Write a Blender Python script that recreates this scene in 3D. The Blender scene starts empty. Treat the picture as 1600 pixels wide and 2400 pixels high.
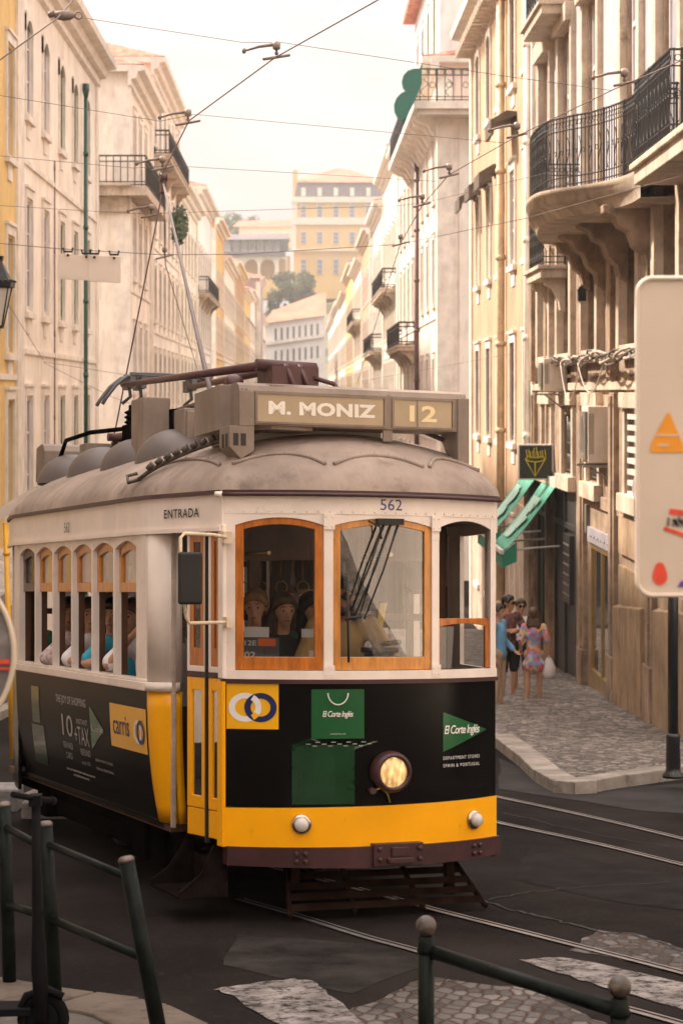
import bpy, bmesh, math, random
from math import radians as R, sin, cos, pi, sqrt, atan2
from mathutils import Vector, Matrix
random.seed(7)
HAZE = .0005
S = bpy.context.scene
C = S.collection
F = 5000.0           # focal length in photograph pixels (1600 x 2400 frame)
PX, PY = 800.0, 920.0

# ---------------------------------------------------------------- camera
cd = bpy.data.cameras.new('camera'); cam = bpy.data.objects.new('camera', cd); C.objects.link(cam)
cam.location = (0, 0, 0); cam.rotation_euler = (R(90), 0, 0)
cd.sensor_fit = 'VERTICAL'; cd.sensor_height = 36; cd.sensor_width = 24; cd.lens = 75
cd.shift_y = -280 / 2400.0
cd.clip_start = .1; cd.clip_end = 5000
cd.dof.use_dof = True; cd.dof.focus_distance = 14.3; cd.dof.aperture_fstop = 5.0
S.camera = cam
# ---------------------------------------------------------------- light
SUN_EL, SUN_AZ = R(44), R(-58)        # azimuth measured from +Y towards +X
w = bpy.data.worlds.new('World'); S.world = w; w.use_nodes = True
nt = w.node_tree; nt.nodes.clear()
out = nt.nodes.new('ShaderNodeOutputWorld'); bg = nt.nodes.new('ShaderNodeBackground')
sky = nt.nodes.new('ShaderNodeTexSky'); sky.sky_type = 'NISHITA'; sky.sun_disc = False
sky.sun_elevation = SUN_EL; sky.sun_rotation = SUN_AZ; sky.dust_density = 5; sky.air_density = 1.2
tc = nt.nodes.new('ShaderNodeTexCoord'); mp = nt.nodes.new('ShaderNodeMapping'); mp.inputs['Scale'].default_value = (1, 1, 3.2)
nz = nt.nodes.new('ShaderNodeTexNoise'); nz.inputs['Scale'].default_value = 2.2; nz.inputs['Detail'].default_value = 5
cr = nt.nodes.new('ShaderNodeValToRGB')
cr.color_ramp.elements[0].position = .3; cr.color_ramp.elements[0].color = (.96, .96, .96, 1)
cr.color_ramp.elements[1].position = .68; cr.color_ramp.elements[1].color = (1, 1, 1, 1)
mx = nt.nodes.new('ShaderNodeMixRGB'); mx.inputs[2].default_value = (13.2, 11.8, 11.2, 1)
nt.links.new(tc.outputs['Generated'], mp.inputs[0]); nt.links.new(mp.outputs[0], nz.inputs['Vector'])
nt.links.new(nz.outputs['Fac'], cr.inputs[0]); nt.links.new(cr.outputs[0], mx.inputs[0])
nt.links.new(sky.outputs[0], mx.inputs[1])
sx = nt.nodes.new('ShaderNodeSeparateXYZ'); nt.links.new(tc.outputs['Generated'], sx.inputs[0])   # overcast sky: brighter overhead than at the horizon
gr = nt.nodes.new('ShaderNodeMapRange'); gr.inputs[1].default_value = .02; gr.inputs[2].default_value = .75; gr.inputs[3].default_value = .43; gr.inputs[4].default_value = 1.45; nt.links.new(sx.outputs[2], gr.inputs[0])
n2 = nt.nodes.new('ShaderNodeTexNoise'); n2.inputs['Scale'].default_value = 5; n2.inputs['Detail'].default_value = 6; nt.links.new(mp.outputs[0], n2.inputs['Vector'])
g2 = nt.nodes.new('ShaderNodeMapRange'); g2.inputs[1].default_value = .35; g2.inputs[2].default_value = .65; g2.inputs[3].default_value = .84; g2.inputs[4].default_value = 1.12; nt.links.new(n2.outputs['Fac'], g2.inputs[0])
gm = nt.nodes.new('ShaderNodeMath'); gm.operation = 'MULTIPLY'; nt.links.new(gr.outputs[0], gm.inputs[0]); nt.links.new(g2.outputs[0], gm.inputs[1])
gv = nt.nodes.new('ShaderNodeVectorMath'); gv.operation = 'SCALE'; nt.links.new(mx.outputs[0], gv.inputs[0]); nt.links.new(gm.outputs[0], gv.inputs['Scale']); nt.links.new(gv.outputs[0], bg.inputs[0])
bg.inputs[1].default_value = 0.07; nt.links.new(bg.outputs[0], out.inputs[0])
sd = bpy.data.lights.new('sun', 'SUN'); sun = bpy.data.objects.new('sun', sd); C.objects.link(sun)
sd.energy = 5.0; sd.angle = R(2.5); sd.color = (1, .86, .72)
_d = Vector((sin(SUN_AZ) * cos(SUN_EL), cos(SUN_AZ) * cos(SUN_EL), sin(SUN_EL)))
sun.rotation_euler = _d.to_track_quat('Z', 'Y').to_euler()
S.view_settings.view_transform = 'Standard'; S.view_settings.look = 'None'
S.view_settings.exposure = 1.0; S.view_settings.gamma = 1
S.cycles.use_denoising = True
S.cycles.max_bounces = 8; S.cycles.transparent_max_bounces = 24
S.cycles.volume_bounces = 0
S.cycles.sample_clamp_indirect = 6

# ---------------------------------------------------------------- helpers
def G(Y):                      # height of the road surface at depth Y (camera height = 0)
    if Y < -10: return -1.42
    if Y > 52: return max(-6.695 - (Y - 52) * .01, -7.1)
    return -(2.275 + .085 * Y)
def U(px, py, Y): return Vector(((px - PX) / F * Y, Y, (PY - py) / F * Y))
def GP(px, py, h=0.0):         # point of the ground (raised by h) seen at a pixel
    Y = (2.275 - h) / ((py - PY) / F - .085)
    return Vector(((px - PX) / F * Y, Y, G(Y) + h))
NT = {}
def mat(name, col, rough=.6, metal=0, var=.15, vs=2.0, bump=0, bs=30, col2=None, streak=0, coat=0, spec=.5, c2amt=.5, c2s=None, emit=0, stretch=None, bdist=.01, holes=None):
    if name in NT: return NT[name]
    m = bpy.data.materials.new(name); m.use_nodes = True; n = m.node_tree; N = n.nodes; L = n.links
    b = N['Principled BSDF']; b.inputs['Roughness'].default_value = rough; b.inputs['Metallic'].default_value = metal
    b.inputs['Specular IOR Level'].default_value = spec; b.inputs['Coat Weight'].default_value = coat
    t = N.new('ShaderNodeTexCoord'); vec = t.outputs['Object']
    if stretch:
        mpp = N.new('ShaderNodeMapping'); mpp.inputs['Scale'].default_value = stretch; L.new(vec, mpp.inputs[0]); vec2 = mpp.outputs[0]
    else: vec2 = vec
    z = N.new('ShaderNodeTexNoise'); z.inputs['Scale'].default_value = vs; z.inputs['Detail'].default_value = 7; z.inputs['Roughness'].default_value = .62
    L.new(vec2, z.inputs['Vector'])
    r = N.new('ShaderNodeMapRange'); r.inputs[1].default_value = .36; r.inputs[2].default_value = .64
    r.inputs[3].default_value = 1 - var; r.inputs[4].default_value = 1 + var; L.new(z.outputs['Fac'], r.inputs[0])
    mul = N.new('ShaderNodeVectorMath'); mul.operation = 'SCALE'; mul.inputs[0].default_value = col[:3]; L.new(r.outputs[0], mul.inputs['Scale'])
    res = mul.outputs[0]
    if col2:
        z2 = N.new('ShaderNodeTexNoise'); z2.inputs['Scale'].default_value = c2s or vs * 1.7; z2.inputs['Detail'].default_value = 9; z2.inputs['Roughness'].default_value = .7
        L.new(vec2, z2.inputs['Vector'])
        r2 = N.new('ShaderNodeMapRange'); r2.inputs[1].default_value = .5 + .14 * (1 - c2amt * 1.6); r2.inputs[2].default_value = r2.inputs[1].default_value + .16; L.new(z2.outputs['Fac'], r2.inputs[0])
        m1 = N.new('ShaderNodeMixRGB'); m1.inputs[2].default_value = (*col2[:3], 1); L.new(r2.outputs[0], m1.inputs[0]); L.new(res, m1.inputs[1]); res = m1.outputs[0]
    if streak:
        mp2 = N.new('ShaderNodeMapping'); mp2.inputs['Scale'].default_value = (1.5, 1.5, .33); L.new(vec, mp2.inputs[0])
        z3 = N.new('ShaderNodeTexNoise'); z3.inputs['Scale'].default_value = 2.4; z3.inputs['Detail'].default_value = 8; z3.inputs['Roughness'].default_value = .7; L.new(mp2.outputs[0], z3.inputs['Vector'])
        r3 = N.new('ShaderNodeMapRange'); r3.inputs[1].default_value = .48; r3.inputs[2].default_value = .72; r3.inputs[4].default_value = streak; L.new(z3.outputs['Fac'], r3.inputs[0])
        m2 = N.new('ShaderNodeMixRGB'); m2.blend_type = 'MULTIPLY'; m2.inputs[2].default_value = (.42, .33, .26, 1); L.new(r3.outputs[0], m2.inputs[0]); L.new(res, m2.inputs[1]); res = m2.outputs[0]
    L.new(res, b.inputs['Base Color'])
    if bump:
        z4 = N.new('ShaderNodeTexNoise'); z4.inputs['Scale'].default_value = bs; z4.inputs['Detail'].default_value = 5; L.new(vec, z4.inputs['Vector'])
        bp = N.new('ShaderNodeBump'); bp.inputs['Strength'].default_value = bump; bp.inputs['Distance'].default_value = bdist
        L.new(z4.outputs['Fac'], bp.inputs['Height']); L.new(bp.outputs[0], b.inputs['Normal'])
    if holes:
        zh = N.new('ShaderNodeTexNoise'); zh.inputs['Scale'].default_value = holes[0]; zh.inputs['Detail'].default_value = 9; zh.inputs['Roughness'].default_value = .75; L.new(vec, zh.inputs['Vector'])
        rh = N.new('ShaderNodeMapRange'); rh.inputs[1].default_value = holes[1]; rh.inputs[2].default_value = holes[1] + .17; rh.inputs[3].default_value = 1; rh.inputs[4].default_value = 0; L.new(zh.outputs['Fac'], rh.inputs[0]); L.new(rh.outputs[0], b.inputs['Alpha'])
    if emit:
        b.inputs['Emission Color'].default_value = (*col[:3], 1); b.inputs['Emission Strength'].default_value = emit
    NT[name] = m; return m
def glass_mat(name, tint=(.9, .9, .88), refl=1.0, rough=.0, ior=1.5, base=0.04):
    m = bpy.data.materials.new(name); m.use_nodes = True; n = m.node_tree; n.nodes.clear(); N = n.nodes; L = n.links
    o = N.new('ShaderNodeOutputMaterial'); mix = N.new('ShaderNodeMixShader'); tr = N.new('ShaderNodeBsdfTransparent'); gl = N.new('ShaderNodeBsdfGlossy')
    fr = N.new('ShaderNodeFresnel'); fr.inputs[0].default_value = ior
    mr = N.new('ShaderNodeMath'); mr.operation = 'MULTIPLY_ADD'; mr.inputs[1].default_value = refl; mr.inputs[2].default_value = base; mr.use_clamp = True
    tr.inputs[0].default_value = (*tint, 1); gl.inputs['Roughness'].default_value = rough
    L.new(fr.outputs[0], mr.inputs[0]); L.new(mr.outputs[0], mix.inputs[0]); L.new(tr.outputs[0], mix.inputs[1]); L.new(gl.outputs[0], mix.inputs[2]); L.new(mix.outputs[0], o.inputs[0])
    return m
def stone_mat(name, c1, c2, joint, scale, rough=.7, bump=.5, dist=.012, rnd=.9, aniso=(1, 1, 1), dirt=None, spec=.5):
    """irregular setts: voronoi cells with dark joints"""
    m = bpy.data.materials.new(name); m.use_nodes = True; n = m.node_tree; N = n.nodes; L = n.links; b = N['Principled BSDF']
    t = N.new('ShaderNodeTexCoord'); mp = N.new('ShaderNodeMapping'); mp.inputs['Scale'].default_value = aniso; mp.inputs['Rotation'].default_value = (0, 0, .5)
    L.new(t.outputs['Object'], mp.inputs[0])
    v = N.new('ShaderNodeTexVoronoi'); v.feature = 'F1'; v.inputs['Scale'].default_value = scale; v.inputs['Randomness'].default_value = rnd
    e = N.new('ShaderNodeTexVoronoi'); e.feature = 'DISTANCE_TO_EDGE'; e.inputs['Scale'].default_value = scale; e.inputs['Randomness'].default_value = rnd
    for q in (v, e): L.new(mp.outputs[0], q.inputs['Vector'])
    sep = N.new('ShaderNodeSeparateColor'); L.new(v.outputs['Color'], sep.inputs[0])
    m1 = N.new('ShaderNodeMixRGB'); m1.inputs[1].default_value = (*c1, 1); m1.inputs[2].default_value = (*c2, 1); L.new(sep.outputs[0], m1.inputs[0])
    er = N.new('ShaderNodeMapRange'); er.inputs[1].default_value = .03; er.inputs[2].default_value = .11; L.new(e.outputs['Distance'], er.inputs[0])
    m2 = N.new('ShaderNodeMixRGB'); m2.inputs[1].default_value = (*joint, 1); L.new(er.outputs[0], m2.inputs[0]); L.new(m1.outputs[0], m2.inputs[2])
    z = N.new('ShaderNodeTexNoise'); z.inputs['Scale'].default_value = 1.3; z.inputs['Detail'].default_value = 8; L.new(t.outputs['Object'], z.inputs['Vector'])
    zr = N.new('ShaderNodeMapRange'); zr.inputs[1].default_value = .3; zr.inputs[2].default_value = .7; zr.inputs[3].default_value = .65; zr.inputs[4].default_value = 1.25; L.new(z.outputs['Fac'], zr.inputs[0])
    sc = N.new('ShaderNodeVectorMath'); sc.operation = 'SCALE'; L.new(m2.outputs[0], sc.inputs[0]); L.new(zr.outputs[0], sc.inputs['Scale'])
    L.new(sc.outputs[0], b.inputs['Base Color']); b.inputs['Roughness'].default_value = rough; b.inputs['Specular IOR Level'].default_value = spec
    bp = N.new('ShaderNodeBump'); bp.inputs['Strength'].default_value = bump; bp.inputs['Distance'].default_value = dist
    er2 = N.new('ShaderNodeMapRange'); er2.inputs[1].default_value = .0; er2.inputs[2].default_value = .2; L.new(e.outputs['Distance'], er2.inputs[0])
    ad = N.new('ShaderNodeMath'); ad.operation = 'MULTIPLY_ADD'; L.new(sep.outputs[1], ad.inputs[0]); ad.inputs[1].default_value = .5; L.new(er2.outputs[0], ad.inputs[2])
    L.new(ad.outputs[0], bp.inputs['Height']); L.new(bp.outputs[0], b.inputs['Normal'])
    return m

ORG = {}
class M:
    """collects geometry, links it as one mesh object"""
    def __init__(s): s.v = []; s.f = []; s.m = []; s.sm = []
    def add(s, vs, fs, mi=0, sm=False):
        n = len(s.v); s.v += [Vector(p) for p in vs]
        for f in fs: s.f.append([i + n for i in f]); s.m.append(mi); s.sm.append(sm)
        return s
    def join(s, o, mi=None):
        n = len(s.v); s.v += o.v; s.f += [[i + n for i in f] for f in o.f]; s.m += (o.m if mi is None else [mi] * len(o.f)); s.sm += o.sm; return s
    def obox(s, o, a, b, c, mi=0):
        o, a, b, c = map(Vector, (o, a, b, c))
        return s.add([o, o + a, o + a + b, o + b, o + c, o + a + c, o + a + b + c, o + b + c],
                     [(0, 3, 2, 1), (4, 5, 6, 7), (0, 1, 5, 4), (1, 2, 6, 5), (2, 3, 7, 6), (3, 0, 4, 7)], mi)
    def box(s, x0, x1, y0, y1, z0, z1, mi=0):
        return s.obox((x0, y0, z0), (x1 - x0, 0, 0), (0, y1 - y0, 0), (0, 0, z1 - z0), mi)
    def tube(s, pts, r, n=8, mi=0, cap=True, sm=True, closed=False):
        pts = [Vector(p) for p in pts]; k = len(pts); rs = r if isinstance(r, (list, tuple)) else [r] * k
        base = len(s.v); up = None
        for i, p in enumerate(pts):
            if closed: d = pts[(i + 1) % k] - pts[i - 1]
            else: d = (pts[min(i + 1, k - 1)] - pts[max(i - 1, 0)])
            if d.length < 1e-9: d = Vector((0, 0, 1))
            d.normalize()
            if up is None: up = Vector((0, 0, 1)) if abs(d.z) < .9 else Vector((1, 0, 0))
            a = up - d * up.dot(d)
            if a.length < 1e-6: a = Vector((1, 0, 0)) - d * d.x
            a.normalize(); b = d.cross(a); up = a
            for j in range(n):
                t = 2 * pi * j / n; s.v.append(p + (a * cos(t) + b * sin(t)) * rs[i])
        for i in range(k if closed else k - 1):
            i2 = (i + 1) % k
            for j in range(n):
                j2 = (j + 1) % n
                s.f.append([base + i * n + j, base + i * n + j2, base + i2 * n + j2, base + i2 * n + j]); s.m.append(mi); s.sm.append(sm)
        if cap and not closed:
            s.f.append([base + j for j in range(n)][::-1]); s.m.append(mi); s.sm.append(False)
            s.f.append([base + (k - 1) * n + j for j in range(n)]); s.m.append(mi); s.sm.append(False)
        return s
    def lathe(s, prof, o=(0, 0, 0), ax=(0, 0, 1), n=20, mi=0, sm=True):
        """prof: (radius, height) along axis"""
        o = Vector(o); ax = Vector(ax).normalized(); u = Vector((1, 0, 0)) if abs(ax.x) < .9 else Vector((0, 1, 0)); a = (u - ax * u.dot(ax)).normalized(); b = ax.cross(a)
        base = len(s.v); k = len(prof)
        for r, h in prof:
            for j in range(n):
                t = 2 * pi * j / n; s.v.append(o + ax * h + (a * cos(t) + b * sin(t)) * max(r, 1e-4))
        for i in range(k - 1):
            for j in range(n):
                j2 = (j + 1) % n; s.f.append([base + i * n + j, base + i * n + j2, base + (i + 1) * n + j2, base + (i + 1) * n + j]); s.m.append(mi); s.sm.append(sm)
        s.f.append([base + j for j in range(n)][::-1]); s.m.append(mi); s.sm.append(False)
        s.f.append([base + (k - 1) * n + j for j in range(n)]); s.m.append(mi); s.sm.append(False)
        return s
    def prism(s, poly, o, a, b, c, mi=0):
        """2-D outline in the (a,b) plane at o, extruded by c"""
        o, a, b, c = map(Vector, (o, a, b, c)); n = len(poly)
        v = [o + a * p[0] + b * p[1] for p in poly]; v += [p + c for p in v]
        return s.add(v, [list(range(n))[::-1], list(range(n, 2 * n))] + [[i, (i + 1) % n, n + (i + 1) % n, n + i] for i in range(n)], mi)
    def grid(s, fn, nu, nv, mi=0, sm=True):
        v = [fn(i / nu, j / nv) for j in range(nv + 1) for i in range(nu + 1)]
        return s.add(v, [(j * (nu + 1) + i, j * (nu + 1) + i + 1, (j + 1) * (nu + 1) + i + 1, (j + 1) * (nu + 1) + i) for j in range(nv) for i in range(nu)], mi, sm)
    def islands(s):
        par = list(range(len(s.v)))
        def fd(i):
            while par[i] != i: par[i] = par[par[i]]; i = par[i]
            return i
        for f in s.f:
            for i in f[1:]: par[fd(i)] = fd(f[0])
        gr = {}
        for k, f in enumerate(s.f): gr.setdefault(fd(f[0]), []).append(k)
        out = []
        for ks in gr.values():
            m = M(); mp_ = {}
            for k in ks:
                nf = []
                for i in s.f[k]:
                    if i not in mp_: mp_[i] = len(m.v); m.v.append(s.v[i])
                    nf.append(mp_[i])
                m.f.append(nf); m.m.append(s.m[k]); m.sm.append(s.sm[k])
            out.append(m)
        return out
    def build_each(s, name, mats, parent=None, **k): return [m.build(name, mats, parent, **k) for m in s.islands()]
    def xf(s, fn): s.v = [Vector(fn(p)) for p in s.v]; return s
    def build(s, name, mats, parent=None, bevel=0, local=False, label=None, solid=0, mods=None, org=None):
        me = bpy.data.meshes.new(name)
        o0 = ORG.get(parent.name, Vector()) if (parent and not local) else Vector(org) if org is not None else Vector()
        me.from_pydata([tuple(p - o0) for p in s.v], [], s.f)
        for mm in (mats if isinstance(mats, (list, tuple)) else [mats]): me.materials.append(mm)
        me.polygons.foreach_set('material_index', s.m); me.polygons.foreach_set('use_smooth', s.sm); me.update()
        bm = bmesh.new(); bm.from_mesh(me); bmesh.ops.recalc_face_normals(bm, faces=bm.faces); bm.to_mesh(me); bm.free()
        ob = bpy.data.objects.new(name, me); C.objects.link(ob)
        if parent: ob.parent = parent; ORG[ob.name] = o0
        elif org is not None: ob.location = Vector(org); ORG[ob.name] = o0
        else: ORG[ob.name] = o0
        if bevel:
            q = ob.modifiers.new('bevel', 'BEVEL'); q.width = bevel; q.segments = 2; q.limit_method = 'ANGLE'; q.angle_limit = R(40); q.harden_normals = False
        if solid:
            q = ob.modifiers.new('solid', 'SOLIDIFY'); q.thickness = solid; q.offset = -1
        if label: ob['label'] = label
        return ob
def tag(o, label=None, cat=None, group=None, kind=None):
    if label: o['label'] = label
    if cat: o['category'] = cat
    if group: o['group'] = group
    if kind: o['kind'] = kind
    return o
def thing(name, loc, label, cat, group=None, rz=0):
    o = bpy.data.objects.new(name, None); C.objects.link(o); o.location = loc; o.rotation_euler = (0, 0, rz)
    ORG[o.name] = Vector(loc); o.empty_display_size = .3
    return tag(o, label, cat, group)
def copy_tree(o, parent=None):
    c = o.copy(); C.objects.link(c); c.parent = parent; ORG[c.name] = ORG.get(o.name, Vector())
    for ch in list(o.children): copy_tree(ch, c)
    return c
def text_mesh(txt, size=1.0, bold=0.0, align='LEFT', shear=0.0, sx=1.0, spacing=1.0):
    """returns flat 2-D verts, faces"""
    cu = bpy.data.curves.new('t', 'FONT'); cu.body = txt; cu.size = size; cu.offset = bold; cu.align_x = align; cu.align_y = 'CENTER'; cu.shear = shear; cu.resolution_u = 3; cu.space_character = spacing
    ob = bpy.data.objects.new('t', cu); C.objects.link(ob)
    dg = bpy.context.evaluated_depsgraph_get(); dg.update()
    me = bpy.data.meshes.new_from_object(ob.evaluated_get(dg))
    v = [(p.co.x * sx, p.co.y) for p in me.vertices]; f = [list(p.vertices) for p in me.polygons]
    bpy.data.objects.remove(ob); bpy.data.curves.remove(cu); bpy.data.meshes.remove(me)
    return v, f
def decal(fn, v, f, mi=0, mm=None):
    mm = mm or M(); mm.add([fn(a, b) for a, b in v], f, mi); return mm
def scribble(x0, x1, y0, y1, seed=1, n=9, w=.12):
    """illegible hand-lettered marks inside a rectangle"""
    rr = random.Random(seed); v = []; f = []; h = y1 - y0
    for i in range(n):
        cx = x0 + (x1 - x0) * (i + .5) / n; dx = (x1 - x0) / n * .38; t = h * w; c = rr.choice((0, 1, 2))
        segs = [((-dx, 0), (-dx * .6, h * rr.uniform(.6, 1))), ((-dx * .6, h * .55), (dx * .7, h * rr.uniform(.1, .7)))] + ([((dx * .7, 0), (dx * .5, h * .6))] if c else [])
        for (a, b), (p, q) in segs:
            k = len(v); v += [(cx + a, y0 + b), (cx + a + t, y0 + b), (cx + p + t, y0 + q), (cx + p, y0 + q)]; f.append((k, k + 1, k + 2, k + 3))
    return v, f
def rect2(x0, x1, y0, y1, nx=1, ny=1):
    v = [(x0 + (x1 - x0) * i / nx, y0 + (y1 - y0) * j / ny) for j in range(ny + 1) for i in range(nx + 1)]
    return v, [(j * (nx + 1) + i, j * (nx + 1) + i + 1, (j + 1) * (nx + 1) + i + 1, (j + 1) * (nx + 1) + i) for j in range(ny) for i in range(nx)]
def ring2(cx, cy, r0, r1, a0=0, a1=2 * pi, n=40, sx=1):
    v = []; f = []
    for i in range(n + 1):
        t = a0 + (a1 - a0) * i / n; v += [(cx + r0 * cos(t) * sx, cy + r0 * sin(t)), (cx + r1 * cos(t) * sx, cy + r1 * sin(t))]
    for i in range(n): f.append((2 * i, 2 * i + 1, 2 * i + 3, 2 * i + 2))
    return v, f
# ---------------------------------------------------------------- materials
asphalt = mat('asphalt', (.021, .0175, .0165), .85, var=.42, vs=.5, bump=.8, bs=70, col2=(.034, .030, .029), c2s=22, c2amt=.4, bdist=.008, spec=.03)
paint = mat('road_paint', (.22, .20, .19), .85, var=.4, vs=5, bump=.5, bs=60, col2=(.12, .10, .095), c2amt=.4, c2s=9, holes=(11, .47), spec=.1)
kerb_m = mat('kerb_stone', (.30, .26, .22), .75, var=.3, vs=2, bump=.4, bs=22, col2=(.14, .12, .1), c2s=5)
setts = stone_mat('dark_setts', (.035, .032, .032), (.15, .14, .135), (.05, .026, .016), 12, rough=.6, bump=.7, aniso=(1, .62, .2), dist=.02, rnd=.62, spec=.3)
calcada = stone_mat('calcada', (.075, .060, .050), (.34, .29, .25), (.04, .033, .028), 8.5, rough=.7, bump=.9, dist=.014, aniso=(1, .9, .2))
steel = mat('rail_steel', (.27, .25, .25), .32, metal=.3, var=.2, vs=8)
rail_dark = mat('rail_groove', (.02, .018, .016), .7)
cream_w = mat('cream_stucco', (.88, .78, .67), .85, var=.10, vs=.5, bump=.2, bs=14, streak=.45, col2=(.72, .58, .46), c2amt=.25, c2s=.7)
cream2 = mat('pale_stucco', (.87, .80, .72), .85, var=.1, vs=.4, bump=.2, bs=14, streak=.4)
white_w = mat('white_stucco', (.88, .84, .80), .85, var=.1, vs=.4, streak=.4)
ochre = mat('ochre_stucco', (.50, .335, .21), .85, var=.14, vs=.5, bump=.25, bs=14, streak=.5, col2=(.36, .23, .15), c2amt=.35, c2s=.6)
yellow_w = mat('yellow_stucco', (.76, .52, .20), .8, var=.12, vs=.5, streak=.4)
pink_w = mat('pink_stucco', (.78, .62, .53), .85, var=.1, vs=.5, streak=.4)
grey_w = mat('grey_stucco', (.42, .36, .34), .85, var=.12, vs=.3, streak=.5)
stone = mat('limestone', (.55, .44, .34), .8, var=.25, vs=1.6, bump=.4, bs=16, streak=.6, col2=(.30, .22, .16), c2amt=.36, c2s=4.5)
stone2 = mat('dirty_limestone', (.31, .22, .15), .85, var=.35, vs=2.2, bump=.6, bs=9, streak=.8, col2=(.17, .115, .08), c2amt=.5, c2s=4.5)
bluetile = mat('pale_blue_tile', (.47, .47, .51), .4, var=.12, vs=3, streak=.3)
trim = mat('stone_trim', (.80, .72, .63), .8, var=.12, vs=2, streak=.3)
tile = mat('roof_tile', (.50, .22, .15), .8, var=.35, vs=3, bump=.8, bs=6, col2=(.30, .16, .11), c2amt=.35)
frame_w = mat('white_joinery', (.60, .56, .58), .5, var=.08, vs=4)
frame_g = mat('green_joinery', (.10, .17, .07), .5, var=.3, vs=4)
frame_d = mat('brown_joinery', (.10, .07, .05), .5, var=.3, vs=4)
pane_m = mat('window_pane', (.02, .02, .022), .12, var=.3, vs=1, spec=.3)
shutter_m = mat('louvred_shutter', (.62, .50, .38), .7, var=.1)
iron = mat('wrought_iron', (.022, .022, .022), .45, var=.3, vs=8, metal=.3)
pipe_g = mat('green_pipe', (.012, .07, .045), .35, var=.25, vs=3, coat=.3)
pipe_o = mat('ochre_pipe', (.60, .45, .28), .6, var=.2, vs=3)
pipe_b = mat('brown_pipe', (.10, .05, .05), .5, var=.2, vs=3)
dark_in = mat('shop_dark', (.02, .017, .014), .6)
hood_m = mat('dark_hood', (.10, .075, .055), .7, var=.3, vs=3)

# ---------------------------------------------------------------- ground
SK = -.019
def Wf(side, c):
    return lambda a, b, z: Vector((c + SK * a - side * b, a, z))
def strip(ys, xs, fn, mm):
    nx = len(xs) - 1
    v = [fn(x, y) for y in ys for x in xs]
    mm.add(v, [(j * (nx + 1) + i, j * (nx + 1) + i + 1, (j + 1) * (nx + 1) + i + 1, (j + 1) * (nx + 1) + i) for j in range(len(ys) - 1) for i in range(nx)])
g = M()
ys = [-300, -60, -30, -10, 0, 10, 20, 30, 40, 52, 60, 80, 120, 200, 420, 470]
strip(ys, [-400, -60, -20, 0, 20, 60, 400], lambda x, y: Vector((x, y, G(y))), g)
tag(g.build('road', asphalt), 'dark worn asphalt roadway sloping down into the street', kind='structure')
g = M()
def hz(x, y):
    t = max(0, min(1, (y - 470) / 130)); s = t * t * (3 - 2 * t)
    return -7.1 + 33 * s + 4 * sin(x * .05) * t
strip([469.9, 500, 530, 560, 585, 600, 650, 820], [-400, -200, -80, -40, -20, 0, 20, 40, 80, 200, 400], lambda x, y: Vector((x, y, hz(x, y))), g)
tag(g.build('hill', mat('hill_ground', (.16, .15, .09), .9, var=.3, vs=.05)), kind='structure')

# sheets lying on the road, drawn as ground outlines picked from the photograph
def sheet(name, pts, m, h=.004, label=None, kind='structure', thick=None, sub=1):
    mm = M(); v = [GP(*p) for p in pts]
    for p in v: p.z = G(p.y) + h
    n = len(v)
    if thick:
        d = Vector((0, 0, -thick)); vv = v + [p + d for p in v]
        mm.add(vv, [list(range(n)), list(range(n, 2 * n))[::-1]] + [[i, (i + 1) % n, n + (i + 1) % n, n + i] for i in range(n)])
    else: mm.add(v, [list(range(n))])
    return tag(mm.build(name, m), label, kind=kind)
import random as _r
def rough_edge(pts, amp, n=6, seed=1):
    rr = _r.Random(seed); o = []
    for i, p in enumerate(pts):
        q = pts[(i + 1) % len(pts)]
        for k in range(n):
            t = k / n; o.append((p[0] + (q[0] - p[0]) * t + rr.uniform(-amp, amp), p[1] + (q[1] - p[1]) * t + rr.uniform(-amp, amp) * .35))
    return o
sheet('cobbled_patch', rough_edge([(520, 2480), (700, 2420), (880, 2345), (1000, 2290), (1230, 2318), (1420, 2400), (1560, 2500), (1560, 2560), (500, 2560)], 8, 7, 3), setts, .004)
sheet('cobbled_patch', rough_edge([(1330, 2228), (1395, 2182), (1480, 2190), (1560, 2210), (1680, 2250), (1720, 2330), (1560, 2275), (1440, 2245)], 7, 5, 5), setts, .004)
sheet('zebra_marking', rough_edge([(500, 2322), (560, 2312), (690, 2296), (730, 2300), (780, 2340), (880, 2420), (800, 2440), (690, 2420), (590, 2370), (545, 2335)], 5, 5, 8), paint, .008)
sheet('zebra_marking', rough_edge([(1215, 2252), (1320, 2246), (1500, 2282), (1700, 2330), (1760, 2420), (1600, 2368), (1460, 2330), (1330, 2290)], 5, 5, 9), paint, .008)
sheet('asphalt_patch', rough_edge([(1170, 1780), (1260, 1812), (1420, 1848), (1600, 1838), (1800, 1835), (1800, 1925), (1500, 1900), (1170, 1850)], 4, 5, 4), mat('asphalt_patch', (.034, .031, .031), .85, spec=.15, var=.4, vs=1, bump=.6, bs=90, bdist=.006), .004)
sheet('asphalt_patch', rough_edge([(560, 2190), (900, 2215), (1000, 2262), (820, 2330), (520, 2262)], 5, 5, 14), mat('old_asphalt', (.030, .027, .026), .9, var=.4, vs=3, bump=.6, bs=60, spec=.03), .003)
sheet('asphalt_patch', rough_edge([(1240, 1990), (1700, 2075), (1700, 2150), (1420, 2110), (1200, 2060)], 5, 5, 15), mat('dark_asphalt_patch', (.014, .0125, .012), .8, var=.4, vs=3, bump=.6, bs=60, spec=.06), .003)
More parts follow.
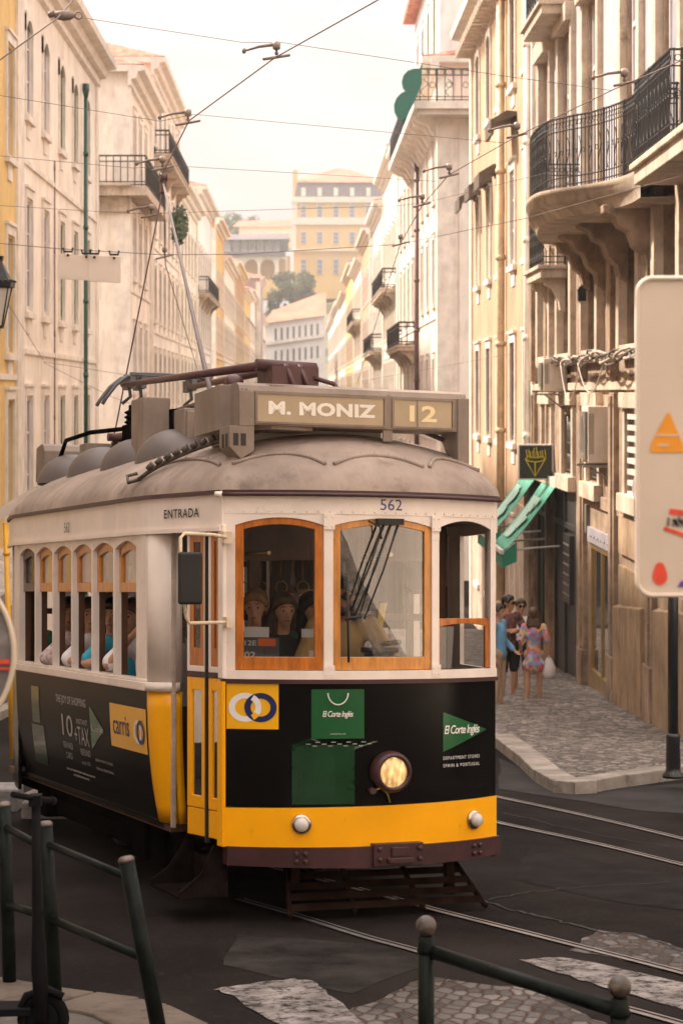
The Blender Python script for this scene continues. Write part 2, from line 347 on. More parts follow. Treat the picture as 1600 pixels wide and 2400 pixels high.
# cracks in the asphalt: thin tar-dark seams
def seam(pts, wd=.02):
    mm = M(); P = [GP(*p) for p in pts]; v = []
    rr = _r.Random(len(pts)); Q = []
    for i in range(len(P) - 1):
        for k in range(6):
            t = k / 6; q = P[i].lerp(P[i + 1], t); q.x += rr.uniform(-.02, .02); q.y += rr.uniform(-.04, .04); Q.append(q)
    for i, q in enumerate(Q):
        d = (Q[min(i + 1, len(Q) - 1)] - Q[max(0, i - 1)]); nrm = Vector((-d.y, d.x, 0)).normalized() * wd * rr.uniform(.4, 1)
        for s in (-1, 1):
            p = q + nrm * s; p.z = G(p.y) + .006; v.append(p)
    mm.add(v, [(2 * i, 2 * i + 1, 2 * i + 3, 2 * i + 2) for i in range(len(Q) - 1)])
    return tag(mm.build('road_crack', mat('tar', (.012, .011, .01), .8)), kind='structure')
seam([(1130, 2110), (1180, 2128), (1260, 2148), (1330, 2165), (1420, 2190), (1480, 2190), (1560, 2215), (1620, 2240)], .022)
seam([(1140, 2112), (1200, 2098), (1300, 2085), (1420, 2078), (1600, 2065)], .012)
seam([(1180, 1905), (1300, 1935), (1420, 1962), (1600, 1990)], .01)

# tram rails: two running bands and a groove, flush in the road
def rail(pts, label, wd=.038, groove=.032, gside=1):
    P = [GP(*p) for p in pts]; Q = []
    for i in range(len(P) - 1):
        for k in range(8):
            t = k / 8; p0 = P[max(i - 1, 0)]; p1 = P[i]; p2 = P[i + 1]; p3 = P[min(i + 2, len(P) - 1)]
            Q.append(.5 * ((2 * p1) + (p2 - p0) * t + (2 * p0 - 5 * p1 + 4 * p2 - p3) * t * t + (3 * p1 - p0 - 3 * p2 + p3) * t ** 3))
    Q.append(P[-1]); mm = M()
    bands = [(-wd, 0, .011, 0), (0, groove, .0045, 1), (groove, groove + .018, .010, 0)]
    for b0, b1, h, mi in bands:
        v = []
        for i, q in enumerate(Q):
            d = Q[min(i + 1, len(Q) - 1)] - Q[max(0, i - 1)]; nr = Vector((-d.y, d.x, 0)).normalized() * gside
            for b in (b0, b1):
                p = q + nr * b; p.z = G(p.y) + h; v.append(p)
        mm.add(v, [(2 * i, 2 * i + 1, 2 * i + 3, 2 * i + 2) for i in range(len(Q) - 1)], mi)
    return tag(mm.build('tram_rail', [steel, rail_dark]), label, 'rail', 'steel tram rails set flush in the road')
rail([(640, 2036), (823, 2082), (955, 2117), (1027, 2137), (1200, 2181), (1400, 2232), (1602, 2284), (1900, 2365)], 'bright grooved tram rail running out from under the tram front to the right')
rail([(560, 2110), (700, 2150), (851, 2197), (978, 2232), (1200, 2300), (1473, 2369), (1760, 2450)], 'tram rail emerging behind the ball-topped railing at the bottom right')
rail([(760, 1800), (1000, 1836), (1177, 1872), (1390, 1918), (1602, 1969), (1900, 2045)], 'upper tram rail of the far track crossing the asphalt below the kerb corner')
rail([(760, 1845), (1000, 1890), (1177, 1932), (1390, 1978), (1602, 2030), (1900, 2105)], 'lower of the two far tram rails right of the tram')

# ---------------------------------------------------------------- pavements
def pavement(name, outline, kerb, m=calcada, h=.12, label=None):
    """outline: ground points (x,y) already in metres; kerb: polyline of its street edge"""
    mm = M(); ys2 = sorted(set([p[1] for p in outline]))
    v = [Vector((x, y, G(y) + h)) for x, y in outline]; n = len(v)
    mm.add(v + [p - Vector((0, 0, h + .3)) for p in v], [list(range(n))] + [[i, (i + 1) % n, n + (i + 1) % n, n + i] for i in range(n)])
    tag(mm.build(name, m), label, kind='structure')
def gp2(px, py, h=.12): p = GP(px, py, h); return (p.x, p.y)
kr = [(-.5, 60), (1.55, 34)] + [gp2(*p) for p in [(1170, 1738), (1215, 1772), (1250, 1806), (1290, 1828), (1345, 1836), (1400, 1830), (1470, 1818), (1600, 1800), (1750, 1790)]]
kr[0] = (gp2(1170, 1738)[0] - 2.1, 60); kr[1] = (gp2(1170, 1738)[0] - .25, 34)
wallx = lambda y: 5.1 + SK * y
pavement('right_pavement', kr + [(16, 24.6), (16, 30), (5.8, 31), (5.8, 60)], None, label='pale stone mosaic pavement in front of the shops')
def kerb_line(pts, wd=.3, h=.13, name='kerb', inner=1, joint=1.1, label=None, mat_=None):
    mm = M(); L = []
    for i in range(len(pts) - 1):
        p = Vector((*pts[i], 0)); q = Vector((*pts[i + 1], 0)); n = max(1, round((q - p).length / joint))
        for k in range(n): L.append((p.lerp(q, k / n), p.lerp(q, (k + 1) / n)))
    for p, q in L:
        d = (q - p); ln = d.length; d.normalize(); nr = Vector((-d.y, d.x, 0)) * inner
        e = d * .006; vs = []
        for b in (p + e, q - e):
            for k in (0, 1):
                for hh in (-.2, h + random.uniform(-.004, .006)):
                    x = b + nr * (wd * k - .004); vs.append(Vector((x.x, x.y, G(x.y) + hh)))
        mm.add(vs, [(0, 1, 3, 2), (4, 6, 7, 5), (1, 5, 7, 3), (0, 4, 5, 1), (2, 3, 7, 6)])
    return tag(mm.build(name, mat_ or kerb_m, bevel=.012), label, kind='structure')
kerb_line(kr[:], .3, .135, 'right_kerb', 1)
# near left pavement under the railings
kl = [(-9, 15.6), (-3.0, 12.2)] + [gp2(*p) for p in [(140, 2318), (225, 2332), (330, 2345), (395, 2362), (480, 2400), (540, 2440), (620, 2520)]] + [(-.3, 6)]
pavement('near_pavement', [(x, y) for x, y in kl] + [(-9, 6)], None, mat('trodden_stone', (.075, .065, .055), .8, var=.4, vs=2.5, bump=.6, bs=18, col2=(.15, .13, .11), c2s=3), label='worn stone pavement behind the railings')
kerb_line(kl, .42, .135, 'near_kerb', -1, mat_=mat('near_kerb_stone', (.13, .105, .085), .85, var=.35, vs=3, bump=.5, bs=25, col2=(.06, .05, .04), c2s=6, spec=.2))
# left pavement along the street
pavement('left_pavement', [(-4.9 + SK * 20, 20), (-4.9 + SK * 60, 60), (-8, 60), (-14, 20)], None, label='pavement on the left side of the street')
kerb_line([(-4.9 + SK * 60, 60), (-4.9 + SK * 20, 20)], .25, .135, 'left_kerb', 1)
dr = M(); a = GP(1278, 1706, .124); b = GP(1352, 1699, .124)
dr.add([a, b, b + Vector((.0, .9, -.09 * .9 + .014)), a + Vector((0, .9, -.09 * .9 + .014))], [(0, 1, 2, 3)])
tag(dr.build('drain_cover', mat('cast_iron_cover', (.06, .052, .045), .6, var=.3, vs=6, bump=.5, bs=50)), kind='structure')

# ---------------------------------------------------------------- facades
def facade(mm, Wm, a0, a1, z0, z1, rects, depth=.15, mi=0, rmi=None, zf=None):
    """wall sheet with openings (a,b,z frame) and their reveals"""
    As = sorted({a0, a1, *[r[0] for r in rects], *[r[1] for r in rects]}); Zs = sorted({z0, z1, *[r[2] for r in rects], *[r[3] for r in rects]})
    for i in range(len(As) - 1):
        j = 0
        while j < len(Zs) - 1:
            am, zm = (As[i] + As[i + 1]) / 2, (Zs[j] + Zs[j + 1]) / 2
            if any(r[0] < am < r[1] and r[2] < zm < r[3] for r in rects): j += 1; continue
            mm.add([Wm(As[i], 0, Zs[j]), Wm(As[i + 1], 0, Zs[j]), Wm(As[i + 1], 0, Zs[j + 1]), Wm(As[i], 0, Zs[j + 1])], [(0, 1, 2, 3)], mi); j += 1
    for r in rects:
        depth_ = r[4] if len(r) > 4 else depth
        c = [(r[0], r[2]), (r[1], r[2]), (r[1], r[3]), (r[0], r[3])]
        for k in range(4):
            p, q = c[k], c[(k + 1) % 4]
            mm.add([Wm(p[0], 0, p[1]), Wm(q[0], 0, q[1]), Wm(q[0], -depth_, q[1]), Wm(p[0], -depth_, p[1])], [(0, 1, 2, 3)], mi if rmi is None else rmi)
_wc = {}
def window_meshes(side, wd, ht, style, depth, arch):
    key = (side, round(wd, 2), round(ht, 2), style, depth, arch)
    if key in _wc: return _wc[key]
    Wm = lambda a, b, z: Vector((SK * a - side * b, a, z))
    def bx(mm, a0, a1, b0, b1, z0, z1, mi=0):
        o = Wm(a0, b0, z0); mm.obox(o, Wm(a1, b0, z0) - o, Wm(a0, b1, z0) - o, Wm(a0, b0, z1) - o, mi)
    fr = M(); pn = M(); h = wd / 2; fm = {'sash': frame_w, 'green': frame_g, 'dark': frame_d, 'shutter': frame_w}[style]
    t = .13
    bx(fr, -h - t, -h - .002, -.02, .055, -.05, ht + .05, 0); bx(fr, h + .002, h + t, -.02, .055, -.05, ht + .05, 0)
    bx(fr, -h - t - .05, h + t + .05, -.02, .11, -.19, -.052, 0)
    if arch:
        n = 8
        for i in range(n):
            a0 = -h - t + (wd + 2 * t) * i / n; a1 = -h - t + (wd + 2 * t) * (i + 1) / n
            zf = lambda a: ht - .02 - (a / (h + t)) ** 2 * .34
            o = [(a0, zf(a0)), (a1, zf(a1)), (a1, ht + .12), (a0, ht + .12)]
            fr.prism(o, Wm(0, -.02, 0), Wm(1, 0, 0), (0, 0, 1), Wm(0, .08, 0), 0)
    else:
        bx(fr, -h - t, h + t, -.02, .057, ht + .052, ht + .26, 0)
        bx(fr, -h - t - .04, h + t + .04, -.02, .1, ht + .262, ht + .33, 0)
    bx(fr, -h * .6, h * .6, -.02, .03, -.55, -.192, 0)      # apron panel under the sill
    d0, d1 = -depth - .03, -depth + .03; e = .075
    if style == 'shutter':
        for s in (-1, 1):
            a0, a1 = (-h, -.01) if s < 0 else (.01, h)
            bx(fr, a0, a1, -.05, -.02, 0, ht, 2)
            n = int(ht / .09)
            for k in range(n): bx(fr, a0 + .05, a1 - .05, -.02, .0, .06 + k * .09, .06 + k * .09 + .05, 2)
    else:
        bx(fr, -h, -h + e, d0, d1, 0, ht, 1); bx(fr, h - e, h, d0, d1, 0, ht, 1); bx(fr, -h + e, h - e, d0, d1, 0, e * 1.4, 1); bx(fr, -h + e, h - e, d0, d1, ht - e, ht, 1)
        bx(fr, -.035, .035, d0, d1 + .004, e * 1.4, ht - e, 1)
        for q in (.36, .7): bx(fr, -h + e, h - e, d0 + .01, d1 - .006, ht * q, ht * q + .045, 1)
        o = Wm(-h, -depth - .02, 0)
        pn.add([Wm(-h, -depth - .012, 0), Wm(h, -depth - .012, 0), Wm(h, -depth - .012, ht), Wm(-h, -depth - .012, ht)], [(0, 1, 2, 3)])
    mats = [trim, fm, shutter_m]
    def me(mm, nm, ms):
        ob = mm.build(nm, ms); d = ob.data; bpy.data.objects.remove(ob); return d
    _wc[key] = (me(fr, 'window', mats), me(pn, 'pane', [pane_m]) if pn.v else None)
    return _wc[key]
def place_window(root, Wm, side, a, z0, z1, wd, style, depth, arch, label=None):
    d1, d2 = window_meshes(side, wd, z1 - z0, style, depth, arch)
    o = bpy.data.objects.new('window', d1); C.objects.link(o); o.parent = root; o.location = Wm(a, 0, z0) - ORG[root.name]
    if label: o['label'] = label
    if d2:
        p = bpy.data.objects.new('pane', d2); C.objects.link(p); p.parent = o
    return o
def cornice(mm, Wm, a0, a1, z, prof, mi=0):
    """prof: list of (b, dz)"""
    n = len(prof); v = [Wm(a0, b, z + dz) for b, dz in prof] + [Wm(a1, b, z + dz) for b, dz in prof]
    mm.add(v, [list(range(n)), list(range(n, 2 * n))[::-1]] + [[i, (i + 1) % n, n + (i + 1) % n, n + i] for i in range(n)], mi)
CPROF = [(0.0, -.65), (.12, -.6), (.12, -.38), (.30, -.34), (.36, -.1), (.62, -.06), (.66, .12), (.0, .16)]
def building(name, label, side, c, ya, yb, zt, rows, cols, wall, group='old buildings lining the street', style='sash', depth=None, roof=True, roofh=1.7, corn=trim, back=11, quoin=trim, chim=0, band=True, zcorn=CPROF, extra=None):
    Wm = Wf(side, c); zb = min(G(ya), G(yb)) - .4
    if depth is None: depth = round(max(.015, .35 * 1.15 * abs(c) / ya), 2)
    root = thing(name, Wm(ya, 0, G(ya)), label, 'building', group)
    mm = M(); rects = []
    for r in rows:
        w_ = r.get('w', 1.15)
        for a in cols:
            if ya + w_ < a < yb - w_ * .6: rects.append((a - w_ / 2, a + w_ / 2, r['z'][0], r['z'][1]))
    facade(mm, Wm, ya, yb, zb, zt, rects, depth + .04)
    for a in (ya, yb): mm.add([Wm(a, 0, zb), Wm(a, -back, zb), Wm(a, -back, zt), Wm(a, 0, zt)], [(0, 1, 2, 3)])
    mm.add([Wm(ya, -back, zb), Wm(yb, -back, zb), Wm(yb, -back, zt), Wm(ya, -back, zt)], [(0, 1, 2, 3)])
    mm.add([Wm(ya, -.35, zb), Wm(yb, -.35, zb), Wm(yb, -.35, zt), Wm(ya, -.35, zt)], [(0, 1, 2, 3)])
    mm.add([Wm(ya, 0, zt), Wm(yb, 0, zt), Wm(yb, -back, zt), Wm(ya, -back, zt)], [(0, 1, 2, 3)])
    mm.build('wall', wall, root)
    t = M()
    if quoin:
        for a0, a1 in ((ya - .06, ya + .55), (yb - .55, yb - .003)):
            o = Wm(a0, -.55 if a0 < ya else -.02, zb); t.obox(o, Wm(a1, 0, 0) - Wm(a0, 0, 0), Wm(0, .62 if a0 < ya else .09, 0) - Wm(0, 0, 0), (0, 0, zt - .62 - zb))
    if band:
        for r in rows[:-1] if isinstance(band, bool) else band:
            z = (r['z'][0] - .62) if isinstance(r, dict) else r
            o = Wm(ya + .56, -.02, z); t.obox(o, Wm(yb - .56, 0, 0) - Wm(ya + .56, 0, 0), Wm(0, .07, 0) - Wm(0, 0, 0), (0, 0, .12))
    if t.v: t.build('stone_quoin', quoin or trim, root)
    k = M(); cornice(k, Wm, ya - .3, yb, zt, zcorn)
    # return of the cornice along the end wall facing down the street
    k.obox(Wm(ya - .35, 0, zt - .1), Wm(0, -back, 0) - Wm(0, 0, 0), Wm(.35, 0, 0) - Wm(0, 0, 0), (0, 0, .24)); k.build('cornice', corn, root)
    if roof:
        q = M(); n = 1
        v = [Wm(ya - .3, .6, zt + .17), Wm(yb, .6, zt + .17), Wm(yb, -back / 2, zt + roofh), Wm(ya + roofh, -back / 2, zt + roofh), Wm(ya - .3, -back, zt + .17), Wm(yb, -back, zt + .17)]
        q.add(v, [(0, 1, 2, 3), (3, 2, 5, 4), (0, 3, 4), (0, 4, 5, 1), (1, 5, 2)])
        ro = q.build('roof', tile, root)
        if chim:
            rr = _r.Random(int(ya))
            for i in range(chim):
                ch = M(); a = ya + 2 + (yb - ya - 3) * (i + .5) / chim; o = Wm(a, -3, zt + .3); ch.obox(o, Wm(1.0, 0, 0) - Wm(0, 0, 0), Wm(0, -.7, 0) - Wm(0, 0, 0), (0, 0, 2.2)); ch.obox(o + Vector((0, -.08, 2.2)), (0, 1.16, 0), (.8 * side, 0, 0), (0, 0, .15))
                ch.build('chimney', wall, ro)
    for r in rows:
        w_ = r.get('w', 1.15)
        for a in cols:
            if ya + w_ < a < yb - w_ * .6:
                place_window(root, Wm, side, a, r['z'][0], r['z'][1], w_, r.get('style', style), depth, r.get('arch', False))
    return root, Wm
def railing_mesh(path, h, m_, bar=.11, ornate=True, r=.011):
    """wrought-iron railing along a horizontal polyline; returns M"""
    mm = M(); P = [Vector(p) for p in path]
    up = Vector((0, 0, 1))
    for z in (.06, .17, h * .80, h - .02): mm.tube([p + up * z for p in P], r * (1.6 if z > h - .1 else 1.1), 6, sm=False)
    L = [0]
    for i in range(len(P) - 1): L.append(L[-1] + (P[i + 1] - P[i]).length)
    def at(s):
        for i in range(len(P) - 1):
            if s <= L[i + 1] or i == len(P) - 2:
                t = (s - L[i]) / max(1e-6, L[i + 1] - L[i]); return P[i].lerp(P[i + 1], min(1, max(0, t))), (P[i + 1] - P[i]).normalized()
    n = max(2, int(L[-1] / bar))
    for i in range(n + 1):
        p, d = at(L[-1] * i / n); big = (i % 9 == 0)
        mm.tube([p + up * .0, p + up * h], r * (2.0 if big else 1.0), 5, sm=False)
        if big: mm.lathe([(.0, 0), (r * 2.4, -.02), (r * 2.8, -.05), (r * 1.6, -.08), (0, -.10)][::-1], p + up * .02, n=8)
        if ornate and i < n:
            s = L[-1] * (i + .5) / n; q, d = at(s)
            for zc, rr_ in ((h * .89, bar * .42), (.5 * h, bar * .36)):
                if zc > h * .6 or i % 2: mm.tube([q + up * zc + d * rr_ * cos(t) + up * rr_ * sin(t) for t in [2 * pi * k / 8 for k in range(8)]], r * .7, 4, sm=False, closed=True, cap=False)
            if i % 3 == 1:
                mm.tube([q + d * bar * .4 * sin(t * 2.2) + up * (.2 + t * h * .17) for t in [k * .3 for k in range(11)]], r * .8, 4, sm=False)
    return mm
def balcony(root, Wm, a0, a1, z, p, h=1.05, slab=.24, m_=stone, brackets=4, bar=.12, ornate=True, near_open=False, r=.013):
    b = M(); o = Wm(a0, 0, z - slab); b.obox(o, Wm(a1, 0, 0) - Wm(a0, 0, 0), Wm(0, p, 0) - Wm(0, 0, 0), (0, 0, slab))
    o = Wm(a0 - .06, 0, z - .07); b.obox(o, Wm(a1 + .06, 0, 0) - Wm(a0 - .06, 0, 0), Wm(0, p + .06, 0) - Wm(0, 0, 0), (0, 0, .075))
    for i in range(brackets):
        a = a0 + .2 + (a1 - a0 - .6) * i / max(1, brackets - 1)
        pr = [(0, 0), (p * .8, 0), (p * .8, -.12), (p * .5, -.2), (p * .25, -.45), (.1, -.62), (0, -.66)]
        b.prism(pr, Wm(a, 0, z - slab), Wm(0, 1, 0) - Wm(0, 0, 0), (0, 0, 1), Wm(.22, 0, 0) - Wm(0, 0, 0))
    bo = b.build('balcony', m_, root, bevel=.01)
    pts = [Wm(a0 + .05, .03, z), Wm(a0 + .05, p - .06, z), Wm(a1 - .05, p - .06, z), Wm(a1 - .05, .03, z)]
    railing_mesh(pts, h, iron, bar, ornate, r).build('railing', iron, bo)
    return bo
def pipe_part(root, Wm, a, z0, z1, r, m_, b=.14, name='drainpipe', head=True):
    mm = M(); mm.tube([Wm(a, b, z0), Wm(a, b, z1)], r, 12)
    z = z0 + 1.0
    while z < z1: mm.lathe([(r * 1.28, 0), (r * 1.28, .12)], Wm(a, b, z), n=12); z += 2.15
    if head: mm.lathe([(r, 0), (r * 1.7, .2), (r * 1.8, .4), (0, .4)], Wm(a, b, z1), n=12)
    return mm.build(name, m_, root)
# ---------------------------------------------------------------- left row
def cols_between(a0, a1, pitch, off=.5):
    n = max(1, round((a1 - a0) / pitch)); p = (a1 - a0) / n; return [a0 + p * (i + off) for i in range(n)]
# yellow corner block, cut by the frame; unseen near end extended to shade the street
rt, Wy = building('yellow_building', 'yellow building with pale tall windows at the left edge of the photo', -1, -6.4, 27, 48.4, 9.6,
    [dict(z=(-3.0, -.2)), dict(z=(.9, 3.4)), dict(z=(5.2, 7.6))], [30, 33.4, 36.8, 40.2, 43.6, 46.9], yellow_w, chim=0)
rt, Wc = building('cream_building', 'cream building with arched top windows and a dark green drainpipe down its front', -1, -6.4, 48.4, 67, 10.2,
    [dict(z=(-3.0, -.12), w=1.1), dict(z=(1.93, 4.5), w=1.15), dict(z=(6.5, 8.7), w=1.15, arch=True)], [], cream_w, quoin=trim, band=[5.3, .9])
# its windows: two white ones, then three green ones
_wallobj = [o for o in rt.children if o.name.startswith('wall')][0]
bpy.data.objects.remove(_wallobj)
mm = M(); rects = []
CW = [(50.1, 'sash'), (53.4, 'sash'), (57.0, 'green'), (60.4, 'green'), (63.8, 'green')]
for a, st in CW:
    for z0, z1 in ((-3.0, -.12), (1.93, 4.5), (6.5, 8.75)): rects.append((a - .56, a + .56, z0, z1))
facade(mm, Wc, 48.4, 67, -8.5, 10.2, rects, .1)
for a in (48.4, 67): mm.add([Wc(a, 0, -8.5), Wc(a, -11, -8.5), Wc(a, -11, 10.2), Wc(a, 0, 10.2)], [(0, 1, 2, 3)])
mm.add([Wc(48.4, 0, 10.2), Wc(67, 0, 10.2), Wc(67, -11, 10.2), Wc(48.4, -11, 10.2)], [(0, 1, 2, 3)])
mm.add([Wc(48.4, -.35, -8.5), Wc(67, -.35, -8.5), Wc(67, -.35, 10.2), Wc(48.4, -.35, 10.2)], [(0, 1, 2, 3)])
mm.build('wall', cream_w, rt)
for i, (a, st) in enumerate(CW):
    for z0, z1, ar in ((-3.0, -.12, False), (1.93, 4.5, False), (6.5, 8.75, True)):
        place_window(rt, Wc, -1, a, z0, z1, 1.12, st, .06, ar)
pipe_part(rt, Wc, 62.2, -7, 8.6, .062, pipe_g)
pipe_part(rt, Wc, 55.2, -6, 6.0, .018, pipe_b, b=.04, name='cable_conduit', head=False)
# fascia awning of a shop below
aw = M(); aw.prism([(0, 0), (1.3, -.45), (1.3, -.62), (1.2, -.62), (0, -.12)], Wy(38, 0, -3.35), Wy(0, 1, 0) - Wy(0, 0, 0), (0, 0, 1), Wy(10.2, 0, 0) - Wy(0, 0, 0))
aw.build('shop_canopy', mat('canopy_grey', (.42, .37, .33), .7, var=.3, vs=1, streak=.5), [o for o in C.objects if o.name == 'yellow_building'][0])

rt, Wb = building('balcony_house', 'pale house with a corner iron balcony just past the cream building', -1, -6.4, 79.3, 91, 12.0,
    [dict(z=(-4.2, -1.6)), dict(z=(.1, 2.5)), dict(z=(4.4, 6.8)), dict(z=(8.0, 10.6))], [82, 84.9, 87.8], cream_w, chim=1)
b = M(); b.obox(Wb(78.5, 0, 7.25), Wb(0, -6, 0) - Wb(0, 0, 0), Wb(.8, 0, 0) - Wb(0, 0, 0), (0, 0, .35)); b.obox(Wb(78.5, 0, 7.25), Wb(12, 0, 0) - Wb(0, 0, 0), Wb(0, .75, 0) - Wb(0, 0, 0), (0, 0, .35))
b.obox(Wb(78.3, .18, 7.6), Wb(0, -6, 0) - Wb(0, 0, 0), Wb(.2, 0, 0) - Wb(0, 0, 0), (0, 0, .1))
b.obox(Wb(79.0, .0, 6.7), Wb(0, -6, 0) - Wb(0, 0, 0), Wb(.28, 0, 0) - Wb(0, 0, 0), (0, 0, .55))
bo = b.build('balcony', stone, rt, bevel=.02)
railing_mesh([Wb(78.6, -6, 7.6), Wb(78.6, .68, 7.6), Wb(90, .68, 7.6)], 1.15, iron, .26, False, .02).build('railing', iron, bo)
pl = M(); rr = _r.Random(4)
pc0 = U(420, 528, 100)
for i in range(420):
    dv = Vector((rr.gauss(0, 1), rr.gauss(0, 1), rr.gauss(0, 1))).normalized() * rr.random() ** .4; p = pc0 + Vector((dv.x * .4, dv.y * 1.6, dv.z * 1.0 + .3 * dv.y)); s = .12
    u = Vector((rr.gauss(0, 1), rr.gauss(0, 1), rr.gauss(0, 1))).normalized() * s; v_ = u.orthogonal().normalized() * s * .6
    pl.add([p - u, p + v_, p + u, p - v_], [(0, 1, 2, 3)])
tag(pl.build('balcony_plant', mat('plant_green', (.05, .08, .025), .6, var=.4, vs=2)), 'dark bushy plant hanging over the balcony on the left facades', 'plant')

LB = [  # ya, yb, top, wall, style
 (91.4, 112, 14.2, cream2, 'dark'), (112.5, 131, 10.9, cream_w, 'green'), (131.5, 152, 12.6, white_w, 'dark'), (159, 176, 12.9, yellow_w, 'sash'),
 (176.5, 206, 11.2, cream2, 'dark'), (206.5, 240, 12.6, ochre, 'green'), (240.5, 268, 11.6, yellow_w, 'dark'), (268.5, 318, 12.9, cream2, 'sash'), (318.5, 385, 12.2, cream_w, 'dark')]
desc = ['tall pale house with a set-back top floor beyond the corner balcony', 'cream house with green window frames, second beyond the corner balcony', 'off-white house with dark windows in the middle of the left row',
 'house with a bright yellow upper end wall in the left row', 'pale house just past the bright yellow end wall', 'ochre house with an orange roof edge in the far left row', 'narrow yellow house far down the left row',
 'long pale house near the far end of the left row', 'last cream house at the far end of the left row']
for (ya, yb, zt, wl, st), ds in zip(LB, desc):
    nrow = [dict(z=(-4.4, -2.0)), dict(z=(-.6, 1.7)), dict(z=(3.2, 5.5)), dict(z=(6.9, 9.1), arch=(int(ya) % 2 == 0))] + ([dict(z=(10.9, 12.9))] if zt > 13.5 else [])
    building('street_house', ds, -1, -6.4, ya, yb, zt, nrow, cols_between(ya + .6, yb - .6, 3.3), wl, style=st, chim=2, roofh=1.9)
rt, Wg = building('grey_gable_house', 'tall grey house with a blank side wall standing forward in the far left row', -1, -5.75, 300, 322, 16.2, [], [], grey_w, band=False, roofh=1.5)
bl = M(); 
for i in range(8): bl.obox(Wf(-1, -6.4)(133 + i * 2.2, 0, 0) + Vector((0, 0, 0)), (0, .1, 0), (0, 0, .1), (.1, 0, 0))
# slim iron balconies on some of the far-left houses
for nm, ya, yb, z in (('street_house', 93, 110, 10.4), ('street_house.002', 133, 150, 6.2)):
    ro = bpy.data.objects[nm]; balcony(ro, Wf(-1, -6.4), ya, yb, z, .7, brackets=5, bar=.5, ornate=False, r=.025)

# ---------------------------------------------------------------- right row
# stone building with the wrought-iron balconies (nearest on the right)
c_r = 5.1; Ws = Wf(1, c_r)
rs = thing('stone_building', Ws(30, 0, G(30)), 'grimy limestone building with ornate black iron balconies, nearest on the right', 'building', 'old buildings lining the street')
BAYS = [(29.2, 1.7), (32.6, 1.6), (37.05, 1.75), (40.6, 1.8), (44.0, 1.8)]
mm = M(); rects = []; Y0, Y1 = 27.0, 46.6
for a, wd in BAYS:
    h = wd / 2
    rects += [(a - h, a + h, .75, 2.75), (a - h * .9, a + h * .9, 3.2, 6.85, .12), (a - h * .8, a + h * .8, -1.55, -.42 if a > 38 else -.35), (a - h * .9, a + h * .9, 8.0, 11.0, .12)]
# shop openings of the ground floor
rects += [(35.0, 37.6, -5.15, -2.65, .06), (39.6, 43.0, -5.75, -1.9, .05), (44.1, 46.0, -5.9, -1.95, .05)]
facade(mm, Ws, Y0, Y1, -6.8, 12.5, rects, .34)
mm.add([Ws(Y0, 0, -6.8), Ws(Y0, -12, -6.8), Ws(Y0, -12, 12.5), Ws(Y0, 0, 12.5)], [(0, 1, 2, 3)])
mm.add([Ws(Y1, 0, -6.8), Ws(Y1, -12, -6.8), Ws(Y1, -12, 12.5), Ws(Y1, 0, 12.5)], [(0, 1, 2, 3)])
mm.add([Ws(Y0, -12, 12.5), Ws(Y0, 0, 12.5), Ws(Y1, 0, 12.5), Ws(Y1, -12, 12.5)], [(0, 1, 2, 3)])
mm.add([Ws(Y0, -.9, -6.8), Ws(Y1, -.9, -6.8), Ws(Y1, -.9, 12.5), Ws(Y0, -.9, 12.5)], [(0, 1, 2, 3)])
mm.build('wall', stone2, rs)
def bxw(mm, Wm, a0, a1, b0, b1, z0, z1, mi=0):
    o = Wm(a0, b0, z0); mm.obox(o, Wm(a1, b0, z0) - o, Wm(a0, b1, z0) - o, Wm(a0, b0, z1) - o, mi)
# pale tiled wall panels on the balcony floor
pt = M(); ed = [Y0] + [v for a, wd in BAYS for v in (a - wd / 2 - .3, a + wd / 2 + .3)] + [Y1 - .5]
for i in range(0, len(ed), 2):
    if ed[i + 1] > ed[i]: bxw(pt, Ws, ed[i], ed[i + 1], -.01, .02, 3.3, 12.2)
pt.build('tiled_panel', bluetile, rs)
sm_ = M()
for a, wd in BAYS:
    h = wd / 2
    for s in (-1, 1):
        bxw(sm_, Ws, a + s * (h + .15) - .14, a + s * (h + .15) + .14, -.02, .14, .55, 2.9)
        bxw(sm_, Ws, a + s * (h + .12) - .12, a + s * (h + .12) + .12, -.02, .12, 3.2, 7.1)
        bxw(sm_, Ws, a + s * (h * .8 + .13) - .11, a + s * (h * .8 + .13) + .11, -.02, .07, -1.7, -.25)
        bxw(sm_, Ws, a + s * (h + .12) - .12, a + s * (h + .12) + .12, -.02, .10, 8.0, 11.2)
    bxw(sm_, Ws, a - h - .3, a + h + .3, -.02, .13, .52, .74); bxw(sm_, Ws, a - h - .2, a + h + .2, -.02, .22, 6.9, 7.25)
    bxw(sm_, Ws, a - h - .1, a + h + .1, -.02, .16, -1.85, -1.57); bxw(sm_, Ws, a - h - .1, a + h + .1, -.02, .13, -.24, .0)
    # framed blind panel
    for (a0, a1, z0, z1) in ((a - .5, a + .5, .28, .34), (a - .5, a + .5, .1, .14)): bxw(sm_, Ws, a0, a1, -.02, .06, z0, z1)
bxw(sm_, Ws, Y0, Y1, -.02, .07, .04, .18)
sm_.build('window_surround', stone, rs, bevel=.012)
pi_ = M()
for a in (30.85, 34.55, 38.3, 43.55, 46.28):
    bxw(pi_, Ws, a - .26, a + .26, -.02, .085, -6.6, .0); bxw(pi_, Ws, a - .22, a + .22, -.02, .14, .24, 2.9); bxw(pi_, Ws, a - .31, a + .31, -.02, .13, -6.6, G(a) + .95)
    bxw(pi_, Ws, a - .12, a + .12, -.02, .12, G(a) + .951, -.05)
for a0, a1 in ((31.2, 34.2), (34.9, 38.0)): bxw(pi_, Ws, a0, a1, -.02, .05, -1.98, -1.76)
pi_.build_each('pilaster', stone2, rs, bevel=.015)
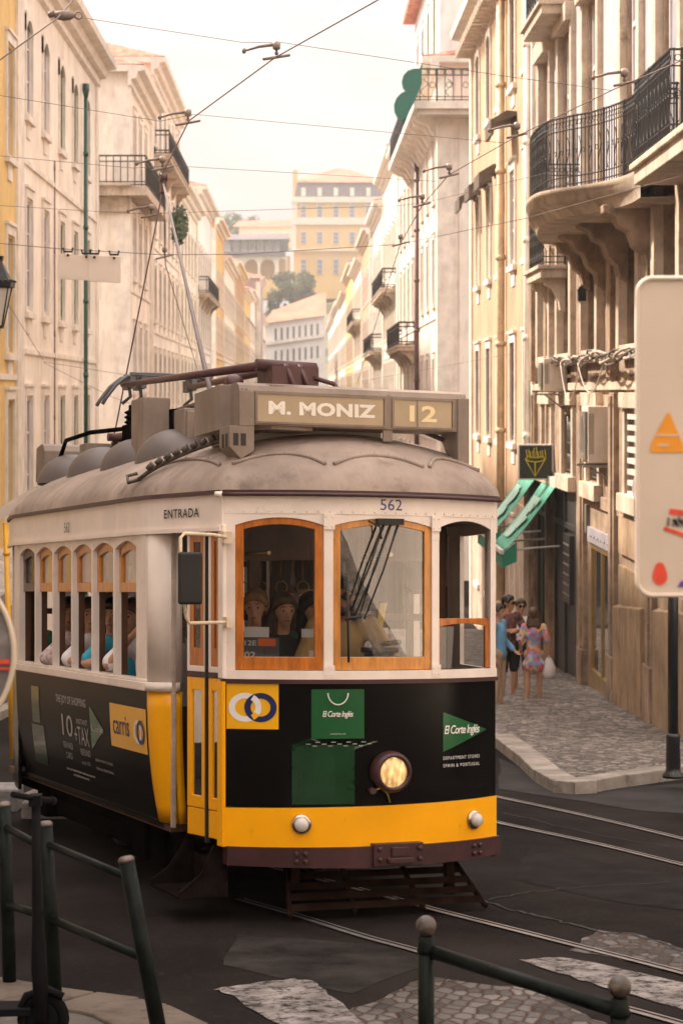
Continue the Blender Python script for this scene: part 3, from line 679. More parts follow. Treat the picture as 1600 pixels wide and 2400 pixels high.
# sloping plinth
pn_ = M()
for a0, a1 in ((Y0, 30.3), (31.4, 34.2)):
    v = [Ws(a, b, z) for a in (a0, a1) for b, z in ((0, G(a) - .1), (.12, G(a) - .1), (.12, G(a) + 1.75), (.0, G(a) + 1.8))]
    pn_.add(v, [(0, 1, 2, 3), (7, 6, 5, 4), (0, 4, 5, 1), (1, 5, 6, 2), (2, 6, 7, 3)])
for a0, a1 in ((30.95, 34.2), (27.2, 30.2)):
    for z in (-3.35, -2.55): 
        bxw(pn_, Ws, a0 + .25, a1 - .25, -.02, .06, z, z + .62)
pn_.build('plinth', mat('plinth_stone', (.34, .235, .14), .85, var=.25, vs=1.3, bump=.6, bs=8, col2=(.22, .14, .08), c2amt=.45, c2s=2, streak=.9), rs, bevel=.01)
# windows of the stone building: glazed frames deep in the reveals
for a, wd in BAYS:
    for (z0, z1, k) in ((.75, 2.75, 1), (3.2, 6.85, .9), (-1.55, -.38, .8), (8.0, 11.0, .9)):
        f = M(); h = wd / 2 * k; d = .3 if z0 < 3 else .09
        for s in (-1, 1): bxw(f, Ws, a + s * h - (.09 if s > 0 else 0), a + s * h + (.09 if s < 0 else 0), -d - .04, -d + .03, z0, z1)
        bxw(f, Ws, a - .05, a + .05, -d - .04, -d + .035, z0, z1); bxw(f, Ws, a - h + .09, a + h - .09, -d - .04, -d + .03, z0, z0 + .14); bxw(f, Ws, a - h + .09, a + h - .09, -d - .04, -d + .03, z0 + (z1 - z0) * .68, z0 + (z1 - z0) * .68 + .08)
        fo = f.build('window', frame_w if z0 > 3 else frame_d, rs)
        p = M(); p.add([Ws(a - h, -d, z0), Ws(a + h, -d, z0), Ws(a + h, -d, z1), Ws(a - h, -d, z1)], [(0, 1, 2, 3)]); p.build('pane', pane_m if z0 < 3 else mat('net_curtain', (.42, .41, .44), .25, var=.12, vs=1.5, spec=.5), fo)
        if z0 == -1.55 and a > 36:
            gr = M(); n = 9
            for i in range(n):
                q = a - h + 2 * h * (i + .5) / n; gr.tube([Ws(q, -.05, z0), Ws(q, -.05, z1)], .014, 5)
                gr.tube([Ws(q + .05 * cos(t), -.05, z0 + .28 + .09 * sin(t)) for t in [k2 * pi / 4 for k2 in range(8)]], .012, 4, closed=True, cap=False)
                gr.tube([Ws(q + .05 * cos(t), -.05, z1 - .28 + .09 * sin(t)) for t in [k2 * pi / 4 for k2 in range(8)]], .012, 4, closed=True, cap=False)
            for z in (z0 + .06, (z0 + z1) / 2, z1 - .06): gr.tube([Ws(a - h, -.05, z), Ws(a + h, -.05, z)], .012, 5)
            gr.build('window_grille', mat('grille_metal', (.18, .18, .17), .4, metal=.6), fo)
# curved big balcony
def curved_balcony(root, pts, z, slab=.22, h=1.08, cor=True):
    wallp = [Ws(p[1], 0, 0) for p in (pts[-1], pts[0])]
    P = []
    for i in range(len(pts) - 1):
        for k in range(6):
            t = k / 6; p0 = pts[max(i - 1, 0)]; p1 = pts[i]; p2 = pts[i + 1]; p3 = pts[min(i + 2, len(pts) - 1)]
            P.append(tuple(.5 * ((2 * p1[j]) + (p2[j] - p0[j]) * t + (2 * p0[j] - 5 * p1[j] + 4 * p2[j] - p3[j]) * t * t + (3 * p1[j] - p0[j] - 3 * p2[j] + p3[j]) * t ** 3) for j in (0, 1)))
    P.append(pts[-1]); b = M()
    def ringx(off, z):
        o = []
        cx = sum(p[0] for p in P) / len(P); cy = sum(p[1] for p in P) / len(P)
        for x, y in P:
            d = Vector((x - cx - 1.0, y - cy, 0)).normalized() * off; o.append(Vector((x + d.x, y + d.y, z)))
        return o
    prof = [(-.25, -slab - .16), (-.1, -slab), (.02, -slab + .02), (.04, -.08), (.09, -.06), (.09, .0)]
    rings = [ringx(off, z + dz) for off, dz in prof]; n = len(P); vv = [p for r_ in rings for p in r_]
    b.add(vv, [(k * n + i, k * n + i + 1, (k + 1) * n + i + 1, (k + 1) * n + i) for k in range(len(prof) - 1) for i in range(n - 1)], 0, True)
    b.add(rings[-1] + [Vector((wallp[0].x + .1, P[-1][1], z)), Vector((wallp[1].x + .1, P[0][1], z))], [list(range(n + 2))])
    b.add(rings[0] + [Vector((wallp[0].x + .1, P[-1][1], z - slab - .16)), Vector((wallp[1].x + .1, P[0][1], z - slab - .16))], [list(range(n + 2))[::-1]])
    bo = b.build('balcony', stone, root)
    rp = [Vector((x, y, z)) for x, y in P]
    cx = sum(p.x for p in rp) / n; cy = sum(p.y for p in rp) / n
    rp = [p - Vector((p.x - cx - 1, p.y - cy, 0)).normalized() * .04 for p in rp]
    railing_mesh([Vector((wallp[1].x, P[0][1] + .05, z))] + rp + [Vector((wallp[0].x, P[-1][1] - .05, z))], h, iron, .095, True, .0095).build('railing', iron, bo)
    return bo
def XY(px, Y): return ((px - PX) / F * Y, Y)
cb = curved_balcony(rs, [XY(1500, 28.6), XY(1478, 29.4), XY(1440, 30.2), XY(1382, 31.0), XY(1320, 31.6), XY(1268, 32.4), XY(1240, 34.2), XY(1246, 36.6), XY(1262, 38.2)], 3.02)
b2_ = M(); b2_.obox((3.86, 22.5, 2.74), (1.3, 0, 0), (0, 5.7, 0), (0, 0, .27)); b2_.obox((3.80, 22.4, 2.93), (1.3, 0, 0), (0, 5.85, 0), (0, 0, .085))
# continuing the block: the wall it sits on lies beyond the frame
bb = b2_.build('balcony', stone, rs, bevel=.015)
railing_mesh([(4.9, 25.35, 3.02), (3.9, 25.35, 3.02), (3.86, 28.1, 3.02), (4.7, 28.15, 3.02)], 1.08, iron, .095, True, .0095).build('railing', iron, bb)
balcony(rs, Ws, 41.0, 43.6, 2.45, .5, brackets=2, bar=.14, r=.010)
balcony(rs, Ws, 40.0, 43.3, 7.35, .6, brackets=0, bar=.13, r=.010)
# carved corbel under the curved balcony
co = M()
for a, w_, dz in ((35.6, .5, 0), (33.2, .55, 0), (37.6, .35, .1), (30.6, .5, .0)):
    pr = [(0, 0), (1.25, 0), (1.22, -.18), (.95, -.30), (.85, -.5), (.62, -.62), (.5, -.95), (.28, -1.15), (.22, -1.45), (0, -1.6)]
    co.prism([(x * .62, y * .62 + dz) for x, y in pr], Ws(a, 0, 2.70), Ws(0, 1, 0) - Ws(0, 0, 0), (0, 0, 1), Ws(w_, 0, 0) - Ws(0, 0, 0))
    for q in range(0): co.tube([Ws(a - .03, .75 - q * .2 + .13 * cos(t), 2.35 - q * .3 + .13 * sin(t)) for t in [k * pi / 5 for k in range(9)]], .045, 6)
co.build_each('carved_corbel', stone2, rs, bevel=.02)
# shop front with brass frame and display
sh = M()
for a0, a1, z0, z1 in ((35.0, 37.6, -5.15, -2.65),):
    for s in (a0, (a0 + a1) / 2 - .04, a1 - .08): bxw(sh, Ws, s, s + .08, -.05, .0, z0, z1)
    bxw(sh, Ws, a0, a1, -.045, .005, z0, z0 + .3); bxw(sh, Ws, a0, a1, -.045, .005, z1 - .08, z1)
so = sh.build('shop_front', mat('brass', (.42, .28, .10), .35, metal=.7), rs)
sg = M(); sg.add([Ws(35.0, -.03, -5.1), Ws(37.6, -.03, -5.1), Ws(37.6, -.03, -2.65), Ws(35.0, -.03, -2.65)], [(0, 1, 2, 3)]); sg.build('shop_pane', glass_mat('shop_glass', (.8, .8, .78), 1, base=.08), so)
gp_ = M(); bxw(gp_, Ws, 34.95, 37.7, -.02, .05, -2.62, -2.36)
for k in range(6): gp_.lathe([(.02, 0), (.02, .02)], Ws(35.1 + k * .42, .05, -2.5), ax=(-1, 0, 0), n=8)
gp_.build('shop_fascia', mat('grey_fascia', (.35, .33, .36), .5), rs)
sp = M(); rr = _r.Random(2)
for i in range(60):
    p = Ws(36.5 + rr.uniform(-.4, .4), -.3 - rr.random() * .3, -4.2 + rr.uniform(-.4, .9)); u = Vector((rr.gauss(0, 1), rr.gauss(0, 1), rr.gauss(0, 1))).normalized() * .12; v_ = u.orthogonal().normalized() * .06
    sp.add([p - u, p + v_, p + u, p - v_], [(0, 1, 2, 3)], i % 2)
tag(sp.build('shop_display', [mat('display_white', (.75, .75, .72), .5), mat('display_green', (.08, .18, .06), .5)]), 'white and green goods hanging behind the brass shop window', 'display')
# dark sheets painted as the shade inside the shops, and a menu board
for a0, a1, z0, z1 in ((39.6, 43.0, -5.75, -1.9), (44.1, 46.0, -5.9, -1.95)):
    q = M(); bxw(q, Ws, a0, a1, -.06, -.045, z0, z1); dk = q.build('shop_shade_sheet', dark_in, rs)
    q = M()
    for s in (a0 + .02, (a0 + a1) / 2, a1 - .12): bxw(q, Ws, s, s + .1, -.044, .01, z0, z1)
    bxw(q, Ws, a0, a1, -.04, .012, -2.6, -2.5); q.build('shop_door_frame', mat('door_dark_green', (.03, .035, .03), .5, var=.3), dk)
q = M(); bxw(q, Ws, 40.1, 41.1, -.04, .06, -4.0, -2.7); mb = q.build('menu_board', mat('menu_black', (.03, .028, .026), .5), rs)
q = M()
for r_ in range(6):
    for c_ in range(4): bxw(q, Ws, 40.2 + c_ * .22, 40.35 + c_ * .22, .061, .066, -3.85 + r_ * .19, -3.82 + r_ * .19)
q.build('menu_line', mat('menu_print', (.4, .36, .3), .6), mb)
# louvre vent right of the AC unit
lv = M()
for k in range(8): bxw(lv, Ws, 31.9, 33.0, -.02, .06, -1.6 + k * .17, -1.52 + k * .17)
lv.build_each('louvre', mat('louvre_white', (.6, .56, .5), .5), rs)

# ochre building
OC = [48.0, 51.2, 54.6, 57.8, 61.3]
ro_, Wo = building('ochre_building', 'orange-ochre building with louvred shutters under dark hoods', 1, 5.1, 46.65, 63.8, 10.6,
    [dict(z=(-5.4, -3.2)), dict(z=(-1.15, 1.15)), dict(z=(3.1, 5.28), style='sash'), dict(z=(7.4, 9.7), arch=True)], OC, ochre, depth=.05, roofh=1.5, style='dark', band=False)
for o in list(ro_.children):
    if o.name.startswith('window') and abs((o.location.z + ORG[ro_.name].z) - 3.1) < .01 and (o.location.y + ORG[ro_.name].y) > 53:
        d1, _ = window_meshes(1, 1.15, 5.28 - 3.1, 'shutter', .05, False); o.data = d1
        for ch in list(o.children): bpy.data.objects.remove(ch)
for a in (54.6, 57.8, 61.3, 51.2):
    hd = M(); hd.prism([(0, 0), (.25, .02), (.62, -.2), (.62, -.55), (.56, -.55), (.5, -.28), (0, -.1)], Wo(a - .8, 0, 5.75 + (0.9 if a == 51.2 else 0)), Wo(0, 1, 0) - Wo(0, 0, 0), (0, 0, 1), Wo(1.6, 0, 0) - Wo(0, 0, 0)); hd.build('window_hood', hood_m, ro_)
pipe_part(ro_, Wo, 53.1, -6.3, 10.2, .1, pipe_o)
pipe_part(ro_, Wo, 46.9, -6.3, 10.2, .07, trim, name='downpipe')
cs = M(); 
for i in range(28): bxw(cs, Wo, 47 + i * .6, 47.3 + i * .6, .05, .5, 9.95, 10.2)
cs.build_each('cornice_bracket', stone, ro_)
bp_ = M(); bxw(bp_, Wo, 46.9, 63.5, -.02, .04, -6.9, -2.6); bp_.build('ground_floor_cladding', stone, ro_)

# white building with wrap-around balcony across the side street
rw, Ww = building('white_building', 'tall whitish building with a wrap-around balcony carrying a green lobed sign', 1, 5.1, 79, 112, 12.3,
    [dict(z=(-5.0, -2.6)), dict(z=(-1.2, 1.25)), dict(z=(3.4, 5.8)), dict(z=(7.3, 9.6))], [81.7, 85.6, 89.4, 93.2, 97, 100.8, 104.6, 108.4], pink_w, style='green', depth=.04, roofh=1.2, chim=1)
wb = M(); bxw(wb, Ww, 79, 96, -11, -.02, 12.46, 16.6); up = wb.build('attic_storey', white_w, rw)
wr = M(); bxw(wr, Ww, 78.6, 96.4, -11.4, .5, 16.62, 16.9); wr.build('roof_edge', tile, rw)
for a in (81.7, 85.6, 89.4, 93.2):
    place_window(rw, Wf(1, 5.14), 1, a, 12.6, 15.2, 1.1, 'dark', -.03, False)
wc = M(); bxw(wc, Ww, 79.0 - .03, 111, -9, .03, 9.9, 10.15); bxw(wc, Ww, 78.98, 79.7, -.7, .06, -7, 9.9); wc.build('stone_band', trim, rw)
sf = M(); sf.obox(Ww(78.96, -.75, -7), Ww(0, -9, 0) - Ww(0, 0, 0), Ww(.04, 0, 0) - Ww(0, 0, 0), (0, 0, 16.9)); sf.build('side_wall_render', cream2, rw)
b = M(); bxw(b, Ww, 77.7, 79.0, -9, 1.0, 10.35, 10.62); bxw(b, Ww, 79.0, 100, 0, 1.0, 10.35, 10.62); bxw(b, Ww, 77.9, 78.97, -9, .8, 10.16, 10.345)
for i in range(12): 
    a = 79.6 + i * 1.75; b.prism([(0, 0), (.85, 0), (.8, -.2), (.4, -.35), (.15, -.75), (0, -.8)], Ww(a, 0, 10.35), Ww(0, 1, 0) - Ww(0, 0, 0), (0, 0, 1), Ww(.5, 0, 0) - Ww(0, 0, 0))
for q in (-1.2, -3.4, -5.6): b.obox(Ww(78.1, q, 9.6), Ww(0, -.35, 0) - Ww(0, 0, 0), Ww(.88, 0, 0) - Ww(0, 0, 0), (0, 0, .56))
bo = b.build('balcony', trim, rw)
railing_mesh([Ww(77.8, -8, 10.62), Ww(77.8, .92, 10.62), Ww(100, .92, 10.62)], 1.2, iron, .3, True, .018).build('railing', iron, bo)
pipe_part(rw, Ww, 91.5, -7, 10.2, .1, pipe_b)
balcony(rw, Ww, 95, 108, 2.1, .8, brackets=5, bar=.35, ornate=False, r=.03)
# green lobed sign hung on the balcony corner
gs = M(); cx, cy, cz = U(955, 222, 77.2); k = 77.2 / F
def circ(px, py, r, n=20): return [((px - 955 + r * cos(2 * pi * i / n)) * k, (222 - py + r * sin(2 * pi * i / n)) * k) for i in range(n)]
lob = [(988, 161), (972, 160), (956, 165), (945, 176), (941, 191), (944, 205), (951, 213), (940, 218), (929, 229), (923, 244), (924, 261), (931, 275), (943, 283), (952, 272), (962, 255), (974, 230), (988, 196)]
gs.prism([((x - 955) * k, (222 - y) * k) for x, y in lob], (cx, cy, cz), (1, 0, 0), (0, 0, 1), (0, .3, 0)); gs.tube([Vector((cx + (988 - 955) * k, cy + .15, cz + (222 - 150) * k)), Vector((cx + (945 - 955) * k, cy + .15, cz + (222 - 290) * k))], .04, 6)
tag(gs.build('lobed_sign', mat('sign_green', (.012, .13, .09), .5, var=.05), org=(cx, cy, cz)), 'dark green lobed emblem fixed to the high balcony corner on the right', 'sign')

RB = [(112.4, 132, 12.9, cream2, 'green'), (132.4, 150, 11.8, white_w, 'dark'), (157, 178, 12.0, ochre, 'sash'), (178.4, 205, 11.2, cream_w, 'green'), (205.4, 240, 12.4, yellow_w, 'dark'), (240.4, 280, 11.4, cream2, 'green'), (280.4, 330, 12.0, cream_w, 'dark'), (330.4, 392, 11.6, white_w, 'dark')]
desc = ['pale house with green windows just beyond the white balcony building', 'whitish house with an orange eave, second beyond the balcony building', 'ochre house in the middle of the right row', 'cream house with green frames in the middle of the far right row',
 'yellow house far down the right row', 'pale house far down the right row beyond the yellow one', 'cream house near the far end of the right row', 'last white house at the far end of the right row']
for (ya, yb, zt, wl, st), ds in zip(RB, desc):
    building('street_house', ds, 1, 5.1, ya, yb, zt, [dict(z=(-4.4, -2.0)), dict(z=(-.6, 1.7)), dict(z=(3.2, 5.5)), dict(z=(6.9, 9.1))], cols_between(ya + .6, yb - .6, 3.3), wl, style=st, chim=2, roofh=1.6)
for nm, ya, yb, z in (('street_house.009', 114, 131, 5.6), ('street_house.010', 133, 149, 2.6), ('street_house.012', 180, 203, 6.0)):
    ro = bpy.data.objects.get(nm)
    if ro: balcony(ro, Wf(1, 5.1), ya, yb, z, .8, brackets=5, bar=.6, ornate=False, r=.03)

# ---------------------------------------------------------------- far end
far_white = mat('far_white', (.80, .76, .70), .85, var=.08, vs=.2, streak=.3)
YF = 420
rt = thing('hotel_building', U(685, 905, YF), 'white building with a sloping salmon tile roof closing the end of the street', 'building')
mm = M()
def fb(mm, x0, x1, y0, y1, Y, dep, mi=0, dx=0): # box from pixel rectangle
    a = U(x0, y1, Y); b = U(x1, y0, Y); mm.box(a.x, b.x, Y, Y + dep, a.z, b.z, mi)
v = [U(618, 758, YF), U(760, 740, YF), U(760, 1080, YF), U(618, 1080, YF)]
mm.add(v + [p + Vector((0, 25, 0)) for p in v], [(0, 1, 2, 3), (4, 7, 6, 5), (0, 4, 5, 1), (1, 5, 6, 2), (3, 7, 4, 0)]); mm.build('wall', far_white, rt)
ftile = mat('far_salmon_tile', (.46, .16, .10), .85, var=.15, vs=.3)
q = M(); q.add([U(614, 757, YF - 1), U(764, 738, YF - 1), U(764, 685, YF + 12), U(742, 690, YF + 12), U(640, 728, YF + 12), U(614, 757, YF + 25), U(764, 738, YF + 25)], [(0, 1, 2, 3, 4), (4, 3, 2, 6, 5), (0, 4, 5)]); q.build('roof', ftile, rt)
q = M(); q.add([U(618, 803, YF - .2), U(760, 783, YF - .2), U(760, 790, YF - .2), U(618, 810, YF - .2)], [(0, 1, 2, 3)]); q.v += [p + Vector((0, -.5, 0)) for p in q.v]; q.f.append([4, 5, 6, 7]); q.m.append(0); q.sm.append(False); q.f.append([0, 1, 5, 4]); q.m.append(0); q.sm.append(False); q.f.append([3, 2, 6, 7]); q.m.append(0); q.sm.append(False)
q.build('ledge', trim, rt)
for i in range(8):
    for rr_, (y0, y1) in enumerate(((770, 798), (822, 850), (870, 898))):
        x = 646 + i * 14; wn = M(); fb(wn, x - 2.2, x + 2.2, y0 - i * 1.6, y1 - i * 1.6, YF - .1, .08); wn.build('window', mat('far_window', (.16, .16, .17), .3), rt)
def fpart(root, name, rects, Y, dep, m, bev=0):
    for r_ in rects: q = M(); fb(q, *r_, Y, dep); q.build(name, m, root)
YP = 600; pal = thing('palace_building', U(780, 640, YP), 'large yellow palace with dark mansard roof high on the hill', 'building')
py_ = mat('palace_yellow', (.76, .52, .22), .85, var=.06, vs=.1); pt_ = mat('palace_trim', (.80, .72, .60), .85); pm_ = mat('mansard_slate', (.13, .11, .12), .7, var=.15, vs=.3)
q = M(); fb(q, 688, 900, 470, 700, YP, 40); q.build('wall', py_, pal)
q = M(); fb(q, 682, 900, 461, 474, YP - 1.2, 42); fb(q, 684, 900, 510, 526, YP - 1.0, .99); fb(q, 684, 900, 584, 588, YP - 1.4, 1.39); fb(q, 684, 696, 474.2, 509.8, YP - .7, .69); fb(q, 684, 694, 526.2, 583.8, YP - .7, .69)
for i in range(6): fb(q, 704 + i * 38, 707 + i * 38, 474.2, 509.8, YP - .4, .39)
q.build('stone_trim', pt_, pal)
q = M(); a0, a1 = U(690, 461, YP), U(900, 461, YP); b0, b1 = U(697, 427, YP + 2), U(900, 427, YP + 2)
q.add([a0, a1, b1, b0, a0 + Vector((0, 36, 0)), a1 + Vector((0, 36, 0)), b1 + Vector((0, 30, 0)), b0 + Vector((0, 30, 0))], [(0, 1, 2, 3), (0, 3, 7, 4), (4, 7, 6, 5), (1, 5, 6, 2)]); ms = q.build('mansard', pm_, pal)
q = M(); q.add([U(697, 427, YP + 1), U(905, 427, YP + 1), U(820, 398, YP + 12), U(790, 394, YP + 14), U(775, 398, YP + 12), U(740, 414, YP + 9), U(700, 418, YP + 12), U(697, 427, YP + 32), U(905, 427, YP + 32)], [(0, 1, 2, 3, 4, 5, 6), (0, 6, 7), (1, 8, 2), (2, 8, 7, 6, 5, 4, 3)]); q.build('roof', ftile, pal)
q = M(); fb(q, 686, 697, 398, 470, YP + 3, 2); q.build('chimney', py_, pal)
for i, x in enumerate((711, 749, 787, 825, 863)):
    q = M(); fb(q, x - 5, x + 5, 440, 459, YP - .3, 4); q.build('dormer', pt_, pal)
    for (y0, y1) in ((482, 509), (544, 571), (608, 641)):
        if x == 863 and y0 > 500: continue
        q = M(); fb(q, x - 7, x + 7, y0 - 2, y1 + 1, YP - .5, .49); fr_ = q.build('window', frame_w, pal)
        q = M()
        for s in (-1, 1):
            for k in range(3): yy = y0 + (y1 - y0) * k / 3; fb(q, x + s * 2.6 - 1.9, x + s * 2.6 + 1.9, yy + 1, yy + (y1 - y0) / 3 - .8, YP - .56, .05)
        q.build('pane', mat('far_pane', (.12, .14, .18), .3), fr_)
arc = thing('arcade_building', U(600, 645, 585), 'long arcaded gallery with dark ironwork windows joining the palace on the hill', 'building')
def archwall(mm, x0, x1, y0, y1, arches, Y, dep, mi=0):
    """arches: (xc, halfwidth, ytop, ybottom)"""
    xs = x0
    for xc, hw, yt, yb_ in arches:
        fb(mm, xs, xc - hw, y0, y1, Y, dep, mi); n = 8
        for i in range(n):
            t0, t1 = pi - pi * i / n, pi - pi * (i + 1) / n
            p = [U(xc + hw * cos(t0), y0, Y), U(xc + hw * cos(t1), y0, Y), U(xc + hw * cos(t1), yt + hw * (1 - sin(t1)), Y), U(xc + hw * cos(t0), yt + hw * (1 - sin(t0)), Y)]
            mm.add(p + [a + Vector((0, dep, 0)) for a in p], [(0, 1, 2, 3), (3, 2, 6, 7), (4, 7, 6, 5)], mi)
        xs = xc + hw
    fb(mm, xs, x1, y0, y1, Y, dep, mi)
q = M(); archwall(q, 520, 672, 600, 680, [(549, 15, 609, 680), (588, 16, 607, 680), (627, 17, 606, 680), (662, 9, 606, 680)], 585, 4); q.build('arch_wall', pt_, arc)
q = M(); fb(q, 520, 672, 655, 700, 584, 12); fb(q, 520, 680, 600, 700, 592, 3); q.build('rear_wall', py_, arc)
q = M(); fb(q, 524, 668, 589, 600, 583.6, 8); q.build('beam', pm_, arc)
q = M(); archwall(q, 524, 676, 560, 588.5, [(534 + i * 19.2, 7.6, 563, 588) for i in range(7)], 585, .6); q.build('gallery_frame', mat('gallery_iron', (.06, .08, .08), .5), arc)
q = M(); fb(q, 524, 676, 560, 588, 587, .4); q.build('gallery_glazing', far_white, arc)
q = M(); a = U(520, 562, 583); b = U(677, 560, 583); q.add([a, b, U(677, 547, 589), U(520, 550, 589), a + Vector((0, 12, 0)), b + Vector((0, 12, 0))], [(0, 1, 2, 3), (3, 2, 5, 4), (0, 3, 4), (1, 5, 2)]); q.build('roof', pm_, arc)
bk = thing('hilltop_building', U(600, 560, 640), 'hazy pale building with a salmon roof behind the arcaded gallery', 'building')
q = M(); fb(q, 560, 690, 530, 580, 640, 12); q.build('wall', far_white, bk)
q = M(); q.add([U(545, 531, 639), U(690, 531, 639), U(690, 515, 646), U(560, 518, 646), U(545, 531, 653), U(690, 531, 653)], [(0, 1, 2, 3), (3, 2, 5, 4), (0, 3, 4)]); q.build('roof', ftile, bk)

# trees: tapered trunk with limbs and a crown of many leaf-sized clumps
def tree(loc, h, rx, rz, n, leaf, cols, label, group=None, seed=1, leafs=.5):
    rr = _r.Random(seed); root = thing('tree', loc, label, 'tree', group); L = Vector(loc)
    t = M(); t.tube([L - Vector((0, 0, 6)), L + Vector((.2, 0, h * .4)), L + Vector((0, .1, h * .62))], [rx * .07, rx * .055, rx * .03], 8)
    for i in range(7):
        a = rr.uniform(0, 6.28); e = rr.uniform(.2, 1); t.tube([L + Vector((.1, 0, h * .4)), L + Vector((cos(a) * rx * .6, sin(a) * rx * .6, h * .45 + e * rz))], [rx * .035, rx * .012], 6)
    t.build('trunk', mat('bark', (.10, .075, .05), .9, var=.3, vs=3), root)
    cr_ = M(); cl = []
    for i in range(34):
        while True:
            p = Vector((rr.uniform(-1, 1), rr.uniform(-1, 1), rr.uniform(-.8, 1)))
            if p.length < 1: break
        p = p * (1 if p.length > .55 else 1.3); cl.append((Vector((p.x * rx, p.y * rx, h * .62 + p.z * rz)) + L, rx * rr.uniform(.16, .34), rr.randrange(3)))
    for i in range(n):
        c0, r0, ci = rr.choice(cl); d = Vector((rr.gauss(0, 1), rr.gauss(0, 1), rr.gauss(0, 1))).normalized(); p = c0 + d * r0 * rr.uniform(.6, 1.05)
        u = (d.orthogonal().normalized() + Vector((rr.gauss(0, .5), rr.gauss(0, .5), rr.gauss(0, .5)))).normalized() * leaf * rr.uniform(.6, 1.3); v_ = u.cross(d).normalized() * leaf * .6
        cr_.add([p - u, p + v_, p + u, p - v_], [(0, 1, 2, 3)], ci)
    cr_.build('crown', cols, root); return root
lg = [mat('leaf_dark', (.022, .045, .008), .7), mat('leaf_mid', (.045, .080, .012), .7), mat('leaf_light', (.10, .12, .02), .7)]
tree(U(692, 735, 540), 10, 6.0, 4.2, 6500, .34, lg, 'dense dark green tree in front of the yellow palace', seed=3)
tree(U(648, 745, 545), 6, 2.8, 3.0, 2200, .3, lg, 'smaller dark tree left of the dense round one below the palace', seed=4)
tree(U(545, 600, 680), 12, 9, 5, 4000, .5, lg, 'hazy tree rising behind the arcaded gallery', seed=5)
tree(U(503, 600, 700), 11, 6, 4, 2500, .5, lg, 'hazy tree farthest left on the hill beyond the roofs', seed=6)
# ================================================================ the tram
TX, TY, TA = .25, 13.9, R(21.03)
tram = thing('tram', (TX, TY, G(TY)), 'vintage yellow, cream and black tram number 562 with grey roof climbing the street', 'tram', rz=TA)
ORG[tram.name] = Vector()
def sh_(p): return Vector((p.x, p.y, p.z - .0855 * p.y - .04 * p.x))
def tb(mm, name, mats, parent=None, bevel=0, **k):
    mm.xf(sh_); return mm.build(name, mats, parent or tram, bevel=bevel, local=True, **k)
def TW(x, y, z):    # tram-local point to world
    z2 = z - .0855 * y - .04 * x; return Vector((TX + x * cos(TA) - y * sin(TA), TY + x * sin(TA) + y * cos(TA), G(TY) + z2))
cream = mat('tram_cream', (.84, .74, .66), .38, var=.06, vs=3, bump=.06, bs=9, col2=(.52, .40, .30), c2amt=.08, c2s=5, streak=.12, coat=.15)
yel = mat('tram_yellow', (.97, .43, .002), .32, var=.05, vs=2, col2=(.55, .24, .01), c2amt=.06, c2s=6, coat=.1, spec=.35, bump=.05, bs=6)
blk = mat('tram_black_wrap', (.004, .0036, .0034), .2, var=.4, vs=3, coat=0, bump=.04, bs=5, spec=.2)
blk_s = mat('side_black_wrap', (.0045, .004, .0038), .3, var=.4, vs=3, bump=.04, bs=5, spec=.06)
maroon = mat('tram_maroon', (.055, .020, .022), .42, var=.25, vs=4, bump=.15, bs=15)
maroon2 = mat('pantograph_maroon', (.075, .028, .028), .42, var=.25, vs=5, bump=.1, bs=15)
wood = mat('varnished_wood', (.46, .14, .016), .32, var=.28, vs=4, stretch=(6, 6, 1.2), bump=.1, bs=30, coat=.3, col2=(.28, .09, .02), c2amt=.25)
woodl = mat('lit_varnished_wood', (.60, .25, .05), .32, var=.22, vs=4, stretch=(6, 6, 1.2), bump=.1, bs=30, coat=.3, col2=(.34, .13, .03), c2amt=.2)  # lighter copy of the varnished wood, light on it put into the colour
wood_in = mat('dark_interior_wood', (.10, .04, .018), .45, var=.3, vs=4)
roofm = mat('tram_roof_canvas', (.32, .25, .205), .72, var=.25, vs=1.3, bump=.3, bs=12, col2=(.16, .12, .095), c2amt=.42, c2s=3.2, streak=.45)
greyb = mat('roof_box_grey', (.24, .185, .145), .6, var=.14, vs=3, bump=.12, bs=20, streak=.4)
underm = mat('underframe_black', (.006, .005, .0045), .85, spec=0, var=.4, vs=5, bump=.4, bs=12)
undb = mat('rusty_brown_slats', (.020, .011, .008), .85, spec=0, var=.4, vs=6, bump=.4, bs=15)
rubber = mat('black_rubber', (.014, .013, .012), .6, var=.2)
chrome = mat('lamp_chrome', (.55, .50, .44), .25, metal=1, var=.15, vs=9)
glass = glass_mat('tram_glass', (.86, .86, .84), 1.6, 0, 1.5, .05)
glass2 = glass_mat('windscreen_glass', (.80, .80, .78), 1.8, 0, 1.5, .10)
glass_s = glass_mat('tram_side_glass', (.62, .56, .48), .8, .02, 1.5, .02)
def sf(u): return .30 * (abs(u) / .97) ** 2.2
def FRp(u, z, o=0.0): return Vector((u, sf(u) - o, z))
def us(a, b, n=14): return [a + (b - a) * i / n for i in range(n + 1)]
def front_band(mm, u0, u1, z0, z1, out, thick=.03, mi=0, n=16, z0f=None, z1f=None):
    """curved slab following the tram's rounded front"""
    U_ = us(u0, u1, n); v = []
    for u in U_:
        a = z0f(u) if z0f else z0; b = z1f(u) if z1f else z1
        v += [FRp(u, a, out), FRp(u, b, out), FRp(u, b, out - thick), FRp(u, a, out - thick)]
    f = []
    for i in range(len(U_) - 1):
        for k in range(4): f.append((4 * i + k, 4 * i + (k + 1) % 4, 4 * i + 4 + (k + 1) % 4, 4 * i + 4 + k))
    f += [(0, 1, 2, 3), tuple(4 * (len(U_) - 1) + k for k in (3, 2, 1, 0))]
    mm.add(v, f, mi, False); return mm
def smooth_front(o):
    for p in o.data.polygons: p.use_smooth = True
    q = o.modifiers.new('edge', 'EDGE_SPLIT'); q.split_angle = R(35)
    return o
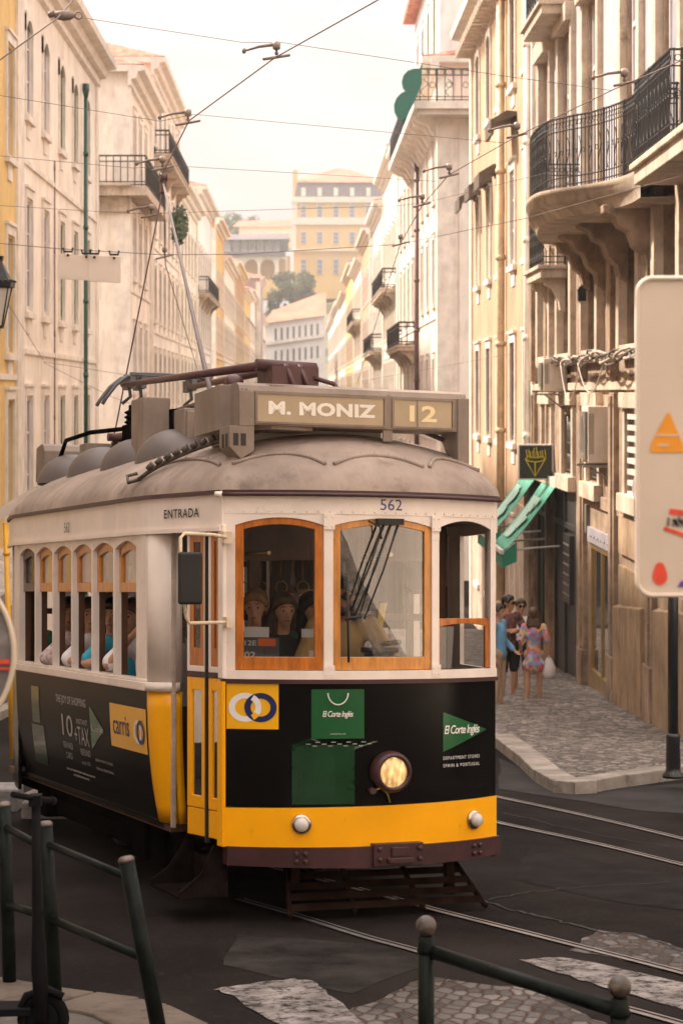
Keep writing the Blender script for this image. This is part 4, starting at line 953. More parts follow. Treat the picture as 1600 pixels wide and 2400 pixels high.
# --- lower front: black advertising panel, yellow band, maroon bumper
q = front_band(M(), -.968, .968, .765, 1.56, .0, .04); fp = smooth_front(tb(q, 'front_panel', blk))
q = front_band(M(), -.972, .972, .50, .765, .012, .05, z1f=lambda u: .765 + .012 * u); yb = smooth_front(tb(q, 'yellow_band', yel))
q = front_band(M(), -.96, .985, .36, .505, .045, .1, z0f=lambda u: .385 - .02 * (1 - abs(u))); bump = smooth_front(tb(q, 'bumper', maroon))
q = M(); q.box(-.07, .28, -.07, .02, .375, .525); q.box(.02, .20, -.10, .0, .40, .43); q.box(.05, .17, -.085, 0, .44, .50)
for x, z in ((-.03, .42), (-.03, .49), (.25, .42), (.25, .49)): q.lathe([(.018, 0), (.018, .015), (.01, .022)], (x, -.07, z), (0, -1, 0), 8)
q.box(.03, .19, -.1015, -.09, .395, .43); tb(q, 'coupler_pocket', maroon, bump, bevel=.006)
for u0 in (-.56, .72):
    for dx in (0, .055):
        for z in (.415, .465): q = M(); p = FRp(u0 + dx, z, .045); q.lathe([(.017, -.01), (.017, .012), (.009, .02)], p, (u0 * .6, -1, 0), 8); tb(q, 'bolt', maroon, bump)
q = front_band(M(), -.985, .985, 1.56, 1.588, .022, .03); smooth_front(tb(q, 'belt_moulding', maroon))
q = front_band(M(), -.975, .975, 1.588, 1.645, .012, .05); smooth_front(tb(q, 'front_sill', cream))
# letterboard with three flat arches
WIN = [(-.905, -.375), (-.315, .385), (.445, .915)]
ZT = 2.63
def archz(u):
    for a, b in WIN:
        if a <= u <= b: c = (a + b) / 2; h = (b - a) / 2; return 2.585 + .05 * (1 - ((u - c) / h) ** 2)
    return 2.56
q = M(); front_band(q, -.972, .972, 2.66, 2.79, .006, .04)
for a, b in WIN: front_band(q, a, b, 0, 2.66, .0, .035, n=14, z0f=archz)
for (a, b) in ((-.972, -.905), (-.375, -.315), (.385, .445), (.915, .972)): front_band(q, a, b, 2.50, 2.66, .002, .035, n=3)
lb = smooth_front(tb(q, 'front_letterboard', cream))
q = M()
for (a, b) in ((-.972, -.905), (-.375, -.315), (.385, .445), (.915, .972)): front_band(q, a, b, 1.645, 2.50, .002, .05, n=3)
q.xf(sh_); posts = q.build_each('front_post', cream, tram, bevel=.004, local=True)
q = M()
for u in (-.345, .415):
    for z0, z1 in ((1.60, 1.68), (2.56, 2.66)):
        q = M(); front_band(q, u - .035, u + .035, z0, z1, .016, .01, n=2)
        for z in (z0 + .02, z1 - .02):
            for dx in (-.02, .02): q.lathe([(.006, 0), (.005, .006)], FRp(u + dx, z, .016), (0, -1, 0), 6)
        tb(q, 'corner_plate', cream)
q = M()
for i in range(26):
    u = -.93 + i * 1.86 / 25; q.lathe([(.0055, 0), (.004, .006)], FRp(u, 2.675, .006), (u * .6, -1, 0), 6)
tb(q, 'rivet_row', cream)
# wooden sashes, glass
for k, (a, b) in enumerate(WIN):
    if k < 2:
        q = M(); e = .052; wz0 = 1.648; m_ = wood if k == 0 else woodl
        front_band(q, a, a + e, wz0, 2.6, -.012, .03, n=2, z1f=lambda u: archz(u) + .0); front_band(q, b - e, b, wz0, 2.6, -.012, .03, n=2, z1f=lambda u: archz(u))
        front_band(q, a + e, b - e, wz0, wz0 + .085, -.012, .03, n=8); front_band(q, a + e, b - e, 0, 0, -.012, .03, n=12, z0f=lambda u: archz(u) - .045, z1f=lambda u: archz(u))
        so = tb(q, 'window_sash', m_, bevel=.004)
        q = M(); n = 12; uu = us(a + e, b - e, n); v = []
        for u in uu: v += [FRp(u, wz0 + .085, -.028), FRp(u, archz(u) - .045, -.028)]
        q.add(v, [(2 * i, 2 * i + 1, 2 * i + 3, 2 * i + 2) for i in range(n)], 0, True); tb(q, 'pane', glass if k == 0 else glass2, so)
    else:
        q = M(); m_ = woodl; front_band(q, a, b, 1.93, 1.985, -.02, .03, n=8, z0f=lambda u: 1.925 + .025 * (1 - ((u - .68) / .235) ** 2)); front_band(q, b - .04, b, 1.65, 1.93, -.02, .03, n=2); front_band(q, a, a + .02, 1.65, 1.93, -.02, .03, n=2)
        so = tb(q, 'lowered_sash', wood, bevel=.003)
        q = M(); n = 6; uu = us(a + .02, b - .04, n); v = []
        for u in uu: v += [FRp(u, 1.65, -.035), FRp(u, 1.93, -.035)]
        q.add(v, [(2 * i, 2 * i + 1, 2 * i + 3, 2 * i + 2) for i in range(n)], 0, True); tb(q, 'pane', glass, so)
# --- outline of the car body in plan
HALF = [(-.97, .30), (-1.0, .45), (-1.07, .80), (-1.13, 1.1), (-1.175, 1.35), (-1.19, 1.6), (-1.19, 5.5), (-1.15, 5.8), (-1.0, 6.6)]
front_pts = [(u, sf(u)) for u in us(-.97, .97, 22)]
def dense(P, d=.12):
    o = []
    for i in range(len(P) - 1):
        n = max(1, int((Vector(P[i + 1]) - Vector(P[i])).length / d))
        for k in range(n): t = k / n; o.append((P[i][0] + (P[i + 1][0] - P[i][0]) * t, P[i][1] + (P[i + 1][1] - P[i][1]) * t))
    return o
rear_pts = [(u, 7.0 - sf(u)) for u in us(.97, -.97, 16)]
OUT = front_pts[:-1] + dense([(-x, y) for x, y in HALF] + [(.97, 6.7)]) + rear_pts[:-1] + dense([(-.97, 6.7)] + HALF[::-1])
NB = len(OUT); YC = 3.5
def roofpt(i, s, lift=0):
    u, y = OUT[i % NB]; q = s
    ov = 1.022
    x = u * ov * (1 - q); yy = YC + (y - YC) * (1.008 - q * 1.25 / 3.6)
    return Vector((x, yy, 2.805 + .465 * (1 - (1 - q) ** 2.3) ** .62 + lift))
q = M(); NR = 14; v = []
SS = [0, .015, .04, .08, .14, .2, .28, .36, .45, .55, .65, .75, .85, .94, 1.0]
for s in SS:
    for i in range(NB): v.append(roofpt(i, s))
q.add(v, [(k * NB + i, k * NB + (i + 1) % NB, (k + 1) * NB + (i + 1) % NB, (k + 1) * NB + i) for k in range(len(SS) - 1) for i in range(NB)], 0, True)
n0 = len(q.v); q.add([roofpt(i, 0) - Vector((0, 0, .02)) for i in range(NB)], [list(range(NB))])
roof_o = tb(q, 'roof', roofm)
def outline_band(mm, idx, z0, z1, out, th, mi=0):
    P = [Vector((*OUT[i % NB], 0)) for i in idx]; v = []
    for k, p in enumerate(P):
        d = P[min(k + 1, len(P) - 1)] - P[max(0, k - 1)]; nr = Vector((d.y, -d.x, 0)).normalized()
        if nr.dot(p - Vector((0, YC, 0))) < 0: nr = -nr
        a = p + nr * out; b = p + nr * (out - th)
        for zz, pp in ((z0, a), (z1, a), (z1, b), (z0, b)): v.append(Vector((pp.x, pp.y, zz)))
    n = len(P); f = [(4 * i + k, 4 * i + (k + 1) % 4, 4 * i + 4 + (k + 1) % 4, 4 * i + 4 + k) for i in range(n - 1) for k in range(4)]
    f += [(3, 2, 1, 0), tuple(4 * (n - 1) + k for k in range(4))]; mm.add(v, f, mi); return mm
q = M(); outline_band(q, list(range(NB)) + [0], 2.785, 2.812, .035, .06); smooth_front(tb(q, 'eave_moulding', maroon, roof_o))
q = M(); q.tube([FRp(u, 2.783, .05) for u in us(-1.0, .985, 20)], .013, 8); q.tube([FRp(-1.03, 2.783, .05), FRp(-.99, 2.783, .05)], .018, 8, mi=1); tb(q, 'drip_rail', [maroon, cream], roof_o)
# arched gutters on the roof
def gutter(ua, ub, zl, zh, side=None):
    q = M(); pts = []
    for k in range(13):
        t = k / 12; s = .10 + .085 * (1 - (2 * t - 1) ** 2)
        if side is None:
            u = ua + (ub - ua) * t; x = u * 1.022 * (1 - s); yy = YC + (sf(u) - YC) * (1.008 - s * 1.25 / 3.6)
        else:
            i = ua + (ub - ua) * t; p0 = Vector((*OUT[int(i) % NB], 0)); p1 = Vector((*OUT[(int(i) + 1) % NB], 0)); p = p0.lerp(p1, i - int(i)); x = p.x * 1.022 * (1 - s); yy = YC + (p.y - YC) * (1.008 - s * 1.25 / 3.6)
        pts.append(Vector((x, yy, 2.805 + .465 * (1 - (1 - s) ** 2.3) ** .62 + .004)))
    q.tube(pts, .014, 6)
    for p in pts[::2]: q.lathe([(.006, 0), (.005, .02)], p, (0, 0, 1), 6)
    tb(q, 'roof_gutter', roofm, roof_o)
gutter(-.96, -.36, 0, 0); gutter(-.30, .40, 0, 0); gutter(.45, .96, 0, 0)
gutter(NB - 9, NB - 1.0, 0, 0, side=1)
# side letterboard (left) with drip edge
iL = [i for i in range(NB) if OUT[i][0] < -.9 and OUT[i][1] > .28 and OUT[i][1] < 6.8] ; iL.sort(key=lambda i: OUT[i][1])
iR = [i for i in range(NB) if OUT[i][0] > .9 and OUT[i][1] > .28 and OUT[i][1] < 6.8]; iR.sort(key=lambda i: OUT[i][1])
q = M(); outline_band(q, iL, 2.565, 2.79, .012, .03); outline_band(q, iL, 2.545, 2.572, .03, .03); sl = tb(q, 'side_letterboard', cream)
q = M(); outline_band(q, iR, 2.565, 2.79, .012, .03); tb(q, 'side_letterboard', cream)
q = M(); outline_band(q, [i for i in range(NB) if OUT[i][1] > 6.6], 2.565, 2.79, .0, .03); tb(q, 'rear_letterboard', cream)
# --- main body sides
YP0, PITCH = 1.54, .635
def side_x(z, s=-1):   # side panel curves in towards its foot
    t = max(0, (1.46 - z) / .89); return s * (1.19 - .085 * t ** 2.2)
def side_pt(s):
    return lambda a, b, o=0.0: Vector((side_x(b, s) + s * o, a, b))
for s in (-1, 1):
    q = M(); n = 8
    zs = [.57 + .89 * k / n for k in range(n + 1)]
    v = [Vector((side_x(z, s), y, z)) for y in (1.34, 5.5) for z in zs]; v += [p - Vector((s * .04, 0, 0)) for p in v]; m1 = n + 1
    f = [(k, k + 1, m1 + k + 1, m1 + k) for k in range(n)]; f += [(2 * m1 + k, 2 * m1 + m1 + k, 2 * m1 + m1 + k + 1, 2 * m1 + k + 1) for k in range(n)]
    f += [(0, m1, 3 * m1, 2 * m1), (n, 2 * m1 + n, 3 * m1 + n, m1 + n)] + [(k, 2 * m1 + k, 2 * m1 + k + 1, k + 1) for k in range(n)]
    q.add(v, f, 0, False); q.box(min(s * 1.115, s * 1.10), max(s * 1.115, s * 1.10), 1.34, 5.5, .55, .575)
    pan = tb(q, 'side_panel', blk_s)
    q = M(); x0, x1 = sorted((s * 1.15, s * 1.225)); q.box(x0, x1, 1.32, 5.5, 1.465, 1.525); q.box(*sorted((s * 1.12, s * 1.205)), 1.33, 5.5, 1.526, 1.545); tb(q, 'side_sill', cream, bevel=.006)
    q = M(); x0, x1 = sorted((s * 1.15, s * 1.2))
    for k in range(7):
        y = YP0 + k * PITCH; wd = .022 if 0 < k < 6 else .035; q.box(x0, x1, y - wd, y + wd, 1.545, 2.50)
        q.box(*sorted((s * 1.10, s * 1.15)), y - wd * .6, y + wd * .6, 1.545, 2.2, 1)
    # arched heads
    for k in range(6):
        ya, y2 = YP0 + k * PITCH + .022, YP0 + (k + 1) * PITCH - .022
        pts = []; nn = 8
        for i in range(nn + 1): t = i / nn; pts.append((ya + (y2 - ya) * t, 2.455 + .055 * (1 - (2 * t - 1) ** 2)))
        q.prism(pts + [(y2, 2.57), (ya, 2.57)], (s * 1.16, 0, 0), (0, 1, 0), (0, 0, 1), (s * .035, 0, 0))
    q.box(*sorted((s * 1.155, s * 1.197)), YP0 - .2, YP0 - .035, 1.545, 2.56); q.box(*sorted((s * 1.155, s * 1.197)), YP0 + 6 * PITCH + .035, 5.5, 1.545, 2.56)
    for k in range(7): q.box(*sorted((s * 1.155, s * 1.196)), YP0 + k * PITCH - .022, YP0 + k * PITCH + .022, 2.50, 2.57)
    tb(q, 'window_post', [cream, wood_in], bevel=0)
    for k in range(6):
        ya, y2 = YP0 + k * PITCH + .024, YP0 + (k + 1) * PITCH - .024; q = M(); x0 = s * 1.135; e = .045
        arc_ = lambda y, o: 2.455 + .055 * (1 - (2 * (y - ya) / (y2 - ya) - 1) ** 2) - o
        q.box(*sorted((x0, x0 + s * .03)), ya, y2, 2.145, 2.215); q.box(*sorted((x0, x0 + s * .03)), ya, ya + e, 2.215, 2.45); q.box(*sorted((x0, x0 + s * .03)), y2 - e, y2, 2.215, 2.45)
        top = [ya + (y2 - ya) * i / 8 for i in range(9)]
        q.prism([(y, arc_(y, 0) + .01) for y in top] + [(y, arc_(y, .065)) for y in top[::-1]], (x0, 0, 0), (0, 1, 0), (0, 0, 1), (s * .03, 0, 0))
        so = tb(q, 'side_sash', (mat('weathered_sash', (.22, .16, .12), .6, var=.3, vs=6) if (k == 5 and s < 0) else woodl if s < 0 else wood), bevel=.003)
        q = M(); q.add([(x0 + s * .012, ya + e, 2.21), (x0 + s * .012, y2 - e, 2.21), (x0 + s * .012, y2 - e, 2.46), (x0 + s * .012, ya + e, 2.46)], [(0, 1, 2, 3)]); tb(q, 'pane', glass_s, so)
# roller blinds behind the upper panes on the near side
for k in range(6):
    ya, y2 = YP0 + k * PITCH + .05, YP0 + (k + 1) * PITCH - .05; q = M(); rr = _r.Random(k)
    q.grid(lambda a, b: Vector((-1.105 + .008 * sin(b * 14 + a * 3), ya + (y2 - ya) * a, 2.52 - (.17 + .06 * (k % 3) + .03 * (k % 2)) * b - .012 * sin(a * 7 + k) * b)), 8, 8)
    q.grid(lambda a, b: Vector((-1.085 + .01 * sin(b * 9 + a * 4 + k), ya + (y2 - ya) * a, 2.52 - .345 * b)), 6, 8)
    q2 = M(); q2.grid(lambda a, b: Vector((1.09 + .01 * sin(b * 9), ya + (y2 - ya) * a, 2.52 - (.34 + .3 * (k % 2)) * b)), 4, 4); tb(q2, 'blind', mat('added_far_blind', (.16, .12, .09), .9))  # far-side blind, added to darken the tram interior
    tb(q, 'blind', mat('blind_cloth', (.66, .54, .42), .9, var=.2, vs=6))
# corner column between side and door: cream above, yellow below, rounded
def column(mm, z0, z1, taper=True, n=10, mi=0, nz=8):
    P = []
    for k in range(n + 1):
        t = k / n; ang = pi * .5 * t
        P.append((-1.19 + .13 * (1 - cos(ang)), 1.34 - .20 * sin(ang)))
    P.append((-1.045, 1.125)); P.append((-1.0, 1.125))
    v = []
    for j in range(nz + 1):
        z = z0 + (z1 - z0) * j / nz; ins = .085 * max(0, (1.46 - z) / .89) ** 2.2 if taper else 0
        v += [Vector((x + ins * (1 if x < -1.08 else .4), y, z)) for x, y in P]
    w_ = len(P); mm.add(v, [(j * w_ + i, j * w_ + i + 1, (j + 1) * w_ + i + 1, (j + 1) * w_ + i) for j in range(nz) for i in range(w_ - 1)], mi, True); return mm
q = column(M(), .56, 1.465); tb(q, 'corner_column_foot', yel, solid=.02)
q = column(M(), 1.525, 2.57, False, nz=2); tb(q, 'corner_column', cream, solid=.02)
q = column(M(), 1.465, 1.528, False, nz=1); q.xf(lambda p: Vector((p.x * 1.018, p.y - .012, p.z)))
for k in range(4): q.lathe([(.007, 0), (.006, .01)], (-1.16 + .03 * k, 1.17 - .004 * k, 1.495), (-.3, -1, 0), 6)
tb(q, 'corner_sill', cream, solid=.02)
q = M(); q.box(-1.075, -1.05, 1.11, 1.15, .54, 2.57)
for k in range(12): q.lathe([(.008, 0), (.006, .008)], (-1.062, 1.11, .65 + k * .16), (0, -1, 0), 6)
tb(q, 'door_jamb', mat('jamb_beige', (.50, .40, .33), .5, var=.2, vs=4, streak=.4))
# --- folding doors
def leaf(p0, p1, slit, name='door_leaf'):
    p0, p1 = Vector((*p0, 0)), Vector((*p1, 0)); d = (p1 - p0); ln = d.length; d.normalize(); nr = Vector((-d.y, d.x, 0))
    if nr.x > 0 and abs(nr.x) > abs(nr.y) or nr.y > 0 and abs(nr.y) >= abs(nr.x): nr = -nr
    def bb(mm, a, b, z0, z1, o0=0, o1=.03, mi=0): mm.obox(p0 + d * a - nr * (.03 - o0 - 0) * 0 + nr * (o0 - .03) + Vector((0, 0, z0)), d * (b - a), nr * (o1 - o0), (0, 0, z1 - z0), mi)
    q = M(); e = max(.045, ln * .24)
    bb(q, 0, e, .72, 1.585); bb(q, ln - e, ln, .72, 1.585); bb(q, e, ln - e, .72, .80); bb(q, e, ln - e, 1.50, 1.585); bb(q, 0, ln, .535, .715, -.004, .028)
    lf = tb(q, name, yel, bevel=.005)
    q = M(); bb(q, 0, ln, 1.587, 1.62, 0, .034); tb(q, 'door_moulding', maroon, lf)
    q = M(); c = .03; bb(q, 0, c, 1.622, 2.585); bb(q, ln - c, ln, 1.622, 2.585); bb(q, c, ln - c, 1.622, 1.66); bb(q, c, ln - c, 2.55, 2.585); tb(q, 'door_frame', cream, lf, bevel=.003)
    q = M(); e2 = max(.04, ln * .2); bb(q, c, c + e2, 1.66, 2.55, .004, .026); bb(q, ln - c - e2, ln - c, 1.66, 2.55, .004, .026); bb(q, c + e2, ln - c - e2, 1.66, 1.78, .004, .026); bb(q, c + e2, ln - c - e2, 2.48, 2.55, .004, .026); tb(q, 'door_sash', wood, lf, bevel=.003)
    q = M()
    for z0, z1, a in ((.80, 1.50, e), (1.78, 2.48, c + e2)):
        o = p0 + d * a - nr * .012; b = p0 + d * (ln - a) - nr * .012
        q.add([o + Vector((0, 0, z0)), b + Vector((0, 0, z0)), b + Vector((0, 0, z1)), o + Vector((0, 0, z1))], [(0, 1, 2, 3)])
    tb(q, 'pane', glass_s, lf)
    return lf
l1 = leaf((-1.062, .81), (-1.012, .55), 1); l2 = leaf((-1.005, .52), (-.972, .36), 1)
q = M(); q.box(-1.018, -.99, .53, .555, .5, 2.58); tb(q, 'door_rubber', rubber)
# corner post at the left end of the front
q = M(); q.obox((-.985, .275, 1.588), (.03, .0, 0), (-.012, .07, 0), (0, 0, 1.0)); tb(q, 'corner_post', cream, bevel=.008)
q = M(); q.obox((-.985, .285, .50), (.02, -.012, 0), (-.012, .07, 0), (0, 0, 1.07))
for k in range(8): q.lathe([(.006, 0), (.005, .007)], (-.978, .283, .58 + k * .13), (-.3, -1, 0), 6)
tb(q, 'corner_post_foot', yel, bevel=.006)
# right-hand platform side, closed
q = M(); iRf = [i for i in iR if OUT[i][1] < 1.5]; outline_band(q, iRf, .36, .50, .0, .03, 1); outline_band(q, iRf, .50, 1.56, -.004, .03, 0); outline_band(q, [i for i in iR if OUT[i][1] < .55], 1.56, 2.57, -.01, .03, 2); outline_band(q, iRf, 1.56, 1.64, .0, .03, 2)
outline_band(q, [i for i in iR if 1.1 < OUT[i][1] < 1.6], 1.64, 2.57, 0, .03, 2); tb(q, 'right_platform_side', [yel, maroon, cream])
# rear end, mostly hidden: closed lower body and window posts
rp = [i for i in range(NB) if OUT[i][1] > 5.45]; rp.sort(key=lambda i: (i))
q = M(); outline_band(q, rp, .42, 1.5, -.02, .03, 0); outline_band(q, rp, 1.5, 1.56, 0, .03, 1)
for i in rp[::4]: outline_band(q, [i, i + 1], 1.56, 2.57, -.01, .04, 1)
tb(q, 'rear_platform', [blk, cream])
# --- inside
q = M(); q.box(-1.06, 1.06, 1.2, 6.4, .50, .55); q.box(-.9, .9, .4, 1.2, .50, .55); tb(q, 'floor', wood_in)
q = M(); q.add([Vector((OUT[i][0] * .97, YC + (OUT[i][1] - YC) * .98, 2.64)) for i in range(NB)], [list(range(NB))]); tb(q, 'ceiling', mat('tram_ceiling', (.16, .11, .075), .6, var=.2))
# bulkhead between platform and saloon, and the rear one
for y, s in ((1.42, 1), (5.45, 0)):
    q = M()
    for x0, x1 in ((-1.1, -.95), (-.42, -.34), (.34, .42), (.95, 1.1)): q.box(x0, x1, y, y + .05, .55, 2.64)
    q.box(-.95, -.42, y + .002, y + .048, .55, 1.35); q.box(.42, .95, y + .002, y + .048, .55, 1.35); q.box(-1.1, 1.1, y + .001, y + .049, 2.38, 2.64); q.box(-.95, -.42, y + .004, y + .046, 1.95, 2.0); q.box(.42, .95, y + .004, y + .046, 1.95, 2.0)
    tb(q, 'bulkhead', wood_in, bevel=.004)
q = M()
for k in range(5):
    y = 1.9 + k * .72
    for s in (-1, 1):
        x0, x1 = sorted((s * .35, s * 1.08)); q.box(x0, x1, y, y + .42, .95, 1.03); q.box(x0, x1, y + .40, y + .46, 1.03, 1.50); q.box(x0 + .3, x0 + .4, y + .1, y + .3, .55, .95, 1)
tb(q, 'bench_seat', [mat('seat_brown', (.16, .08, .04), .5, var=.2), underm], bevel=.008)
q = M()
for s in (-1, 1):
    q.tube([(s * .45, .9, 2.42), (s * .45, 6, 2.42)], .014, 8)
    for k in range(9): q.tube([(s * .45, 1.7 + k * .5, 2.42), (s * .45, 1.7 + k * .5, 2.25)], .009, 5); q.tube([(s * .45 + .05 * cos(t), 1.7 + k * .5, 2.19 + .05 * sin(t)) for t in [j * pi / 5 for j in range(10)]], .007, 5, closed=True, cap=False)
tb(q, 'hand_rail', mat('handrail_brass', (.5, .35, .15), .3, metal=1))
# driver's desk and controls
q = M(); front_band(q, -.9, .9, 1.0, 1.63, -.06, .25); q.box(-.1, .42, .30, .62, 1.0, 1.72); q.lathe([(.10, 0), (.10, .12), (.13, .13), (.13, .16)], (.22, .55, 1.62), n=20); q.tube([(.22, .55, 1.8), (.36, .50, 1.82)], .02, 8)
tb(q, 'control_desk', mat('desk_black', (.02, .018, .016), .35), bevel=.008)
# sun visor / dark curved blind behind the driver's screen: round black fan seen above his head
q = M(); pr = [(.33 + .25 * cos(t), 1.90 + .28 * sin(t)) for t in [pi * (k / 16) for k in range(17)]]
q.prism([(x, z) for x, z in pr], (.0, 1.28, .12), (1, 0, 0), (0, 0, 1), (0, .02, 0)); tb(q, 'seat_headrest', mat('headrest_black', (.02, .018, .016), .7))
q = M(); q.obox((.46, 1.26, 1.78), (.05, 0, 0), (0, .01, 0), (.055, 0, .30)); tb(q, 'yellow_strap', mat('strap_yellow', (.75, .50, .02), .5))
# placards in the left screen
wcard = mat('white_card', (.75, .72, .70), .6, var=.05)
q = M(); o = .0
def plate(u0, u1, z0, z1, dep=.035): 
    mm = M(); mm.add([FRp(u0, z0, -dep), FRp(u1, z0, -dep), FRp(u1, z1, -dep), FRp(u0, z1, -dep)], [(0, 1, 2, 3)]); return mm
def fit(v, x0, x1, y0, y1):
    ax = [p[0] for p in v]; ay = [p[1] for p in v]; a, b, c, d = min(ax), max(ax), min(ay), max(ay)
    return [(x0 + (p[0] - a) / (b - a) * (x1 - x0), y0 + (p[1] - c) / (d - c) * (y1 - y0)) for p in v]
pc = tb(plate(-.853, -.64, 1.705, 1.855), 'route_placard', mat('placard_grey', (.12, .115, .125), .4))
d_ = M(); fn = lambda a, b: FRp(a, b, -.033)
for txt, r_ in (('12E', (-.842, -.775, 1.805, 1.838)), ('02', (-.845, -.78, 1.722, 1.765))):
    v, f = text_mesh(txt, bold=.02); decal(fn, fit(v, *r_), f, 0, d_)
v, f = rect2(-.765, -.66, 1.802, 1.85); decal(fn, v, f, 1, d_)
tb(d_, 'placard_lettering', [mat('lettering_white', (.8, .78, .76), .5, var=.03), mat('placard_orange', (.85, .20, .03), .5, var=.03)], pc)
for r_ in ((-.845, -.70, 1.858, 1.925), (-.505, -.425, 1.86, 1.915), (-.457, -.42, 1.735, 1.775)): tb(plate(*r_), 'paper_notice', wcard)
# --- windscreen wipers
q = M(); P0 = FRp(.06, 2.60, .02)
for (x1, z1, x0) in ((-.21, 2.03, .00), (-.19, 1.99, .05), (-.12, 1.98, .10)): q.tube([FRp(x0 + .02, 2.61, .03), FRp((x0 + x1) / 2 + .01, (2.61 + z1) / 2, .055), FRp(x1, z1, .03)], [.009, .007, .005], 6)
q.tube([FRp(-.235, 2.24, .03), FRp(-.225, 1.70, .03)], .008, 6); q.box(-.03, .15, -.05, .0, 2.595, 2.635)
q.tube([FRp(-.09, 2.62, .02), FRp(-.02, 2.58, .05), FRp(-.01, 2.5, .05)], .006, 6)
q.tube([FRp(-.25, 1.98, .03), FRp(-.14, 2.0, .035)], .012, 6); tb(q, 'windscreen_wiper', rubber)
# --- headlight and marker lamps
q = M(); hp = FRp(.065, .985, 0); q.lathe([(.135, -.02), (.138, .03), (.132, .07), (.118, .09), (.102, .092), (.098, .06)], hp, (.03, -1, 0), 32)
hl = tb(q, 'headlight', maroon)
lens = bpy.data.materials.new('headlight_lens'); lens.use_nodes = True; n_ = lens.node_tree; b_ = n_.nodes['Principled BSDF']; b_.inputs['Base Color'].default_value = (.55, .38, .18, 1); b_.inputs['Roughness'].default_value = .08; b_.inputs['Coat Weight'].default_value = .8
t_ = n_.nodes.new('ShaderNodeTexCoord'); mp_ = n_.nodes.new('ShaderNodeMapping'); wv = n_.nodes.new('ShaderNodeTexNoise'); mp_.inputs['Scale'].default_value = (26, 1, 9); wv.inputs['Scale'].default_value = 1.6; wv.inputs['Detail'].default_value = 3
r_ = n_.nodes.new('ShaderNodeValToRGB'); r_.color_ramp.elements[0].position = .36; r_.color_ramp.elements[0].color = (.30, .13, .035, 1); r_.color_ramp.elements[1].position = .66; r_.color_ramp.elements[1].color = (1.0, .66, .26, 1)
n_.links.new(t_.outputs['Object'], mp_.inputs[0]); n_.links.new(mp_.outputs[0], wv.inputs['Vector']); n_.links.new(wv.outputs['Fac'], r_.inputs[0]); n_.links.new(r_.outputs[0], b_.inputs['Emission Color']); b_.inputs['Emission Strength'].default_value = .55
q = M(); q.lathe([(.1, .05), (.098, .066), (.08, .078), (.05, .086), (.02, .09), (0, .09)], hp, (.03, -1, 0), 28); tb(q, 'headlight_lens', lens, hl)
q = M(); q.lathe([(.022, 0), (.022, .05)], hp + Vector((-.13, 0, -.12)), (0, -1, 0), 10); q.tube([hp + Vector((-.13, -.03, -.12)), hp + Vector((-.08, -.06, -.1)), hp + Vector((-.03, -.045, -.14)), hp + Vector((0, -.015, -.2))], .005, 6, mi=1); tb(q, 'headlight_bracket', [maroon, mat('yellow_cable', (.4, .28, .02), .5)], hl)
frost = mat('frosted_lens', (.62, .60, .58), .15, var=.08, coat=.6)
for u, z in ((-.52, .655), (.735, .635)):
    p = FRp(u, z, .012); ax = Vector((u * .62, -1, 0)); q = M(); q.lathe([(.064, 0), (.066, .012), (.058, .022), (.046, .024)], p, ax, 24); mk = tb(q, 'marker_lamp', chrome)
    q = M(); q.lathe([(.047, .02), (.045, .045), (.035, .058), (.015, .065), (0, .066)], p, ax, 20); tb(q, 'lamp_lens', frost, mk)
# --- advertisement and lettering
W_ = mat('print_white', (.78, .76, .74), .4, var=.02); Gn = mat('print_green', (.012, .10, .03), .25, var=.1, coat=.3); Gd = mat('print_dark_green', (.006, .040, .012), .2, var=.3, vs=2, coat=.3); Bl = mat('print_navy', (.012, .018, .10), .35, var=.02); Yp = mat('print_yellow', (.86, .44, .004), .3, var=.04, coat=.3)
def fdec(o): return lambda a, b: FRp(a, b, o)
def put(mm, fn, v, f, mi=0): return decal(fn, v, f, mi, mm)
q = M(); v, f = rect2(-.955, -.655, 1.265, 1.558, 8, 1); put(q, fdec(.004), v, f, 0)
cx, cz = -.845, 1.405
v, f = ring2(cx - .005, cz, .058, .094); put(q, fdec(.006), v, f, 1)
v, f = ring2(cx + .083, cz, .058, .094); put(q, fdec(.008), v, f, 2)
v, f = ring2(cx - .005, cz, .058, .094, -1.05, 1.05, 20)
v, f = ring2(cx - .005, cz, .058, .094, -1.02, -.55, 8); put(q, fdec(.010), v, f, 0); v, f = ring2(cx - .005, cz, .058, .094, .25, 1.02, 12); put(q, fdec(.010), v, f, 1)
tb(q, 'ring_emblem_plate', [Yp, W_, Bl], fp)
q = M(); v, f = rect2(-.455, -.11, 1.205, 1.525, 6, 2); put(q, fdec(.003), v, f, 0)
v, f = rect2(-.575, -.175, .78, 1.165, 6, 1); put(q, fdec(.003), v, f, 1)
v, f = [(-.575, 1.165), (-.47, 1.205), (-.12, 1.20), (-.01, 1.185), (-.175, 1.165 - .03), (-.20, 1.135)], [(0, 1, 2, 3, 4, 5)]; put(q, fdec(.0035), v, f, 2)
for i in range(9):
    for j in range(3):
        if (i + j) % 2: x = -.50 + i * .05 + j * .01; z = 1.155 + j * .012; put(q, fdec(.0045), *rect2(x, x + .03, z, z + .007), 3)
tb(q, 'shopping_bag_print', [Gn, Gd, Gd, mat('print_grey', (.25, .27, .25), .4)], fp)
q = M(); pts = [(-.285 + .066 * cos(t), 1.50 - .075 * sin(t)) for t in [pi * k / 14 for k in range(15)]]; q.tube([FRp(x, z, .005) for x, z in pts], .0045, 5); tb(q, 'bag_handle_print', W_, fp)
def script(mm, fn, x0, x1, z0, z1, mi):   # flowing hand-lettered style
    v, f = text_mesh('El Corte Inglés', bold=.012, shear=.22, spacing=.86); put(mm, fn, fit(v, x0, x1, z0, z1), f, mi)
